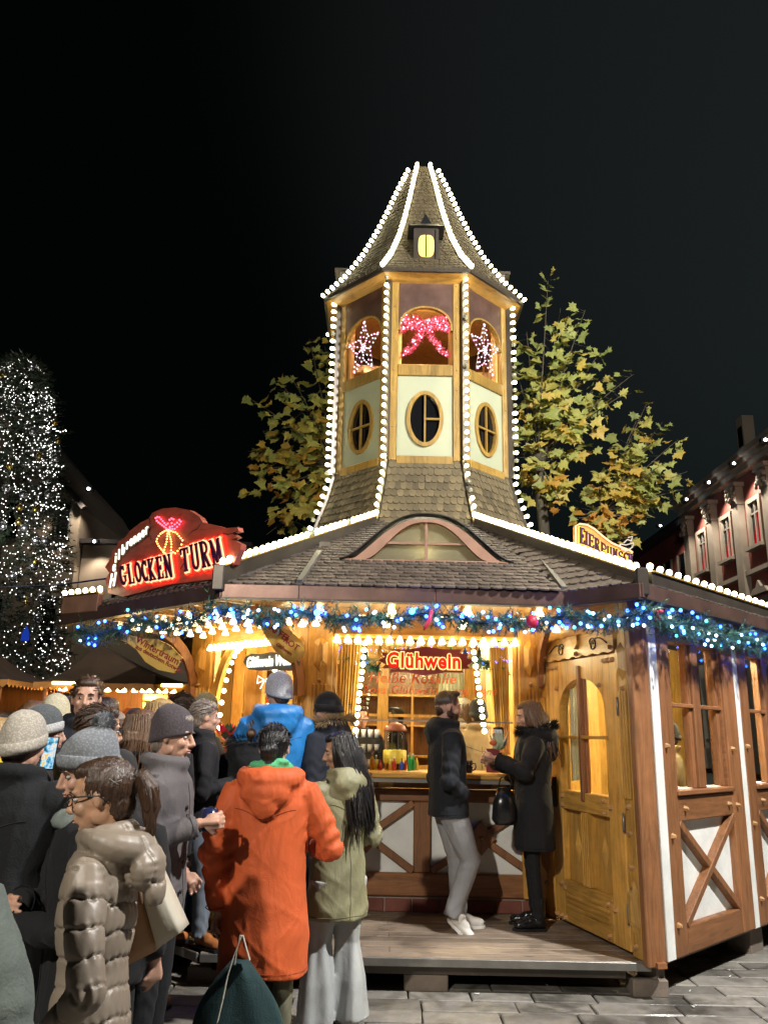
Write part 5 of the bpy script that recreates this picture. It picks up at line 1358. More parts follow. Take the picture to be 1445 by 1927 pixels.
def leaf_mesh(seed):
    r = random.Random(seed)
    P = [(0, 0), (.10, -.03), (.22, -.10), (.26, .02), (.46, .04), (.36, .16), (.44, .33), (.24, .32), (.20, .42), (.12, .40), (0, .66)]
    P = P + [(-p[0], p[1]) for p in P[-2:0:-1]]
    P = [(p[0] * r.uniform(.85, 1.15), p[1] * r.uniform(.88, 1.12)) for p in P]
    c = (0, .2); b1, b2 = r.uniform(.1, .5), r.uniform(-.5, .2)
    f = lambda p: (p[0], p[1], b1 * abs(p[0]) * .5 + b2 * (p[1]) ** 2 * .8 + .05 * math.sin(p[0] * 9))
    vs = [f(c)] + [f(p) for p in P]; n = len(P)
    m = MB(); m.add(vs, [(0, 1 + i, 1 + (i+1) % n) for i in range(n)], True); return m
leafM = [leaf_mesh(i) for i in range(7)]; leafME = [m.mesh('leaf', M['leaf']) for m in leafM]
def plane_tree(label, base, top_z, knuckles, seed, group=None):
    r = random.Random(seed); t = thing('plane_tree', label, 'tree', (base[0], base[1], 0), 0, 'pollarded plane trees behind the hut')
    k0 = Vector(knuckles[0][0])
    m = MB(); m.tube([(base[0], base[1], -.05), (base[0], base[1], 1.0), (base[0]*.7 + k0.x*.3, base[1]*.7+k0.y*.3, 3.0), k0 - Vector((0, 0, .3)), k0], [.22, .16, .11, .08, .10], 12)
    tr = m.build('trunk', M['bark'], t)
    leaves = []
    for K, shoots in knuckles:
        K = Vector(K)
        if (K - k0).length > .1:
            m = MB(); m.tube([k0 - Vector((0, 0, .9)), (k0 + K)/2 - Vector((0, 0, .7)), K], [.12, .09, .11], 10); m.build('limb', M['bark'], t)
        m = MB(); m.ball(K, (.13, .13, .11), 10, 8)
        for i in range(26):
            q = r.uniform(0, 6.28); d = Vector((math.cos(q), math.sin(q)*.8, r.uniform(-.2, .9))).normalized(); m.tube([K, K + d * r.uniform(.2, .5)], [.008, .002], 4)
        m.build('knuckle', M['bark'], t)
        for (tip, nl, droop) in shoots:
            tip = Vector(tip); tip.y += r.uniform(-.5, .5); mid = (K + tip) / 2 + Vector((0, 0, droop * .35))
            P = [K * (1-u)**2 + mid * 2*u*(1-u) + tip * u*u for u in [i/8 for i in range(9)]]
            m = MB(); m.tube(P, [.013 * (1 - i/9) + .0035 for i in range(9)], 5); m.build('shoot', M['bark'], t)
            for i in range(int(nl * 1.3)):
                u = .30 + .72 * (i + r.random()) / (nl * 1.3); u = min(u, 1.0)
                p = K * (1-u)**2 + mid * 2*u*(1-u) + tip * u*u
                side = Vector((r.uniform(-1, 1), r.uniform(-1, .6), r.uniform(-.5, .4))).normalized()
                p2 = p + side * r.uniform(.08, .30) * (1.15 - .4*u)
                leaves.append((p, p2, r.uniform(.15, .30) * (1.15 - .45 * u)))
    r.shuffle(leaves); cnt = 0; st = MB(); pet = MB()
    for p, p2, s in leaves:
        out = (p2 - p).normalized(); y = (out + Vector((0, 0, -.55)) + Vector((r.uniform(-.4, .4), r.uniform(-.4, .4), r.uniform(-.3, .3)))).normalized()
        nz = (Vector((0, -1, .75)) + Vector((r.uniform(-.8, .8), r.uniform(-.6, .6), r.uniform(-.5, .5)))).normalized()
        x = y.cross(nz).normalized(); z = x.cross(y)
        T = Matrix((x, y, z)).transposed().to_4x4() @ Matrix.Diagonal((s*1.35, s*1.35, s*1.35, 1)); T.translation = p2
        pet.v += [tuple(p), tuple(p + Vector((.004, 0, .004))), tuple(p2)]; k = len(pet.v); pet.f.append((k-3, k-2, k-1)); pet.sm.append(False)
        i = r.randrange(7)
        if cnt < 290: inst('leaf', leafME[i], t, T); cnt += 1
        else: st.add([T @ Vector(v) for v in leafM[i].v], leafM[i].f, True)
    o = pet.build('leaf_stalks', M['bark'], t); o['kind'] = 'stuff'
    if st.v: o = st.build('leaves', M['leaf2'], t); o['kind'] = 'stuff'
def tips(lst, Y): return [(at(px, py, Y + dy), n, dr) for px, py, n, dr, dy in lst]
plane_tree('pollarded plane tree with orange and yellow leaves left of the tower', (-.9, 12.6), 8,
  [(at(632, 880, 12.6), tips([(580,628,17,.3,0),(610,640,15,.3,.3),(640,650,12,.3,.4),(520,700,17,.4,-.3),(550,720,13,.4,.2),(478,765,15,.4,0),(458,830,14,.3,-.3),(505,790,12,.3,.3),(475,890,15,.3,.2),(480,945,15,0,0),(500,985,13,-.2,-.3),(530,930,11,.1,.3),(560,960,13,0,-.3),(500,1005,6,-.4,.1),(590,930,9,0,-.4),(600,965,9,0,.2),(560,850,10,.2,0),(600,800,10,.2,.2),(560,760,10,.3,.5),(545,1000,6,-.3,0),(485,860,10,.2,.4),(610,720,10,.3,.2)], 12.6))], 3)
plane_tree('tall pollarded plane tree with green yellow leaves right of the tower', (2.7, 12.4), 9,
  [(at(1012, 862, 12.4), tips([(1022,552,24,.3,0),(1050,590,13,.3,.2),(1090,605,22,.4,0),(985,640,15,.2,.2),(970,700,12,.2,0),(1130,660,20,.4,-.2),(1150,690,15,.3,.3),(1160,760,15,.3,0),(1120,740,13,.3,.4),(1060,680,14,.3,.3),(1010,720,12,.1,-.3),(985,800,9,.1,-.3),(1180,720,10,.3,.2),(1080,800,12,.2,-.3),(1110,840,11,.1,.3),(990,900,9,0,-.3),(1030,930,12,-.1,-.2),(1070,900,11,-.1,.2),(1050,960,10,-.2,0),(1000,950,9,-.2,.3),(1035,780,10,.1,.4)], 12.4))], 5)
plane_tree('dimmer spreading plane tree behind the orange curved sign', (4.3, 13.2), 8,
  [(at(1130, 965, 13.2), tips([(1190,800,14,.3,0),(1215,760,13,.3,.3),(1250,790,13,.3,-.2),(1262,840,13,.2,.2),(1240,880,12,.2,-.2),(1295,885,12,.2,0),(1280,925,11,.1,.3),(1230,940,11,.1,0),(1215,980,11,-.1,-.2),(1190,1010,10,-.2,.2),(1160,1030,10,-.3,0),(1110,1010,10,-.2,-.3),(1080,985,10,-.1,0),(1150,860,12,.2,.2),(1120,900,10,.1,-.3),(1180,900,12,.1,.3),(1205,850,12,.1,0)], 13.2))], 8)

# ================================================================== giant Christmas tree
xt = thing('christmas_tree', 'giant fir covered in tiny white lights at the left edge', 'tree', (-12.6, 26, 0))
m = MB(); m.tube([(-12.6, 26, -.1), (-12.6, 26, 13)], [.3, .05], 10); m.build('trunk', M['bark'], xt)
def xrad(z):
    P = [(0.9, 2.9), (4.3, 2.65), (7.8, 2.15), (11.5, 1.35), (12.8, 1.05), (13.5, .7), (13.9, .15)]
    for (a, ra), (b, rb) in zip(P, P[1:]):
        if z <= b: return ra + (rb - ra) * (z - a) / (b - a)
    return .1
r = random.Random(12); m = MB()
for i in range(3600):
    z = 1.0 + 12.9 * r.random() ** 1.1; q = r.uniform(math.pi, 2*math.pi) if r.random() < .85 else r.uniform(0, math.pi); q += r.uniform(-.3, .3)
    rr_ = xrad(z) * r.uniform(.62, 1.0); p = Vector((-12.6 + rr_ * math.cos(q), 26 + rr_ * math.sin(q), z))
    d = Vector((math.cos(q), math.sin(q), r.uniform(-.5, .2)))
    twig(m, p, d, .42, 9, .17, .022, r)
for (px, py) in ((128, 815), (122, 880), (122, 960), (128, 1030), (105, 845)):
    tip = at(px, py, 25.6); c = Vector((-12.6, 26, tip.z + .1)); 
    for j in range(18):
        p = c.lerp(tip, .5 + .5 * j / 18); twig(m, p, (tip - c) + Vector((0, r.uniform(-.5, .5), r.uniform(-.5, .5))), .3, 8, .14, .02, r)
o = m.build('branches', M['xneedle'], xt); o['kind'] = 'stuff'
M['xled'] = glow('tree_light', (1, .96, .90), 5, False)
m = MB(); oc_v = [(1,0,0),(-1,0,0),(0,1,0),(0,-1,0),(0,0,1),(0,0,-1)]; oc_f = [(0,2,4),(2,1,4),(1,3,4),(3,0,4),(2,0,5),(1,2,5),(3,1,5),(0,3,5)]
for i in range(4200):
    z = 1.6 + 12.25 * r.random(); q = r.uniform(math.pi*.95, 2.05*math.pi)
    rr_ = xrad(z) * r.uniform(.88, 1.05); s = r.uniform(.010, .019)
    p = Vector((-12.6 + rr_ * math.cos(q), 26 + rr_ * math.sin(q), z))
    if mnoise.noise(p * .9) < -.28: continue
    m.add([p + Vector(v) * s for v in oc_v], oc_f)
for (px, py) in ((128, 815), (122, 880), (122, 960), (128, 1030), (105, 845)):
    tip = at(px, py, 25.5)
    for j in range(14):
        p = Vector((tip.x - j*.07 + r.uniform(-.03,.03), 25.4, tip.z + j * .015 + r.uniform(-.05, .05))); m.add([p + Vector(v) * .02 for v in oc_v], oc_f)
o = m.build('string_lights', M['xled'], xt); o['kind'] = 'stuff'
lamp('tree_glow', (-11.0, 23.0, 7), 60, (.9, .93, 1), .5, xt)
M['silver'] = plain('silver_bauble', (.6, .6, .58), .15, .9, bs=0); M['goldb'] = plain('gold_bauble', (.6, .42, .1), .2, .9, bs=0)
for i, (px, py, c) in enumerate(sorted([(62,812,'s'),(75,858,'g'),(106,862,'s'),(12,920,'s'),(44,930,'s'),(38,955,'g'),(68,958,'g'),(6,990,'s'),(48,993,'s'),(36,982,'g'),(70,1018,'s'),(88,1019,'s'),(68,1060,'g'),(64,1068,'s'),(24,1088,'s'),(80,1125,'s'),(72,1163,'s'),(50,1135,'g'),(82,1237,'s'),(18,878,'g'),(93,930,'s'),(104,795,'g'),(110,830,'g'),(60,690,'s'),(5,705,'g'),(26,770,'s'),(105,1195,'s')], key=lambda q: q[1])):
    z = at(px, py, 24.2).z; p = at(px, py, 26 - max(.5, xrad(z) * .85) - .1)
    m = MB(); m.ball(p, .13 if c == 's' else .10, 12, 8); m.tube([p + Vector((0, 0, .1)), p + Vector((0, 0, .2))], [.03, .01], 6)
    vert = 'low' if py > 1050 else 'high' if py < 870 else 'halfway up'
    BC = globals().setdefault('BC', {}); kq = c; BC[kq] = BC.get(kq, 0) + 1
    tag(m.build('bauble', M['silver'] if c == 's' else M['goldb']), f"{'silver' if c == 's' else 'gold'} glass bauble {vert} on the giant fir, {ORD[BC[c]-1]} {'silver' if c == 's' else 'gold'} one from the top", 'bauble', 'baubles on the giant fir')
m = MB(Matrix.Translation(at(49, 1192, 23.2))); m.lathe([(.11, -.2), (.10, -.05), (.07, .08), (.02, .2)], 12); tag(m.build('bell_ornament', glow('blue_ornament', (.02, .08, .7), .35)), 'glowing blue bell ornament low on the giant lit fir', 'ornament')

# ================================================================== buildings
M['facade'] = plain('red_brown_render', (.24, .06, .045), .8, var=.15, scale=1.2, bscale=12)
M['sand'] = plain('grey_sandstone', (.25, .21, .165), .8, var=.15, scale=2, bscale=10)
M['beige'] = plain('beige_render', (.34, .27, .20), .85, var=.12, scale=.8, bscale=8)
M['rooftile'] = plain('dark_roof', (.05, .04, .04), .8)
M['redcurtain'] = glow('lit_red_curtain', (.5, .01, .015), .55, False)
M['spot'] = glow('floodlight_face', (.85, .92, 1), 30)
M['winframe'] = plain('pale_window_frame', (.24, .22, .19), .6)
def spot(p, aim, power, parent, group_label, seed=0):
    t = thing('floodlight', group_label, 'floodlight', tuple(p), 0, 'floodlights along the eaves')
    m = MB(); m.box((p[0]-.16, p[1]-.12, p[2]-.08), (p[0]+.16, p[1]+.12, p[2]+.08)); m.build('housing', M['black'], t)
    m = MB(); m.ball((p[0], p[1]-.14, p[2]-.02), .06, 10, 6); m.build('lamp_face', M['spot'], t)
    ld = bpy.data.lights.new('spot_light', 'SPOT'); ld.energy = power; ld.color = (1, .88, .72); ld.spot_size = R(120); ld.spot_blend = .6; ld.shadow_soft_size = .1
    d = (Vector(aim) - Vector(p)).normalized(); q = Vector((0, 0, -1)).rotation_difference(d)
    link(bpy.data.objects.new('spot_light', ld), t, Matrix.Translation(Vector(p) + d * .3) @ q.to_matrix().to_4x4())
pal = thing('palace', 'ornate red palace facade with sandstone pilasters and sculpted capitals', 'building', (17, 38, 0))
XF = 17.0
m = MB(); m.box((XF, 33.0 - 8, 0), (XF + 8, 44.2, 14.0)); m.build('wall', M['facade'], pal)
m = MB(); m.box((XF - .55, 25, 14.0), (XF + 8, 44.5, 14.22)); m.box((XF - .35, 25, 13.75), (XF, 44.4, 14.0)); m.box((XF - .75, 25, 14.22), (XF + 8, 44.7, 14.5)); m.build('cornice', M['sand'], pal)
m = MB(); m.add([(XF - .6, 25, 14.5), (XF - .6, 44.6, 14.5), (XF + 4, 44.6, 17.5), (XF + 4, 25, 17.5)], [(0, 1, 2, 3)]); m.build('roof', M['rooftile'], pal)
m = MB(); m.box((XF + .05, 36.4, 14.3), (XF + .6, 37.1, 16.7)); dm = m.build('dormer', M['beige'], pal)
m = MB(); m.box((XF + .03, 36.5, 15.2), (XF + .048, 36.95, 16.2)); m.build('dormer_window', M['darkpane'], dm)
def palwindow(yc, zc, w=1.0, h=2.0, red=True, big=True):
    m = MB(); x = XF
    m.box((x - .16, yc - w/2 - .2, zc - h/2 - .05), (x + .02, yc - w/2, zc + h/2 + .2)); m.box((x - .16, yc + w/2, zc - h/2 - .05), (x + .02, yc + w/2 + .2, zc + h/2 + .2))
    m.box((x - .16, yc - w/2, zc + h/2), (x + .02, yc + w/2, zc + h/2 + .2)); m.box((x - .35, yc - w/2 - .3, zc - h/2 - .2), (x + .02, yc + w/2 + .3, zc - h/2 - .051))
    wf = m.build('window', M['sand'], pal)
    m = MB(); m.box((x - .015, yc - w/2, zc - h/2), (x - .005, yc + w/2, zc + h/2)); m.build('pane', M['darkpane'], wf)
    m = MB(); m.box((x - .09, yc - .04, zc - h/2), (x - .02, yc + .04, zc + h/2)); m.box((x - .085, yc - w/2, zc + h*.22), (x - .025, yc + w/2, zc + h*.22 + .07)); m.box((x-.08, yc-w/2, zc-h/2), (x-.02, yc-w/2+.06, zc+h/2)); m.box((x-.08, yc+w/2-.06, zc-h/2), (x-.02, yc+w/2, zc+h/2)); m.build('sash', M['winframe'], wf)
    if red:
        m = MB(); m.add([(x - .018, yc - w/2 + .05, zc - h/2), (x - .018, yc + w/2 - .05, zc - h/2), (x - .018, yc + .15, zc + h*.2), (x - .018, yc - .12, zc + h*.25), (x - .018, yc - .3, zc)], [(0, 1, 2, 3, 4)]); m.build('red_curtain', M['redcurtain'], wf)
for i, yc in enumerate((42.0, 38.9, 35.8, 32.7, 29.6)):
    palwindow(yc, 11.2); palwindow(yc, 6.6, red=False); palwindow(yc, 3.0, 1.3, 2.6, red=False)
    m = MB(); m.prism([(-.85, 0), (.85, 0), (.6, .25), (.25, .3), (0, .6), (-.25, .3), (-.6, .25)], -.28, .0, Matrix.Translation((XF, yc, 7.95)) @ Matrix.Rotation(R(-90), 4, 'Z')); m.build('window_pediment', M['sand'], pal)
for yc in (43.6, 40.4, 37.3, 34.2, 31.1, 28.0):
    m = MB(); m.box((XF - .32, yc - .34, 1.2), (XF + .02, yc + .34, 12.4)); m.box((XF - .42, yc - .45, .2), (XF + .02, yc + .45, 1.2)); pl = m.build('pilaster', M['sand'], pal)
    m = MB(); rr = random.Random(int(yc * 10))
    m.box((XF - .5, yc - .55, 13.25), (XF + .02, yc + .55, 13.45)); m.box((XF - .36, yc - .38, 12.4), (XF + .02, yc + .38, 13.25))
    for i in range(16): m.ball((XF - .4 - rr.uniform(0, .1), yc + rr.uniform(-.45, .45), rr.uniform(12.5, 13.2)), (.09, .11, .13), 6, 4)
    m.build('capital', M['sand'], pl)
m = MB(); m.box((XF - .25, 25, 8.95), (XF + .01, 44.3, 9.15)); m.build('string_course', M['sand'], pal)
for i, (px, py) in enumerate([(1437, 832), (1378, 872), (1331, 906), (1289, 936)]):
    d = ray(px, py); t = (XF - 1.0) / d.x; y = d.y * t
    spot((XF - 1.0, y, 13.75 + .15), (XF, y - .5, 5), 900, None, ['floodlight at the upper right end of the palace eave', 'floodlight under the palace eave near the roof box', 'third floodlight from the right along the palace eave', 'floodlight at the far corner of the palace eave'][i])
spot((XF - .9, 46.0, 13.6), (XF + .3, 46.5, 5), 200, None, 'floodlight on the plainer red building left of the palace corner')
rb = thing('red_building', 'plain dark red building continuing left of the palace', 'building', (18, 55, 0))
m = MB(); m.box((XF + .6, 44.25, 0), (XF + 8, 72, 13.6)); m.build('wall', M['facade'], rb)
m = MB(); m.box((XF + .1, 44.75, 13.6), (XF + 8, 72.3, 14.0)); m.add([(XF, 44.8, 14.0), (XF, 72.3, 14.0), (XF + 5, 72.3, 17), (XF + 5, 44.8, 17)], [(0, 1, 2, 3)]); m.build('roof', M['rooftile'], rb)
for i, yc in enumerate([46.8 + 2.4 * k for k in range(10)]):
    for zc in (11.0, 7.2, 3.6):
        m = MB(); m.box((XF + .45, yc - .75, zc - 1.2), (XF + .62, yc + .75, zc - 1.05)); m.box((XF + .5, yc - .7, zc - 1.05), (XF + .62, yc - .55, zc + 1.15)); m.box((XF + .5, yc + .55, zc - 1.05), (XF + .62, yc + .7, zc + 1.15)); wf = m.build('window', M['sand'], rb)
        m = MB(); m.box((XF + .57, yc - .55, zc - 1.05), (XF + .59, yc + .55, zc + 1.15)); m.build('pane', M['darkpane'], wf)
lb = thing('beige_building', 'tall beige gabled building behind the giant fir', 'building', (-17, 38, 0))
m = MB(); m.prism([(-22, 0), (-13.85, 0), (-13.85, 11.3), (-15.2, 13.3), (-22, 20)], 36, 46); m.build('wall', M['beige'], lb)
m = MB(); m.beam((-13.6, 35.7, 11.2), (-22, 35.7, 20.4), .3, .22); m.beam((-13.6, 46, 11.2), (-22, 46, 20.4), .3, .22); m.build('roof_edge', M['rooftile'], lb)
for (x, z, w, h) in ((-14.55, 10.7, .5, 1.6), (-14.7, 6.0, .6, 2.2), (-17, 10.7, .8, 1.8), (-17.2, 6, .8, 2.0), (-14.6, 2.5, .7, 2.0)):
    m = MB(); m.box((x - w/2 - .1, 35.9, z - h/2 - .1), (x + w/2 + .1, 36.0, z + h/2 + .1)); wf = m.build('window', M['winframe'], lb)
    m = MB(); m.box((x - w/2, 35.86, z - h/2), (x + w/2, 35.895, z + h/2)); m.build('pane', M['darkpane'], wf)
spot((-13.2, 35.0, 11.9), (-15.5, 36, 4), 260, None, 'bright floodlight at the gable corner of the beige building')
ll = thing('beige_building', 'lower beige building between the gable and the lettered sign', 'building', (-11, 37, 0))
m = MB(); m.box((-13.8, 36.6, 0), (-6, 44, 9.7)); m.build('wall', M['beige'], ll)
m = MB(); m.box((-13.84, 36.2, 9.7), (-6, 44, 9.9)); m.build('eave', M['rooftile'], ll)
for x in (-11.75, -9.2):
    m = MB(); m.box((x - .55, 36.5, 6.9), (x + .55, 36.6, 9.0)); wf = m.build('window', M['winframe'], ll)
    m = MB(); m.box((x - .45, 36.46, 7.0), (x + .45, 36.495, 8.9)); m.build('pane', M['darkpane'], wf)
    m = MB(); m.box((x - .03, 36.43, 7.0), (x + .03, 36.455, 8.9)); m.build('sash', M['winframe'], wf)
spot((-13.0, 35.9, 9.7), (-12.4, 36.6, 4), 130, None, 'small floodlight on the eave of the lower beige building')
m = MB(); m.tube([at(0, 1106, 22), at(110, 1101, 20), at(205, 1088, 17)], .02, 5); tag(m.build('cable', M['blueled'] if False else plain('blue_cable', (.02, .04, .25), .5)), 'dark blue cable crossing in front of the giant fir', 'cable')

# ================================================================== far stalls on the left
M['canvas'] = plain('brown_canvas', (.055, .032, .018), .8, var=.3, scale=2, bscale=20)
def stall(label, peak, x0, x1, y0, y1, ze, lights, n=15):
    t = thing('market_stall', label, 'stall', ((x0+x1)/2, y0, 0)); pk = Vector(peak)
    c = [Vector((x0, y0, ze)), Vector((x1, y0, ze)), Vector((x1, y1, ze)), Vector((x0, y1, ze))]
    m = MB(); vs = []; fs = []; N = 10
    for s_ in range(4):
        a, b = c[s_], c[(s_+1) % 4]; base = len(vs)
        for j in range(N + 1):
            f = j / N; l = a.lerp(pk, f); rr_ = b.lerp(pk, f); sag = -.14 * math.sin(math.pi * f)
            for i in range(N + 1): p = l.lerp(rr_, i / N); vs.append(p + Vector((0, 0, sag + .02 * math.sin(i * 2.2) * (1-f))))
        for j in range(N):
            for i in range(N): q = base + j*(N+1) + i; fs.append((q, q+1, q+N+2, q+N+1))
    m.add(vs, fs, True); m.build('canopy', M['canvas'], t)
    m = MB(); e = MB()
    for a, b in ((c[0], c[1]), (c[1], c[2]), (c[0], c[3])):
        L = (b - a).length; k = int(L / .12)
        for i in range(k):
            p = a.lerp(b, i / k); q = a.lerp(b, (i+1) / k); mid = (p + q) / 2
            e.add([p, q, q - Vector((0, 0, .06)), mid - Vector((0, 0, .11)), p - Vector((0, 0, .06))], [(0, 1, 2, 3, 4)])
    e.build('scalloped_edge', plain('orange_trim', (.45, .20, .05), .6), t)
    for x in (x0 + .15, x1 - .15):
        for y in (y0 + .1, y1 - .1): m = MB(); m.tube([(x, y, 0), (x, y, ze)], .04, 8); m.build('pole', M['timber'], t)
    m = MB(); m.box((x0 + .3, y0 + .2, .0), (x1 - .3, y0 + .75, 1.05)); m.box((x0 + .2, y0 + .1, 1.05), (x1 - .2, y0 + .85, 1.1)); m.build('counter', M['timber'], t)
    m = MB(); m.box((x0 + .2, y1 - .2, .0), (x1 - .2, y1 - .15, ze)); m.build('back_panel', M['timber'], t)
    for i in range(5):
        m = MB(); m.box(((x0+x1)/2 + .05, y0 + 1.2, 1.55 + i*.13), ((x0+x1)/2 + .45, y0 + 1.6, 1.66 + i*.13), bev=.01); m.build('stacked_box', M['pine'], t)
    if lights:
        for i in range(n):
            x = x0 + .35 + (x1 - x0 - .7) * i / (n - 1) + random.uniform(-.05, .05); inst('lamp_cup', ME_CUP, t, Matrix.Translation((x, y0 + .06, ze - .03)) @ Matrix.Rotation(R(180), 4, 'X') @ Matrix.Scale(1.35, 4))
        lamp('stall_light', ((x0+x1)/2, y0 + .5, ze - .15), 130, (1, .62, .2), .1, t)
    return t
s1 = stall('market stall with pointed brown canvas roof and yellow lamps', at(187, 1208, 13.0), -5.0, -2.6, 12.0, 14.2, 2.27, True)
for (xa, xb) in ((-4.72, -4.38), (-3.15, -2.85)):
    m = MB(); m.tube([(xa, 11.98, 2.26), (xb, 11.98, 2.26)], .022, 8); m.build('tube_lamp', glow('yellow_tube', (1, .75, .2), 7), s1)
stall('second brown canopy stall cut off by the left edge of the picture', at(-40, 1200, 12.5), -8.0, -5.15, 11.5, 14.0, 2.27, False)
# ================================================================== people
def smooth_mesh(mb, voxel, it, name):
    me = bpy.data.meshes.new(name); me.from_pydata(mb.v, [], mb.f)
    bm = bmesh.new(); bm.from_mesh(me); bmesh.ops.recalc_face_normals(bm, faces=bm.faces); bm.to_mesh(me); bm.free()
    ob = bpy.data.objects.new(name, me); md = ob.modifiers.new('r', 'REMESH'); md.mode = 'VOXEL'; md.voxel_size = voxel; md.use_smooth_shade = True
    if it: s = ob.modifiers.new('s', 'SMOOTH'); s.factor = .5; s.iterations = it
    out = evalmesh(ob)
    bpy.data.objects.remove(ob); bpy.data.meshes.remove(me)
    out.name = name; out.polygons.foreach_set('use_smooth', [True] * len(out.polygons)); return out
def getv(me):
    v = np.empty(len(me.vertices) * 3); me.vertices.foreach_get('co', v); return v.reshape(-1, 3)
def getn(me):
    n = np.empty(len(me.vertices) * 3); me.vertices.foreach_get('normal', n); return n.reshape(-1, 3)
def setv(me, v): me.vertices.foreach_set('co', v.reshape(-1)); me.update()
def ridges(V, seed, f, stretch=(1, 1, 1), n=4):
    r = np.random.RandomState(seed); P = V * np.array(stretch); out = np.zeros(len(V))
    for i in range(n):
        d = r.normal(size=3); d /= np.linalg.norm(d); e = r.normal(size=3); e /= np.linalg.norm(e)
        ph = r.uniform(0, 6.28); fr = f * r.uniform(.6, 1.5)
        s = np.sin(P @ d * fr + 1.6 * np.sin(P @ e * fr * .55 + ph) + ph)
        g_ = r.normal(size=3); g_ /= np.linalg.norm(g_); mk = .5 + .5 * np.sin(P @ g_ * fr * .35 + ph * 2)
        out += np.exp(-(s / .30) ** 2) * mk * 1.5 - .35
    return out / n * 1.6
def finish(me, name, mat, person, T):
    me.materials.clear(); me.materials.append(mat)
    o = bpy.data.objects.new(name, me); link(o, person, T); return o
def pbuild(m, name, mat, person, T, smooth=True):
    me = m.mesh(name, mat)
    bm = bmesh.new(); bm.from_mesh(me); bmesh.ops.recalc_face_normals(bm, faces=bm.faces); bm.to_mesh(me); bm.free()
    return link(bpy.data.objects.new(name, me), person, T)
def skinmat(name, c):
    m, nt, b = nodes(name); n = noise(nt, coords(nt), 18, 4)
    col = ramp(nt, n, [(.3, sc(c, .74)), (.7, (min(1, c[0]*1.08), c[1]*1.02, c[2]))]); nt.links.new(col, b.inputs['Base Color'])
    b.inputs['Roughness'].default_value = .48; b.inputs['Subsurface Weight'].default_value = .12; b.inputs['Subsurface Radius'].default_value = (.02, .008, .004)
    bump(nt, b, noise(nt, coords(nt), 160, 2), .12, .002); return m
def hairmat(name, c, rough=.38, fac=1.0):
    m, nt, b = nodes(name); n = noise(nt, coords(nt, (55, 55, 3)), 3.5, 4, .6, .3)
    col = ramp(nt, n, [(.3, sc(c, .45)), (.7, sc(c, 1.6))]); nt.links.new(col, b.inputs['Base Color']); b.inputs['Roughness'].default_value = rough
    b.inputs['Specular IOR Level'].default_value = .6; bump(nt, b, n, .8, .006); return m
SK = skinmat('skin_fair', (.56, .33, .24)); SK2 = skinmat('skin_warm', (.50, .29, .18))
HB = hairmat('black_hair', (.010, .009, .010), .30); HBR = hairmat('dark_brown_hair', (.045, .022, .012), .33); HM = hairmat('brown_hair', (.11, .055, .025)); HBL = hairmat('blond_hair', (.36, .23, .09)); HR = hairmat('auburn_hair', (.16, .045, .015)); HG = hairmat('grey_hair', (.22, .18, .15))
EYEW = plain('eye_white', (.42, .40, .37), .25, var=.02, bs=0); EYED = plain('eye_dark', (.02, .012, .008), .15, bs=0); LIP = plain('lips', (.42, .20, .16), .45, bs=0)
def knit(name, c):
    m, nt, b = nodes(name); v = coords(nt); n = noise(nt, v, 60, 2)
    w = nt.nodes.new('ShaderNodeTexVoronoi'); w.inputs['Scale'].default_value = 110; nt.links.new(v, w.inputs['Vector'])
    col = ramp(nt, w.outputs['Distance'], [(.0, sc(c, 1.25)), (.6, sc(c, .7))]); nt.links.new(col, b.inputs['Base Color']); b.inputs['Roughness'].default_value = .95
    b.inputs['Sheen Weight'].default_value = .1; bump(nt, b, w.outputs['Distance'], -.6, .004); return m
def hand(m, W, D, N, side, curl=.8, s=1.0, spread=1.0):
    """W wrist, D direction of the palm, N palm normal (fingers curl towards N)"""
    W, D, N = Vector(W), Vector(D).normalized(), Vector(N).normalized(); S = D.cross(N).normalized() * side; N = (N - D * N.dot(D)).normalized()
    m.tube([W - D*.03, W + D*.01, W + D*.05, W + D*.085], [.026*s, .030*s, .040*s, .036*s], 10, sq=.55)
    m.ball(W + D*.055, (.04*s, .04*s, .022*s), 10, 6, Matrix((D, S, N)).transposed())
    L = (.068, .078, .072, .056)
    for i in range(4):
        o = S * ((1.5 - i) * .0195 * s) ; p = W + D * (.082 - abs(1.5 - i) * .004) * s + o; a = 0; pts = [p - D*.02, p]
        for seg in range(3):
            a += curl * (.75, .85, .6)[seg]; d = D * math.cos(a) + N * math.sin(a) + S * (1.5 - i) * .05 * spread
            p = p + d.normalized() * L[i] * (.42, .32, .26)[seg] * s; pts.append(p)
        m.tube(pts, [.0095*s, .0095*s, .009*s, .0082*s, .0065*s], 7)
    p = W + D*.03*s + S*.028*s; d = (D*.6 + S*.75 + N*.3).normalized(); pts = [p - d*.015, p, p + d*.034*s]; d2 = (D*.75 + S*.15 + N*(.35 + .5*curl)).normalized()
    pts.append(pts[-1] + d2*.03*s); m.tube(pts, [.011*s, .0125*s, .011*s, .008*s], 7)
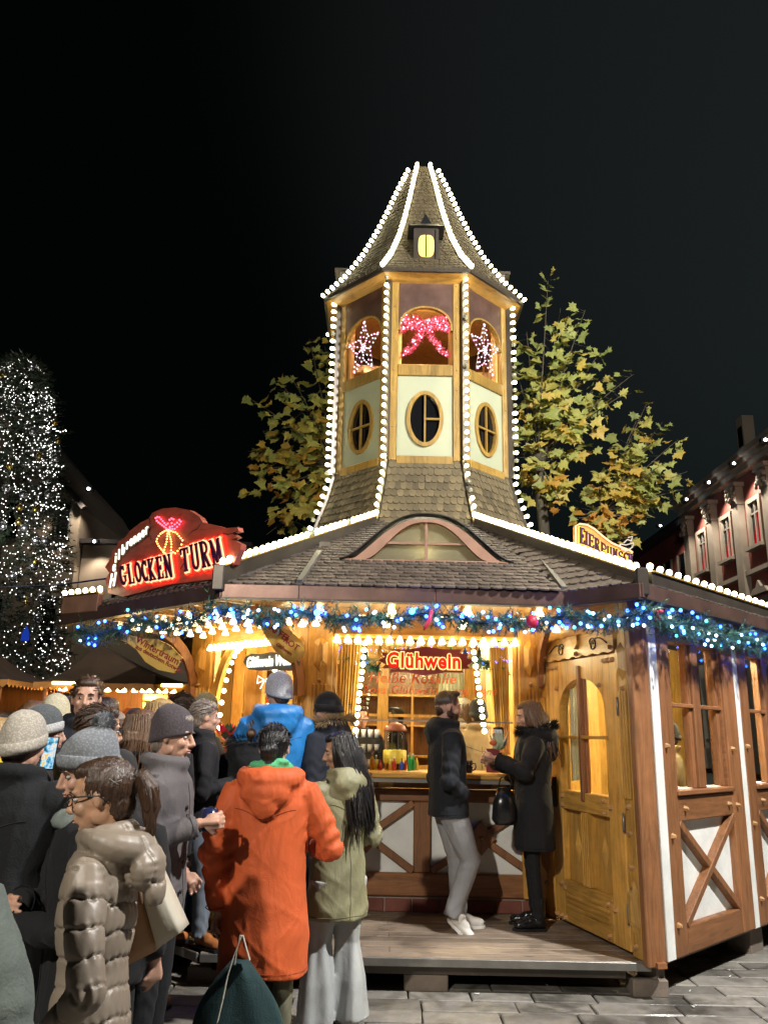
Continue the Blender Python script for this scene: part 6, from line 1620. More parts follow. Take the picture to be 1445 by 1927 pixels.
def person(label, pos, face, H, coat, arms=None, legs=None, head=(0, 0, 0), hair=None, hat=None, skin=None, lod=1, lean=(0, 0), extra=None, group=None, beard=False, female=False, hands=(True, True), eyes=True, twist=0, scale_w=1.0):
    skin = skin or SK
    vs_, vc = {0: (.0055, .010), 1: (.0085, .015), 2: (.014, .026)}[lod]; vc = coat.get('vox', vc)
    P = thing('person', label, 'person', pos, R(face), group); T = WM[P.name].copy(); k = H / 1.75
    lx, ly = lean
    sh = lambda z: Vector((lx * max(0, z / H - .5) * 2, ly * max(0, z / H - .5) * 2, 0))
    sw = (.175 if female else .195) * k * scale_w
    hc = Vector((.015, 0, .925 * H)) + sh(.925 * H)
    yaw, pitch, roll_ = head
    Mh = Matrix.Translation(hc) @ Euler((R(roll_), R(pitch), R(yaw)), 'XYZ').to_matrix().to_4x4() @ Matrix.Scale(k if k > .93 else .93, 4)
    # ---- skin
    m = MB(); m.T = Mh
    m.ball((-.008, 0, .02), (.100, .078, .098), 20, 14); m.ball((.028, 0, -.045), (.064, .055, .074), 16, 12); m.ball((.062, 0, -.097), (.022, .024, .018), 8, 6)
    m.tube([(.088, 0, .012), (.100, 0, -.01), (.113, 0, -.036), (.100, 0, -.044)], [.009, .010, .0125, .010], 8)
    for s in (-1, 1):
        m.ball((.076, s*.028, .022), (.018, .026, .011), 8, 6); m.ball((.060, s*.036, -.032), (.028, .024, .028), 8, 6); m.ball((-.004, s*.079, -.010), (.0155, .0075, .028), 8, 6); m.ball((.098, s*.011, -.040), (.011, .007, .007), 6, 5)
        m.ball((.0, s*.050, -.060), (.035, .014, .03), 8, 6)
    m.ball((.088, 0, -.064), (.012, .023, .0055), 8, 5); m.ball((.086, 0, -.074), (.012, .020, .006), 8, 5)
    m.T = None
    nb = Vector((-.02, 0, .80 * H)) + sh(.8 * H)
    m.tube([Mh @ Vector((-.02, 0, -.03)), Mh @ Vector((-.022, 0, -.10)), nb + Vector((0, 0, .04)), nb], [.054*k, .052*k, .058*k, .08*k], 14)
    hip = Vector((0, 0, .55 * H)); m.tube([nb, (nb + hip) / 2, hip], [.085*k, .085*k, .09*k], 10)
    arms = arms or [None, None]; A_ = []
    for i, s in enumerate((1, -1)):
        S0 = Vector((0, s * sw, .795 * H)) + sh(.795 * H)
        a = arms[i] or ((-.03, s * (sw + .055), .61 * H), (.06, s * (sw + .04), .47 * H))
        E, Wr = Vector(a[0]), Vector(a[1]); A_.append((S0, E, Wr, a))
        m.tube([nb + Vector((0, 0, -.03)), S0], [.06*k, .045*k], 8)
        m.tube([S0, E, Wr], [.045*k, .036*k, .025*k], 8)
        if hands[i]:
            D = (a[2] if len(a) > 2 else (Wr - E)); N = a[3] if len(a) > 3 else Vector((.3, -s, 0)); hand(m, Wr, D, N, s * (a[5] if len(a) > 5 else 1), a[4] if len(a) > 4 else .5, .95 if female else 1.05)
    me = smooth_mesh(m, vs_, 2 if lod == 0 else 1, 'body'); V = getv(me); Mi = np.array(Mh.inverted()); L_ = V @ Mi[:3, :3].T + Mi[:3, 3]
    dl = np.zeros_like(L_)
    def push(c, rad, d):
        q = np.exp(-np.sum(((L_ - np.array(c)) / np.array(rad)) ** 2, 1)); dl[:] += q[:, None] * np.array(d)
    for s in (-1, 1):
        push((.088, s*.031, .0), (.02, .017, .012), (-.011, 0, 0)); push((.06, s*.062, .01), (.03, .02, .03), (0, -s*.006, 0)); push((.075, s*.045, -.062), (.025, .018, .02), (-.006, -s*.004, 0))
    push((.094, 0, -.0695), (.02, .022, .0035), (-.005, 0, 0)); push((.085, 0, -.086), (.015, .02, .006), (-.005, 0, 0))
    if female: push((.04, .045, -.09), (.05, .03, .03), (0, -.006, 0)); push((.04, -.045, -.09), (.05, .03, .03), (0, .006, 0))
    setv(me, V + dl @ np.array(Mh.to_3x3()).T)
    body = finish(me, 'body', skin, P, T)
    if lod < 2 and eyes:
        for s in (-1, 1):
            m = MB(Mh); m.ball((.0765, s*.031, -.001), (.0115, .0125, .0068), 10, 8); e = pbuild(m, 'eye', EYEW, P, T)
            m = MB(Mh); m.ball((.086, s*.031, -.001), (.004, .0056, .0056), 8, 6); link(bpy.data.objects.new('iris', m.mesh('iris', EYED)), e, T)
            m = MB(Mh); m.tube([(.093, s*.014, .018), (.097, s*.028, .024), (.083, s*.046, .019)], [.0025, .004, .0018], 6); pbuild(m, 'eyebrow', HBR, P, T)
        m = MB(Mh); m.ball((.0945, 0, -.0645), (.006, .020, .0038), 10, 5); m.ball((.0925, 0, -.0745), (.006, .017, .0048), 10, 5); pbuild(m, 'lips', LIP, P, T)
    if beard:
        m = MB(Mh); m.ball((.0285, 0, -.064), (.0645, .0565, .0665), 16, 12); m.ball((.060, 0, -.099), (.025, .029, .021), 10, 8); m.ball((.004, .062, -.050), (.026, .010, .034), 8, 6); m.ball((.004, -.062, -.050), (.026, .010, .034), 8, 6)
        for s in (-1, 1): m.ball((.016, s*.0705, -.018), (.012, .008, .036), 8, 6)
        m.T = Mh; me = smooth_mesh(m, .007, 1, 'beard'); finish(me, 'beard', HBR, P, T)
    # ---- coat
    c = dict(hem=.45, bulk=1.0, mat=None, quilt=0, hood=None, collar=.035, amp=.008, waist=1.0, flare=1.0, cuff=1.0); c.update(coat); B = c['bulk'] * k * scale_w
    m = MB(); hz = c['hem'] * H
    wd = (.92 if female else 1.0)
    zs = [(.855, .066, .070), (.832, .085, .125), (.805, .108, .180), (.76, .125, .197), (.70, .130, .195), (.62, .122*c['waist'], .172*c['waist']), (.54, .130, .185)]
    if c['hem'] < .5: zs += [(.5, .135, .19)]
    if c['hem'] < .40: zs += [(.40, .138*c['flare'], .195*c['flare'])]
    zs += [(c['hem'], .135*c['flare'], .19*c['flare'])]
    rings = []
    for zf, rx, ry in zs:
        z = zf * H; o = sh(z); n = 28; w = wd if zf > .6 else 1.0
        rings.append([Vector((o.x + rx * B * math.copysign(abs(math.cos(q))**.85, math.cos(q)), o.y + ry * B * w * math.copysign(abs(math.sin(q))**.85, math.sin(q)), z)) for q in [2*math.pi*i/n for i in range(n)]])
    m.loft(rings[::-1])
    for (S0, E, Wr, a) in A_:
        e2 = E.lerp(Wr, .92); M1 = (S0 + E) / 2 + Vector((0, .012 * math.copysign(1, S0.y), 0))
        m.tube([S0 + Vector((0, -.05*math.copysign(1, S0.y), -.01)), S0, M1, E, (E + e2)/2, e2], [.065*B, .073*B, .068*B, .062*B, .055*B, .050*B*c['cuff']], 14); m.ball(S0 + Vector((0, -.012*math.copysign(1, S0.y), -.012)), .070*B, 12, 8); m.ball(E, .067*B, 12, 8)
    if c['hood'] == 'down':
        hb_ = Vector((-.085, 0, .835*H)) + sh(.85*H)
        m.ball(hb_ + Vector((-.015, 0, -.03)), (.075*B, .13*B, .085*B), 14, 10); m.ball(hb_ + Vector((.0, 0, .03)), (.06*B, .115*B, .05*B), 14, 10); m.ball(hb_ + Vector((-.03, 0, -.09)), (.05*B, .075*B, .06*B), 12, 8)
    if c['hood'] == 'big':
        hb_ = Vector((-.10, 0, .83*H)) + sh(.85*H)
        n_ = 20; hp = []; hr = []
        for i in range(n_ + 1):
            q = 2*math.pi*i/n_; bk = (1 - math.cos(q)) / 2
            hp.append(Vector((-.035 + .095*B*math.cos(q), .118*B*math.sin(q), .858*H - .045*bk)) + sh(.85*H)); hr.append((.030 + .034*bk)*B)
        m.tube(hp, hr, 12, sq=1.0)
        m.ball(hb_ + Vector((-.045, 0, -.055)), (.065*B, .118*B, .085*B), 14, 10); m.ball(hb_ + Vector((-.075, 0, -.115)), (.035*B, .07*B, .07*B), 12, 8)
    if c['collar']:
        ring = [Vector((-.012 + .076*B*math.cos(q), .082*B*math.sin(q), .855*H - .012*math.cos(q))) + sh(.86*H) for q in [2*math.pi*i/16 for i in range(17)]]; m.tube(ring, c['collar']*B, 8)
    me = smooth_mesh(m, vc, 3 if lod == 0 else 2, 'coat'); V = getv(me); Nn = getn(me)
    side_ = np.abs(V[:, 1])
    # sleeve mask + distance along the sleeve
    tA = np.full(len(V), -1.0); dmin = np.full(len(V), 9.0)
    for (S0, E, Wr, a) in A_:
        acc = 0
        for p0, p1 in ((S0, E), (E, Wr)):
            p0, p1 = np.array(p0), np.array(p1); d = p1 - p0; Ls = np.linalg.norm(d); t = np.clip((V - p0) @ d / Ls**2, 0, 1); dist = np.linalg.norm(V - p0 - t[:, None]*d, axis=1)
            mk = (dist < .10*B) & (dist < dmin); tA[mk] = acc + t[mk]*Ls; dmin[mk] = dist[mk]; acc += Ls
    sl = (tA > .04)
    disp = np.zeros(len(V))
    if c['quilt']:
        q = c['quilt']; zt = V[:, 2] + .06 * np.cos(V[:, 1] * 6) + .012*np.sin(V[:, 0]*30 + V[:, 1]*20)
        w = np.where(sl, tA + .008*np.sin(V[:, 0]*40), zt); hoodm = (V[:, 2] > .775*H) & (~sl) & (V[:, 0] < .02); w = np.where(hoodm, V[:, 1] * .8 + .04 + .05*V[:, 2], w); s_ = np.abs(np.sin(w * math.pi / q)); am_ = np.where(hoodm, .6, 1.0); disp += am_ * (.0036 * s_ - .0080 * np.exp(-(s_ / .17) ** 2) + .0030 * np.exp(-(s_ / .55) ** 2) * np.sin(np.where(hoodm, V[:, 2]*210, V[:, 1]*170 + V[:, 0]*130) + 2*np.sin(V[:, 2]*40)))
        disp += .0050 * ridges(V, 6, 18, (1, 1, .8))
    else:
        a_ = c['amp']; disp += a_ * ridges(V, int(H * 100) + len(label), 13, (1, 1, .55)) + a_ * .5 * ridges(V, 8, 30, (1, 1, .8))
        wv = np.sin(tA * 75 + 2 * np.sin(V[:, 1] * 30 + V[:, 0] * 22)); 
        disp += np.where(sl, a_ * .75 * wv * np.exp(-((tA - .33) / .16) ** 2), 0)
    setv(me, V + Nn * disp[:, None]); co = finish(me, 'coat', c['mat'], P, T)
    if lod < 2 and not c.get('noseam'):
        from mathutils.bvhtree import BVHTree
        bvh = BVHTree.FromPolygons([tuple(v) for v in (V + Nn * disp[:, None])], [tuple(p.vertices) for p in me.polygons])
        def cast(q, z, rr_=.6):
            d = Vector((math.cos(q), math.sin(q), 0)); o_ = sh(z); h = bvh.ray_cast(Vector((o_.x, o_.y, z)) + d * rr_, -d, rr_); return h[0] + h[1] * .0008 if h[0] else None
        sm_ = MB()
        lines = ([[cast(math.pi + .02*math.sin(z*9), z) for z in np.arange(hz + .012, .76*H, .02)]] if c.get('back', True) else []) + [[cast(q, hz + .028) for q in np.arange(0, 6.3, .12)]]
        if not c['quilt']: lines += [[cast(math.pi + dq, (.735 - .012*math.cos(dq*3)) * H) for dq in np.arange(-1.0, 1.01, .08)], [cast(0 + .0, z) for z in np.arange(hz + .012, .80*H, .02)]] + [[cast(s*1.05 + .02*i, .575*H - .012*i) for i in range(7)] for s in (-1, 1)]
        for ln in lines:
            run = []
            for p_ in ln + [None]:
                if p_ is None or (run and (p_ - run[-1]).length > .07):
                    if len(run) > 2: sm_.tube(run, .0022 if lod == 0 else .003, 4)
                    run = [] if p_ is None else [p_]
                else: run.append(p_)
        for (S0, E, Wr, a) in A_:
            d = (Wr - E).normalized(); a1 = d.orthogonal().normalized(); b1 = d.cross(a1); c0 = E.lerp(Wr, .84)
            sm_.tube([c0 + (a1*math.cos(q) + b1*math.sin(q)) * .0535*B*c['cuff'] for q in [i*.5 for i in range(14)]], .003, 4)
        if sm_.v:
            cn = c['mat'].name + '_seam'; smt = bpy.data.materials.get(cn)
            if smt is None:
                smt = c['mat'].copy(); smt.name = cn
                for nd in smt.node_tree.nodes:
                    if nd.type == 'VALTORGB':
                        for e_ in nd.color_ramp.elements: e_.color = tuple(x * .45 for x in e_.color[:3]) + (1,)
            so_ = link(bpy.data.objects.new('stitching', sm_.mesh('stitching', smt)), co, T); so_['kind'] = 'stuff'
    if c['collar'] and c.get('fur'):
        r = random.Random(3); m = MB()
        for i in range(900):
            q = r.uniform(0, 6.28); ct = Vector((-.04 + .11*B*math.cos(q), .125*B*math.sin(q), .855*H + .02 - .03*math.cos(q))) + sh(.86*H); d = Vector((math.cos(q)*r.uniform(.2, 1), math.sin(q)*r.uniform(.2, 1), r.uniform(-.6, 1))).normalized(); b_ = ct + d*.02; sd = d.orthogonal().normalized()*.0035
            m.v += [tuple(b_ - sd), tuple(b_ + sd), tuple(b_ + d*.05)]; kk = len(m.v); m.f.append((kk-3, kk-2, kk-1)); m.sm.append(False)
        o = pbuild(m, 'fur_trim', c['fur'], P, T); o['kind'] = 'stuff'
    # ---- legs
    L = dict(mat=None, w=1.0, hemw=1.0, feet=((.02, .10, 5), (.02, -.10, -5)), shoe=None, knee=None, boot=False); L.update(legs or {})
    if L['mat']:
        m = MB(); m.ball((0, 0, .50*H), (.115*k, .155*k, .12*k), 14, 10)
        for i, s in enumerate((1, -1)):
            fx, fy, fr = L['feet'][i][:3]; fz = L['feet'][i][3] if len(L['feet'][i]) > 3 else 0
            an = Vector((fx - .03, fy, .075 + fz)); hp = Vector((0, s*.088*k, .50*H)); kn = Vector(L['knee'][i]) if L['knee'] else (an + hp)/2 + Vector((.03, 0, .02))
            w = L['w']*k; m.tube([hp, (hp+kn)/2, kn, (kn+an)/2, an], [.098*w, .086*w, .068*w, .062*w*L['hemw'], .058*w*L['hemw']**1.3], 14)
        me = smooth_mesh(m, vc, 2, 'trousers'); V = getv(me); Nn = getn(me); low = np.exp(-(V[:, 2] / .22) ** 2) + .5*np.exp(-((V[:, 2] - .27*H) / .08) ** 2)
        d = .008 * ridges(V, 31 + len(label), 14, (1, 1, .4)) + (.005 * low * np.sin(V[:, 2] * 75 + 4*np.sin(V[:, 0]*25 + V[:, 1]*19)) if L['hemw'] < 1.2 else .012 * np.exp(-(V[:, 2]/.7)**2) * np.sin(np.arctan2(np.abs(V[:, 1]) - .11, V[:, 0] - .02) * 4 + V[:, 2]*2.5))
        setv(me, V + Nn * d[:, None]); finish(me, 'trousers', L['mat'], P, T)
        for i, s in enumerate((1, -1)):
            fx, fy, fr = L['feet'][i][:3]; fz = L['feet'][i][3] if len(L['feet'][i]) > 3 else 0; fp = L['feet'][i][4] if len(L['feet'][i]) > 4 else 0
            F = Matrix.Translation((fx, fy, fz)) @ Matrix.Rotation(R(fr), 4, 'Z') @ Matrix.Rotation(R(fp), 4, 'Y')
            m = MB(F); m.ball((.075, 0, .045), (.105, .043, .036), 14, 8); m.ball((-.035, 0, .055), (.05, .038, .045), 10, 8); m.tube([(-.03, 0, .05), (-.035, 0, .12 if not L['boot'] else .24)], [.045, .044], 10); m.ball((.13, 0, .035), (.045, .04, .026), 10, 6); m.ball((.03, 0, .07), (.06, .036, .035), 10, 6)
            me = smooth_mesh(m, .008, 2, 'shoe'); V = getv(me); Fi = F.inverted(); Ln = np.array([Fi @ Vector(v) for v in V]); Ln[:, 2] = np.maximum(Ln[:, 2], .018); setv(me, np.array([F @ Vector(v) for v in Ln])); so = finish(me, 'shoe', L['shoe'] or M['black'], P, T)
            m = MB(F); pl = [(.185, 0), (.16, .038), (.09, .048), (0, .038), (-.07, .036), (-.088, 0), (-.07, -.036), (0, -.038), (.09, -.048), (.16, -.038)]
            m.loft([[Vector((x, y_, z)) for x, y_ in pl] for z in (.0, .02)], smooth=False); pbuild(m, 'sole', L.get('sole', M['black']), so, T) if False else link(bpy.data.objects.new('sole', m.mesh('sole', L.get('sole', M['black']))), so, T)
    # ---- hair
    if hair:
        st, hm = hair[0], hair[1]; m = MB(Mh)
        if st in ('short', 'cap', 'long', 'bun', 'pony', 'fade'):
            if st == 'fade': m.ball((-.014, 0, .036), (.100, .0815, .092), 18, 12); m.ball((-.055, 0, -.02), (.052, .064, .06), 12, 8); m.ball((.05, 0, .105), (.046, .056, .026), 10, 6)
            else: m.ball((-.020, 0, .030), (.100, .0855, .098), 18, 12); m.ball((-.055, 0, -.03), (.055, .066, .07), 12, 8); m.ball((.01, 0, .082), (.083, .066, .042), 12, 8)
        if st == 'short': m.ball((.035, 0, .102), (.045, .055, .022), 10, 6)
        if st == 'bun': m.ball((-.122, 0, -.020), (.044, .050, .044), 12, 9); m.tube([(-.09, 0, -.03), (-.10, 0, -.10), (-.075, 0, -.15)], [.045, .036, .015], 10)
        if st == 'pony': m.tube([(-.10, 0, .045), (-.135, -.0, .045), (-.155, 0, .0), (-.160, 0, -.06), (-.150, 0, -.115)], [.022, .030, .036, .034, .018], 12)
        if st == 'long':
            for s in (-1, 1): m.tube([(.0, s*.066, .05), (-.01, s*.086, -.03), (-.02, s*.088, -.13), (.0, s*.10, -.26 * hair[2])], [.035, .034, .04, .022], 10)
            m.tube([(-.06, 0, .0), (-.075, 0, -.10), (-.08, 0, -.20*hair[2]), (-.08, 0, -.36 * hair[2])], [.075, .08, .08, .05], 14, sq=1.15)
        me = smooth_mesh(m, vs_, 1, 'hair'); V = getv(me); Nn = getn(me); Lc = V @ Mi[:3, :3].T + Mi[:3, 3]
        ang = np.arctan2(Lc[:, 1], Lc[:, 0] + .02); fr = {0: 60, 1: 42, 2: 26}[lod]
        setv(me, V + Nn * (.0022 * np.sin(ang * fr + 3*np.sin(Lc[:, 2]*30)) + .003*(.3 if st == 'bun' else 1)*ridges(V, 4, 45, (1, 1, .3)))[:, None])
        if st != 'fade' and not hat:
            pass
        ho = finish(me, 'hair', hm, P, T)
        if lod < 2 and st in ('long', 'pony', 'bun', 'short'):
            r = random.Random(len(label)); m = MB(); n = {'long': 320, 'pony': 210, 'bun': 130, 'short': 150}[st]
            for i in range(n):
                if st == 'long':
                    q = r.uniform(.7, 5.58); rr_ = r.uniform(.9, 1.06); a0 = Vector((-.02 + .085*math.cos(q)*rr_, .080*math.sin(q)*rr_, .07 + r.uniform(-.03, .03))); ln = .30*hair[2] * r.uniform(.8, 1.25)
                    a1 = Vector((-.03 + .10*math.cos(q)*rr_, .098*math.sin(q)*rr_, -.06)); wv_ = .018*math.sin(q*5 + 1); a2 = a1 + Vector((r.uniform(-.02, .01) - .02 + wv_, math.sin(q)*.03 + r.uniform(-.015, .015), -ln*.5)); a3 = a2 + Vector((r.uniform(-.02, .03) - wv_*1.4, math.sin(q)*.012 + r.uniform(-.03, .03), -ln*.5*r.uniform(.75, 1.1)))
                    pts = [a0, (a0 + a1)/2 + Vector((.0, math.sin(q)*.012, .0)), a1, a2, a3]; w = [.005, .008, .009, .008, .0015]
                elif st == 'pony':
                    q = r.uniform(0, 6.28); o = Vector((.0, math.sin(q)*.030, math.cos(q)*.02)); e = r.uniform(.8, 1.15)
                    pts = [Vector((-.095, 0, .045)) + o*.4, Vector((-.135, 0, .052)) + o*.8, Vector((-.162, 0, .0)) + o*1.1, Vector((-.168, 0, -.06*e)) + o*1.2, Vector((-.152 + r.uniform(-.015, .015), o.y*.8, -.135*e))]; w = [.005, .006, .006, .005, .001]
                else:
                    q = r.uniform(0, 6.28); el = r.uniform(.0, 1.3); d = Vector((math.cos(q)*math.cos(el), math.sin(q)*math.cos(el), math.sin(el))); b_ = Vector((-.02, 0, .03)) + Vector((d.x*.099, d.y*.085, d.z*.097))
                    if b_.x > .06 and st == 'bun': continue
                    g_ = (Vector((-.118, 0, -.012)) - b_).normalized() if st == 'bun' else Vector((-.7, d.y*.2, -.1 if b_.z < .08 else .15)).normalized(); g_ = (g_ - d*g_.dot(d)).normalized()
                    pts = [b_, b_ + g_*.03 + d*.002, b_ + g_*.055 + d*(.0 if st == 'bun' else .004)]; w = [.003, .004, .001]
                m.tube([Mh @ p for p in pts], w, 4, caps=False)
            if len(m.v): o = link(bpy.data.objects.new('strands', m.mesh('strands', hm)), ho, T); o['kind'] = 'stuff'
    # ---- hat
    if hat:
        hm = hat['mat']; slo = hat.get('slouch', .0); hh = hat.get('h', .13); n = 40; nr = hat.get('ribs', 26); rings = []; m = MB(Mh)
        rim = lambda q: -.015 + .030 * math.cos(q) + hat.get('low', 0)
        pat = hat.get('pat', 0); NJ = 46 if pat else 12; n = 90 if pat else 40
        for j in range(NJ + 1):
            t = j / NJ; rad = math.sqrt(max(0, 1 - (t*.985) ** 3.2)); rg = []
            for i in range(n*2):
                q = math.pi*i/n; wob = 1 + .012*math.sin(q*nr) * (1 - t*.5) if not pat else 1 + .022*math.sin(q*60 + (math.pi if (j//2) % 2 else 0)) * (1 - t*.6) + .012*math.cos(j*math.pi); rx, ry = .109*hat.get('w', 1), .090*hat.get('w', 1)
                z = rim(q)*(1-t) + (.02 + hh)*t + .0; rg.append(Vector((-.014 + rx*rad*wob*math.cos(q) - slo*t**2, ry*rad*wob*math.sin(q), z)))
            rings.append(rg)
        m.loft(rings); o = pbuild(m, 'hat', hm, P, T)
        if hat.get('cuff', True):
            m = MB(Mh); rings = []
            for (dz, g_) in ((-.004, 1.005), (-.006, 1.06), (.02, 1.075), (.045, 1.055), (.048, 1.0)):
                rings.append([Vector((-.014 + .109*hat.get('w', 1)*g_*(1+.008*math.sin(q*nr))*math.cos(q), .090*hat.get('w', 1)*g_*(1+.008*math.sin(q*nr))*math.sin(q), rim(q) + dz)) for q in [math.pi*i/n for i in range(2*n)]])
            m.loft(rings); link(bpy.data.objects.new('cuff', m.mesh('cuff', hat.get('cmat', hm))), o, T)
        if hat.get('pom'):
            r = random.Random(2); m = MB(); c0 = Mh @ Vector((-.05 - slo, 0, .02 + hh)); 
            m.ball(c0, .032, 10, 8)
            for i in range(700):
                d = Vector((r.gauss(0, 1), r.gauss(0, 1), r.gauss(0, 1))).normalized(); s = d.orthogonal().normalized()*.004; m.v += [tuple(c0 + d*.02 - s), tuple(c0 + d*.02 + s), tuple(c0 + d*r.uniform(.042, .058))]; kk = len(m.v); m.f.append((kk-3, kk-2, kk-1)); m.sm.append(False)
            q = link(bpy.data.objects.new('pompom', m.mesh('pompom', hat['pom'])), o, T)
    ctx = dict(P=P, T=T, Mh=Mh, H=H, sh=sh, k=k)
    if extra: extra(ctx)
    return ctx
def glasses(ctx, mat=None, lens=True):
    Mh, P, T = ctx['Mh'], ctx['P'], ctx['T']; mt = mat or M['black']; m = MB(Mh)
    for s in (-1, 1):
        rg = [Vector((.103 - .25*abs(.024*math.cos(q)), s*.033 + .026*math.copysign(abs(math.cos(q))**.7, math.cos(q)), -.001 + .019*math.copysign(abs(math.sin(q))**.7, math.sin(q)))) for q in [2*math.pi*i/16 for i in range(17)]]
        m.tube(rg, .0022, 5); m.tube([(.096, s*.060, .008), (.05, s*.078, .008), (-.01, s*.084, .004), (-.03, s*.083, -.012)], .0026, 5)
    m.tube([(.104, -.010, .004), (.106, 0, .006), (.104, .010, .004)], .002, 5); g_ = pbuild(m, 'glasses', mt, P, T)
    m = MB(Mh)
    for s in (-1, 1): m.add([Vector((.101, s*.033 + .024*math.cos(q), -.001 + .017*math.sin(q))) for q in [2*math.pi*i/14 for i in range(14)]], [tuple(range(14))])
    link(bpy.data.objects.new('lens', m.mesh('lens', M['pane'])), g_, T)
def scarf(ctx, mat, r0=.05, name='scarf', loops=2, dz=0.0):
    m = MB(); H, k = ctx['H'], ctx['k']
    for j in range(loops):
        m.tube([Vector((.01 + (.085 + .012*j)*k*math.cos(q), (.088 + .01*j)*k*math.sin(q), .862*H + dz - .018*j + .012*math.sin(q*2 + j))) + ctx['sh'](.86*H) for q in [2*math.pi*i/16 for i in range(17)]], r0*k*.75, 10)
    me = smooth_mesh(m, .011, 1, name); V = getv(me); N_ = getn(me); setv(me, V + N_*(.006*ridges(V, 3, 35, (1, 1, 2)))[:, None]); finish(me, name, mat, ctx['P'], ctx['T'])
def DK(x, y, z=.22): return (x, y, z)
K = {}
K['taupe'] = plain('taupe_puffer', (.20, .162, .125), .47, var=.10, bs=.35, bscale=25, spec=.6)
K['black'] = cloth('black_cloth', (.013, .013, .015)); K['blackw'] = cloth('black_wool', (.010, .011, .013), .9, 120, .6); K['navy'] = cloth('navy_cloth', (.014, .017, .026)); K['black2'] = cloth('black_softshell', (.011, .013, .017)); K['teal'] = cloth('dark_teal_cloth', (.02, .032, .036))
K['grey'] = cloth('grey_wool', (.115, .105, .11), .9, 160, .5); K['lgrey'] = cloth('light_grey_fleece', (.23, .25, .25)); K['mgrey'] = cloth('grey_cloth', (.13, .14, .14)); K['greencoat'] = cloth('grey_green_wool', (.085, .10, .09), .95, 120, .6)
K['orange'] = cloth('burnt_orange_shell', (.54, .10, .028), .6, 260, .4, .02); K['olive'] = cloth('olive_shell', (.24, .23, .13), .55, 240, .45, .02, spec=.5); K['blue'] = cloth('blue_shell', (.015, .17, .46), .42, 260, .4, .02, spec=.5)
K['jean'] = cloth('grey_blue_denim', (.16, .19, .23), .85, 320); K['bjean'] = cloth('blue_denim', (.04, .12, .28), .85, 320); K['wpant'] = cloth('pale_grey_trousers', (.40, .42, .42), .8, 200, .3); K['gpant'] = cloth('grey_trousers', (.27, .27, .28), .7, 200, .3)
K['tan'] = cloth('tan_cloth', (.26, .21, .12)); K['olivepant'] = cloth('olive_trousers', (.14, .135, .09))
K['brownshoe'] = plain('tan_leather', (.36, .13, .04), .32, var=.2, bs=.2); K['dbshoe'] = plain('brown_suede', (.13, .07, .035), .8); K['whiteshoe'] = plain('white_leather', (.68, .66, .62), .45, var=.05, bs=.1); K['bleather'] = plain('black_leather', (.012, .012, .013), .22, bs=.2)
K['kgrey'] = knit('grey_marl_knit', (.22, .235, .26)); K['kbeige'] = knit('warm_grey_knit', (.44, .40, .34)); K['kdark'] = knit('charcoal_knit', (.075, .06, .07)); K['kolive'] = knit('olive_knit', (.30, .29, .16)); K['kblack'] = knit('black_knit', (.012, .012, .014)); K['kltgrey'] = knit('light_grey_rib_knit', (.5, .5, .5)); K['kcream'] = knit('cream_knit', (.58, .55, .40)); K['korange'] = knit('orange_knit', (.65, .12, .02)); K['kgb'] = knit('slate_knit', (.10, .11, .12)); K['kwhite'] = knit('white_knit', (.6, .58, .52))
K['furt'] = plain('tan_fur', (.36, .25, .13), .9, bs=0); K['furb'] = plain('black_fur', (.01, .01, .01), .8, bs=0); K['scarfg'] = cloth('pale_green_grey_scarf', (.17, .20, .19)); K['green'] = cloth('green_hood', (.09, .42, .20)); K['yellow'] = cloth('yellow_cloth', (.62, .42, .03)); K['tealc'] = cloth('teal_collar', (.04, .30, .32))
pocket = lambda s, H: ((-.05, s*.27, .61*H), (.10, s*.19, .545*H))
# ---- foreground
def puffer_x(ctx):
    glasses(ctx); Mh, P, T = ctx['Mh'], ctx['P'], ctx['T']
    m = MB(Mh); m.tube([(-.115, .022*math.cos(q), .045 + .022*math.sin(q)) for q in [i*.7 for i in range(10)]], .007, 6); pbuild(m, 'hair_tie', M['black'], P, T)
    m = MB(Mh); m.tube([(-.045, .086, .055), (-.075, .083, .03)], .0018, 4); m.tube([(-.05, .088, .04), (-.085, .078, .045)], .0018, 4); pbuild(m, 'hair_pin', M['steel'], P, T)
person('woman in a long shiny taupe puffer coat with ponytail and glasses facing left', (at(212, 1500, 2.72).x, 2.72, 0), 180, 1.585, dict(mat=K['taupe'], hem=.20, bulk=1.0, quilt=.076, hood='big', waist=.92, collar=.04, vox=.0062, back=False), 
    arms=[((-.06, .25, .61*1.61), (.10, .19, .49*1.61)), ((.03, -.24, .62*1.61), (.14, -.15, .53*1.61))], legs=dict(mat=K['black'], shoe=K['bleather']), head=(4, 8, 0), hair=('pony', HBR), skin=SK2, lod=0, lean=(.02, 0), female=True, extra=puffer_x, scale_w=.92, hands=(False, False))
person('person in a grey green wool coat cropped by the lower left corner', (-.905, 1.86, 0), 75, 1.66, dict(mat=K['greencoat'], hem=.25, bulk=1.1, collar=.03), legs=dict(mat=K['black'], shoe=K['bleather']), hair=('short', HBR), lod=0, lean=(-.03, .17))
def phone_arm(): return ((.12, -.30, 1.30), (.36, -.12, 1.50), (.3, .3, 1), (-.5, 1, 0), .9)
person('person in a big black coat and plain grey beanie holding up a phone', (-1.60, 3.80, 0), 72, 1.72, dict(mat=K['blackw'], hem=.3, bulk=1.25, hood=None), arms=[None, phone_arm()], legs=dict(mat=K['black'], shoe=K['bleather']), hair=('cap', HBR), hat=dict(mat=K['kbeige'], h=.135, w=1.03, ribs=0), lod=1)
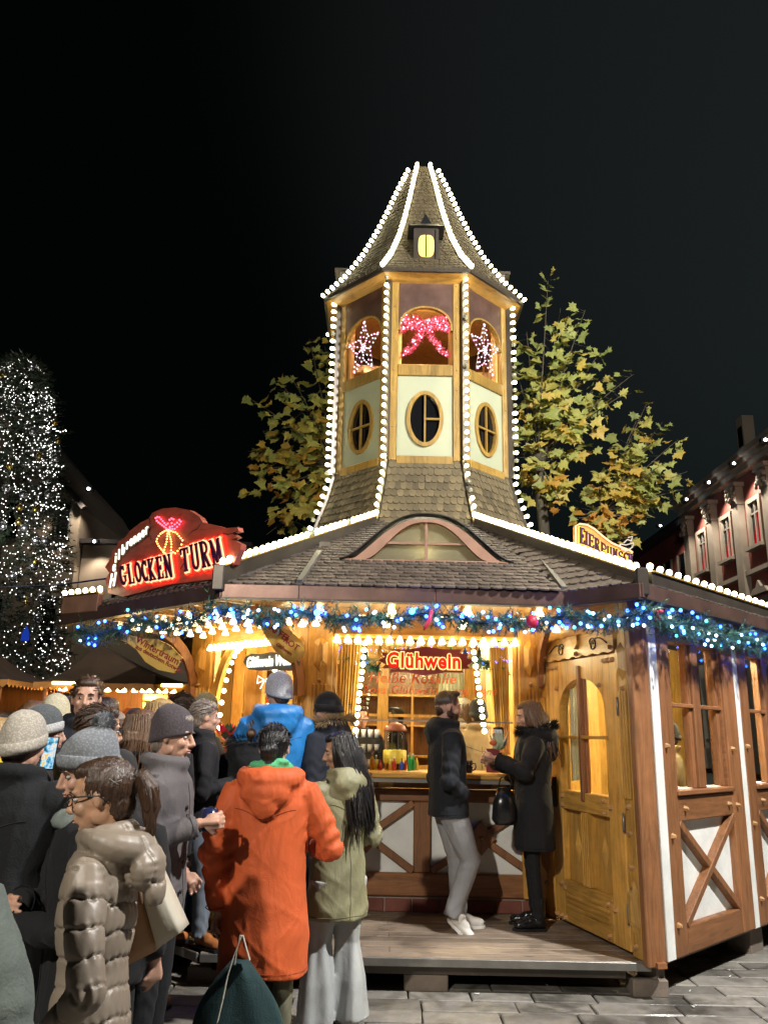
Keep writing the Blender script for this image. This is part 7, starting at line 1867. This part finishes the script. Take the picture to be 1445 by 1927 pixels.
person('woman in a knitted grey bobble hat and pale scarf looking down to the left', (-1.03, 3.2, 0), 205, 1.64, dict(mat=K['blackw'], hem=.35, bulk=1.12, collar=.03), arms=[((.06, .28, 1.02), (.27, .05, 1.02), (.2, -1, 0), (-1, 0, 0), .5), ((.05, -.27, 1.0), (.26, -.02, 1.08), (.1, 1, 0), (-1, 0, 0), .5)],
    legs=dict(mat=K['black'], shoe=K['bleather']), head=(6, 14, -4), hair=('cap', HBL), hat=dict(mat=K['kgrey'], h=.145, w=1.04, slouch=.035, low=.028, pom=K['kgrey'], ribs=34, pat=1), skin=SK, lod=0, female=True, lean=(.05, 0), extra=lambda c: scarf(c, K['scarfg'], .046, loops=2, dz=-.06))
def coat_x(ctx):
    P, T = ctx['P'], ctx['T']; m = MB()
    for z in (1.44, 1.405): m.box((-.03, -.235, z), (.05, -.19, z + .022), bev=.004)
    pbuild(m, 'shoulder_tab', K['grey'], P, T)
    m = MB()
    for z in (1.30, 1.18, 1.05, .92): m.ball((.155, -.05, z), (.006, .012, .012), 8, 5)
    o = pbuild(m, 'buttons', M['black'], P, T); o['kind'] = 'stuff'
person('man in a grey wool coat and charcoal beanie facing right with a mug', (at(312, 1390, 4.3).x, 4.3, 0), -4, 1.77, dict(mat=K['grey'], hem=.43, bulk=1.12, collar=.042, amp=.010), 
    arms=[pocket(1, 1.77), ((-.02, -.27, 1.13), (.25, -.12, 1.24), (1, .25, .1), (0, 1, .1), 1.1)], legs=dict(mat=K['black'], w=1.12, shoe=K['bleather']), head=(-6, 4, 0), hair=('cap', HG), hat=dict(mat=K['kdark'], h=.135, slouch=.02, ribs=0, cuff=False), lod=0, lean=(.03, 0), extra=coat_x)
# orange parka
def orange_x(ctx):
    P, T, H = ctx['P'], ctx['T'], ctx['H']
    m = MB(); m.tube([Vector((-.01 + .085*math.cos(q), .09*math.sin(q), .868*H + .01*math.cos(q*2))) for q in [2*math.pi*i/16 for i in range(17)]], .034, 8)
    m.ball((-.08, .075, .875*H), (.03, .04, .026), 10, 6); m.ball((-.075, -.06, .885*H), (.04, .05, .022), 10, 6); m.ball((-.02, .115, .86*H), (.05, .03, .02), 10, 6)
    me = smooth_mesh(m, .010, 1, 'hoodie_collar'); V = getv(me); setv(me, V + getn(me)*(.007*ridges(V, 9, 40))[:, None]); finish(me, 'hoodie_collar', K['green'], P, T)
person('woman in a burnt orange parka seen from behind with black hair in a low bun', (-.57, 4.6, 0), 84, 1.71, dict(mat=K['orange'], hem=.285, bulk=1.17, hood='big', collar=.03, amp=.012, flare=1.06, waist=1.06, back=False), arms=[((-.09, .275, 1.05), (-.03, .235, .75), (.05, .03, -1), (0, -1, 0), .9), ((.05, -.32, 1.08), (.22, -.22, 1.06), (1, .3, 0), (0, 1, 0), .8)],
    legs=dict(mat=K['olivepant'], w=1.05, shoe=K['dbshoe']), head=(0, 4, 0), hair=('bun', HB), lod=0, female=False, extra=orange_x, lean=(.0, 0))
person('woman in an olive parka and wide pale trousers with long glossy black hair', (-.23, 5.25, 0), 128, 1.68, dict(mat=K['olive'], hem=.365, bulk=1.02, hood='down', collar=.03, amp=.010, flare=1.05), arms=[((.02, .25, 1.06), (.22, .12, 1.0), (.8, -.6, 0), (0, -1, 0), .8), ((-.02, -.25, 1.05), (.20, -.12, .99), (.8, .6, 0), (0, 1, 0), .8)],
    legs=dict(mat=K['wpant'], w=1.15, hemw=1.5, shoe=K['whiteshoe'], feet=((.06, .10, 5), (.0, -.11, -5))), head=(52, 8, 0), hair=('long', HB, 1.3), lod=0, female=True, skin=SK2)
# ---- on the deck
person('man in a black jacket with close cropped beard leaning by the counter facing right', DK(.56, 6.86), 8, 1.80, dict(mat=K['black2'], hem=.455, bulk=1.16, hood='down', collar=.036, amp=.009), arms=[pocket(1, 1.8), pocket(-1, 1.8)], hands=(False, False),
    legs=dict(mat=K['gpant'], w=1.18, shoe=K['whiteshoe'], sole=K['whiteshoe'], feet=((.12, .05, 0), (.03, -.10, -20, .03, 42)), knee=((.09, .07, .50), (.15, -.10, .50))), head=(-4, 2, 0), hair=('fade', HBR), beard=True, lod=0, lean=(-.02, 0))
def couple_x(ctx):
    pass
person('woman in a long black coat with fur hood and brown hair facing left', DK(1.26, 6.98), 178, 1.74, dict(mat=K['black'], hem=.33, bulk=1.20, hood='big', collar=.035, fur=K['furb']), arms=[((.10, .24, 1.17), (.31, .07, 1.27), (1, -.2, .2), (0, -1, .3), 1.0), ((.10, -.24, 1.17), (.33, -.03, 1.24), (1, .2, .2), (0, 1, .3), 1.0)],
    legs=dict(mat=K['black'], w=.82, shoe=K['bleather'], boot=True), head=(0, 10, 0), hair=('long', HM, .85), lod=0, female=True)
person('tall man in a bright blue hooded jacket and light grey ribbed beanie', DK(-.78, 6.38), 105, 1.88, dict(mat=K['blue'], hem=.46, bulk=1.14, hood='big', collar=.03, amp=.011), arms=[((.1, .29, 1.2), (.32, .16, 1.3)), ((.1, -.29, 1.2), (.32, -.12, 1.25))], legs=dict(mat=K['bjean'], shoe=K['dbshoe']), head=(25, 0, 0), hair=('cap', HM), hat=dict(mat=K['kltgrey'], h=.125, w=1.06, ribs=40, cuff=False, low=-.01), lod=1)
person('man in a navy coat with tan fur hood, black beanie and glasses', DK(-.40, 6.6), 150, 1.75, dict(mat=K['navy'], hem=.42, bulk=1.18, hood='down', collar=.05, fur=K['furt']), legs=dict(mat=K['black'], shoe=K['bleather']), head=(18, 12, 0), hair=('cap', HG), hat=dict(mat=K['kblack'], h=.12, ribs=0, low=.0), lod=1, extra=glasses)
person('person in a wide black coat with a loose brown bun at the counter', DK(-.95, 6.35), 96, 1.555, dict(mat=K['blackw'], hem=.16, bulk=1.28, hood='big', collar=.04, fur=K['furb'], flare=1.1), legs=dict(mat=K['black'], shoe=K['bleather']), hair=('bun', HM), lod=1, female=True)
person('man in a black jacket and washed grey jeans holding a dark mug on the deck', DK(-1.30, 6.20), 22, 1.66, dict(mat=K['black'], hem=.47, bulk=1.12, collar=.04), arms=[((.02, .27, 1.05), (.25, .10, 1.08)), ((-.02, -.27, 1.03), (.24, -.16, 1.09), (1, .1, .1), (0, 1, .1), 1.1)], legs=dict(mat=K['jean'], w=1.05, shoe=K['brownshoe'], feet=((-.14, .10, 10), (.10, -.08, -60))), hair=('short', HG), lod=1)
person('woman in a grey hooded jacket and olive beanie with auburn hair', DK(-1.42, 6.75), 40, 1.70, dict(mat=K['lgrey'], hem=.46, bulk=1.08, hood='down'), arms=[((.08, .26, 1.1), (.30, .10, 1.2)), ((.08, -.26, 1.1), (.30, -.08, 1.18))], legs=dict(mat=K['bjean'], shoe=K['dbshoe']), head=(0, 8, 0), hair=('long', HR, .8), hat=dict(mat=K['kolive'], h=.15, ribs=0, w=1.04), lod=1, female=True)
person('dark haired man looking left just left of the olive beanie', DK(-1.55, 6.55), 160, 1.72, dict(mat=K['navy'], hem=.45, bulk=1.05), legs=dict(mat=K['black']), head=(0, 6, 0), hair=('short', HBR), lod=1)
# ---- inside the hut
person('customer in a tan jacket and black beanie at the far counter', (1.0, 8.5, .23), 98, 1.77, dict(mat=K['tan'], hem=.45, bulk=1.15), legs=dict(mat=K['black']), hair=('cap', HBR), hat=dict(mat=K['kblack'], h=.14, ribs=0), lod=1)
person('woman in a white beanie and cream scarf inside the hut facing left', (.93, 9.25, .25), 185, 1.78, dict(mat=K['tan'], hem=.4, bulk=1.1), legs=dict(mat=K['black']), hair=('long', HM, .7), hat=dict(mat=K['kwhite'], h=.14), lod=1, female=True, extra=lambda c: scarf(c, K['kwhite'], .06))
person('man in dark clothes seen through the back window of the hut', (.20, 10.3, .2), 190, 1.78, dict(mat=K['blackw'], hem=.4, bulk=1.1, collar=.05), legs=dict(mat=K['black']), hair=('short', HBR), lod=2)
person('vendor with glasses standing behind the glass rack', (-.20, 9.0, .23), 280, 1.72, dict(mat=K['blackw'], hem=.4), legs=dict(mat=K['black']), hair=('short', HBR), lod=2)
person('vendor in an orange beanie behind the left counter', (-1.12, 8.5, .23), 250, 1.78, dict(mat=K['black'], hem=.4), legs=dict(mat=K['black']), hair=('cap', HBR), hat=dict(mat=K['korange'], h=.13), lod=2)
person('person in a pale coat seen through the first wing window', (2.75, 8.0, .2), 150, 1.62, dict(mat=K['tan'], hem=.3), legs=dict(mat=K['black']), hair=('cap', HBR), hat=dict(mat=K['kblack']), lod=2)
# ---- crowd on the left
CG = 'crowd in front of the market stalls'
def cr(label, px, Y, H, face, coatm, hair=None, hat=None, lod=2, z=0, legm=None, shoe=None, **kw):
    x = at(px, 1365, Y).x
    return person(label, (x, Y, z), face, H, dict(mat=coatm, hem=kw.pop('hem', .42), bulk=kw.pop('bulk', 1.12), hood=kw.pop('hood', None), collar=.04), legs=dict(mat=legm or K['black'], shoe=shoe), hair=hair, hat=hat, lod=lod, group=CG, **kw)
cr('tall dark haired man facing the camera with a hand on his chest', 158, 5.6, 2.0, 285, K['navy'], ('short', HBR), lod=1, arms=[None, ((.08, -.30, 1.32), (.24, -.08, 1.50), (.2, 1, .3), (-1, 0, 0), .3)], head=(0, -2, 0))
cr('dark haired man with black glasses turned to the right in a grey hooded jacket', 183, 4.25, 1.785, 38, K['mgrey'], ('short', HBR), lod=1, hood='down', extra=lambda c: (glasses(c), scarf(c, K['tealc'], .035, 'collar', 1)))
cr('person in a slate grey striped beanie facing right', 78, 4.6, 1.77, 25, K['black'], ('cap', HM), dict(mat=K['kgb'], h=.13, ribs=0, cmat=K['kltgrey']), lod=1)
cr('person wearing a pale yellow hood', 101, 6.6, 1.90, 85, K['tan'], ('cap', HBL), dict(mat=K['kcream'], h=.13, w=1.12, low=-.03))
cr('person with messy brown hair and yellow scarf', 60, 6.2, 1.86, 80, K['dbshoe'], ('short', HM), extra=lambda c: scarf(c, K['yellow'], .06))
cr('black haired person in a dark patterned jacket', 196, 5.7, 1.88, 75, K['black'], ('cap', HB))
cr('person in a dark beanie with an orange scarf', 131, 6.8, 1.90, 60, K['black'], None, dict(mat=K['kdark'], h=.12), extra=lambda c: scarf(c, K['korange'], .06))
cr('person with reddish face and orange beanie facing the camera', 243, 8.6, 1.85, 270, K['black'], None, dict(mat=K['korange'], h=.12))
cr('woman facing the camera between the orange beanie and cream hat', 260, 8.0, 1.80, 275, K['blackw'], ('short', HBR), extra=lambda c: scarf(c, K['korange'], .05))
cr('person with curly golden hair', 228, 7.0, 1.72, 90, K['tan'], ('short', HBL))
cr('person in a cream beanie behind the blond woman', 276, 7.6, 1.82, 95, K['mgrey'], None, dict(mat=K['kcream'], h=.14))
cr('woman with long straight blond hair in blue jeans', 300, 5.55, 1.87, 70, K['black'], ('long', HBL, .8), legm=K['bjean'], shoe=K['brownshoe'], lod=1, female=True)
cr('woman with long brown hair and black coat behind the grey coat man', 270, 4.75, 1.78, 60, K['blackw'], ('long', HM, 1.0), lod=1, female=True)
cr('short person in a round black beanie', 231, 3.72, 1.56, 88, K['black'], None, dict(mat=K['kblack'], h=.13, ribs=0))
cr('person in a yellow fur hood at the left picture edge', -5, 4.3, 1.72, 60, K['dbshoe'], ('cap', HBL), fur=None) if False else cr('person with blond hair and yellow collar at the left picture edge', -4, 4.4, 1.72, 60, K['yellow'], ('cap', HBL))
cr('person in a bright blue jacket glimpsed behind the bobble hat', 205, 4.05, 1.52, 90, K['blue'], ('cap', HBR))
far_c = [(5, 6.0, 1.72, 'person in a black cap at the far left edge', HBR, 'kblack', K['black']), (28, 6.4, 1.76, 'person with dark brown hair beside the black cap', HBR, None, K['mgrey']), (52, 7.6, 1.84, 'far person with red hair near the second stall', HR, None, K['blackw']), (76, 7.2, 1.80, 'person in an orange knit hat behind the slate beanie', HM, 'korange', K['navy']), (112, 7.8, 1.83, 'far person in a grey knit hat right of the pale hood', HM, 'kgrey', K['black']), (135, 8.4, 1.78, 'far person with blond hair behind the tall man', HBL, None, K['tan']), (172, 7.6, 1.84, 'far person in a cream hat behind the tall man', HM, 'kcream', K['black']), (213, 6.3, 1.80, 'person with grey hair right of the glasses man', HG, None, K['mgrey']), (236, 6.2, 1.74, 'person with brown hair in a tan coat behind the bobble hat', HM, None, K['tan']), (254, 6.6, 1.80, 'person in a charcoal beanie left of the blond woman', HM, 'kdark', K['teal']), (290, 7.2, 1.86, 'far person with black hair right of the cream beanie', HB, None, K['navy']), (322, 6.6, 1.84, 'person with brown hair right of the blond woman', HM, None, K['mgrey']), (342, 8.2, 1.82, 'far person in a white knit hat near the hut post', HM, 'kwhite', K['black']), (18, 5.2, 1.70, 'person with brown hair in a tan jacket at the left edge', HM, None, K['tan']), (15, 7.6, 1.8, 'brown haired person at the far left of the crowd', HM, None, K['dbshoe']), (35, 8.6, 1.72, 'person in red at the far left by the second stall', HM, None, K['redx'] if 'redx' in K else K['orange']), (222, 9.3, 1.78, 'bald man far back under the yellow lamps', None, None, K['black']), (150, 9.5, 1.76, 'far off person in a black cap below the stall lamps', None, 'kblack', K['black']), (312, 8.8, 1.74, 'far off dark haired person right of the stacked boxes', HB, None, K['navy']), (95, 9.0, 1.74, 'far off person in an orange jacket behind the pale hood', HBL, None, K['orange']), (185, 9.0, 1.74, 'far off person with grey hair beside the stacked boxes', HG, None, K['mgrey']), (335, 7.4, 1.80, 'person with short brown hair behind the dark haired man', HM, None, K['tan'])]
for px, Y, H_, lb_, hm_, ht_, cm_ in far_c: cr(lb_, px, Y, H_, 80 + (px * 37) % 200, cm_, ('short', hm_) if hm_ else None, dict(mat=K[ht_]) if ht_ else None)
# ---- things people hold or carry
ph = thing('phone', 'lit smartphone held up by the person in the plain grey beanie', 'phone', tuple(at(93, 1417, 4.08)))
Tp = Matrix.Translation(at(93, 1417, 4.08)) @ Matrix.Rotation(R(-12), 4, 'Z') @ Matrix.Rotation(R(-8), 4, 'X')
m = MB(Tp); m.box((-.038, 0, -.078), (.038, .009, .078), bev=.004); m.build('case', M['black'], ph)
def scr():
    m, nt, b = nodes('phone_screen'); v = coords(nt); n = noise(nt, v, 32, 3); col = ramp(nt, n, [(.35, (.02, .02, .03)), (.45, (.1, .45, .7)), (.55, (.7, .72, .75)), (.62, (.75, .5, .05))])
    nt.links.new(col, b.inputs['Emission Color']); b.inputs['Emission Strength'].default_value = .9; b.inputs['Base Color'].default_value = (0, 0, 0, 1); return m
m = MB(Tp); m.box((-.034, -.002, -.072), (.034, -.0005, .072)); m.build('screen', scr(), ph)
p = at(394, 1552, 4.27); mug((p.x, p.y, p.z - .03), 'dark blue mug in the hand of the man in the grey coat', r=.04, h=.105)
p = at(378, 1508, 6.12); mug((p.x, p.y, p.z - .045), 'dark mug held by the man in washed jeans', r=.043, h=.10)
# handbag of the woman in the puffer coat
hbg = thing('handbag', 'large cream and tan leather handbag hanging behind the taupe coat', 'handbag', tuple(at(290, 1800, 2.55)))
M['cream_l'] = plain('cream_leather', (.50, .46, .37), .5, var=.06, bs=.25); M['tan_l'] = plain('tan_leather_side', (.42, .24, .13), .45, var=.08, bs=.2)
q1 = [at(*p, 2.98) for p in ((258, 1650), (290, 1642), (340, 1755), (296, 1786))]; q2 = [at(*p, 3.02) for p in ((236, 1662), (258, 1652), (294, 1790), (222, 1826))]
def slab(q, th, mat, name, par, bul=.0):
    m = MB(); n = 8; F, B_ = [], []
    for j in range(n + 1):
        for i in range(n + 1):
            u, v = i/n, j/n; p = q[0].lerp(q[1], u).lerp(q[3].lerp(q[2], u), v); bb = bul * math.sin(math.pi*u) * math.sin(math.pi*v)
            F.append(p + Vector((0, -bb, 0))); B_.append(p + Vector((0, th + bb, 0)))
    N = (n+1)**2; fs = []
    for j in range(n):
        for i in range(n): a = j*(n+1)+i; fs += [(a, a+n+1, a+n+2, a+1), (N+a, N+a+1, N+a+n+2, N+a+n+1)]
    for i in range(n):
        a = i; fs.append((a, a+1, N+a+1, N+a)); a = n*(n+1)+i; fs.append((a, N+a, N+a+1, a+1)); a = i*(n+1); fs.append((a, N+a, N+a+n+1, a+n+1)); a = i*(n+1)+n; fs.append((a, a+n+1, N+a+n+1, N+a))
    m.add(F + B_, fs, True); return m.build(name, mat, par)
slab(q2, .12, M['tan_l'], 'side_panel', hbg, .015); slab(q1, .13, M['cream_l'], 'front_panel', hbg, .012)
m = MB(); m.tube([at(250, 1655, 2.96), at(262, 1640, 2.94), at(280, 1634, 2.94), at(296, 1640, 2.96)], .005, 8); m.tube([at(256, 1652, 2.95), at(264, 1680, 2.94), at(266, 1702, 2.94)], .007, 8); m.ball(at(298, 1648, 2.95), (.016, .008, .022), 8, 6); m.build('strap', K['dbshoe'], hbg)
# dark green tote carried by the woman in orange
tb_ = thing('tote_bag', 'large dark green cloth bag with a cream strap held by the orange parka woman', 'bag', tuple(at(430, 1920, 4.3)))
top = at(455, 1765, 4.42); c0 = at(445, 1900, 4.38)
rings = []
for j in range(12):
    t = j / 11; z = c0.z - .22 + (top.z - .10 - c0.z + .22) * t; w = .235 * (1 - t**2.2 * .80) * (.92 + .1*math.sin(t*3.1)); cx = c0.x + (top.x - c0.x) * t
    rings.append([Vector((cx + w * math.cos(q) * (1 + .03*math.sin(5*q + t*4)), 4.42 + .10 * (1 - t*.4) * math.sin(q) * (1 + .08*math.sin(6*q + 3*t)), z)) for q in [2*math.pi*i/36 for i in range(36)]])
m = MB(); m.loft(rings); m.build('bag_body', cloth('dark_green_cloth', (.018, .045, .048), .8, 200, .6), tb_)
M['strapc'] = cloth('cream_strap', (.50, .47, .38), .8, 240)
m = MB()
for pl in ([(455, 1762), (440, 1800), (428, 1840), (420, 1880), (410, 1922)], [(458, 1762), (464, 1785), (470, 1805)], [(452, 1762), (446, 1790), (443, 1812)]):
    P_ = [at(a, b, 4.30 if len(pl) > 3 else 4.34) for a, b in pl]
    for a, b in zip(P_, P_[1:]): m.beam(a, b, .003, .03 if len(pl) > 3 else .022, up=(1, 0, .2) if False else (0, 1, 0), ends=(.004, .004))
o = m.build('strap', M['strapc'], tb_)
# black handbag of the woman in the black coat
bp = at(948, 1512, 6.86); m = MB(Matrix.Translation(bp)); bb = thing('handbag', 'small black leather handbag hanging in front of the woman in black', 'handbag', tuple(bp))
m.loft([[Vector((w*math.cos(q)*abs(1), d_*math.sin(q), z)) for q in [2*math.pi*i/20 for i in range(20)]] for w, d_, z in ((.07, .04, -.16), (.10, .055, -.12), (.09, .05, .0), (.05, .03, .12))]); m.build('bag_body', K['bleather'], bb)
m = MB(); m.tube([bp + Vector((-.05, -.02, .10)), bp + Vector((-.03, -.03, .19)), bp + Vector((.03, -.04, .23)), bp + Vector((.06, -.02, .17)), bp + Vector((.05, 0, .10))], .006, 6); m.build('strap', K['bleather'], bb)
# wrapped gift and cup in her hands
gp_ = at(938, 1398, 6.93); gf_ = thing('wrapped_gift', 'gift basket in clear wrap with a ribbon held by the woman in black', 'gift', tuple(gp_)); Tg = Matrix.Translation(gp_); r = random.Random(5)
m = MB(Tg)
for i in range(26):
    a = r.uniform(0, 6.28); d = Vector((math.cos(a)*.06, math.sin(a)*.05, r.uniform(.02, .10))); b0 = Vector((0, 0, -.06)); s = d.cross(Vector((0, 0, 1))).normalized()*.03; m.add([b0, b0 + d*.6 + s, b0 + d*1.4 + Vector((0, 0, .03)), b0 + d*.6 - s], [(0, 1, 2, 3)])
m.build('wrap', plain('pale_green_wrap', (.55, .60, .42), .25, bs=0), gf_)
m = MB(Tg); m.lathe([(.03, .03), (.045, .04), (.045, .12), (.02, .13)], 14); m.build('jar', K['bleather'], gf_)
m = MB(Tg); m.lathe([(.046, .055), (.047, .07)], 14); m.ball((-.05, -.03, .0), (.03, .012, .022), 8, 6); m.build('ribbon', K['orange'], gf_)
m = MB(Tg); m.box((-.046, -.046, .075), (.02, -.044, .105)); m.build('paper_tag', M['white'], gf_)
bpy.data.scenes.remove(TMP)

# ================================================================== the square's floodlight (the one whose flare crosses the photo's top right corner), plus an added fill lamp behind the viewer
for nm, lb_, L_, pw, cl in (('floodlight', 'floodlight on a mast just outside the upper right of the view', (4.6, 3.0, 7.6), 3600, (1, .97, .92)), ('floodlight', 'floodlight on a mast behind the viewer to the left', (-3.4, -4.0, 6.0), 2100, (1, .93, .80))):
    t = thing(nm, lb_, 'floodlight', (L_[0], L_[1], 0))
    m = MB(); m.tube([(L_[0], L_[1] - .45, 0), (L_[0], L_[1] - .45, L_[2] + .3)], [.07, .05], 10); m.tube([(L_[0], L_[1] - .45, L_[2] + .25), (L_[0], L_[1], L_[2] + .25)], .025, 8); m.build('mast', M['steel'], t)
    m = MB(); m.box((L_[0] - .2, L_[1] - .12, L_[2] + .16), (L_[0] + .2, L_[1] + .12, L_[2] + .26)); m.build('housing', M['black'], t)
    lamp('flood_fill_light', L_, pw, cl, .12, t)
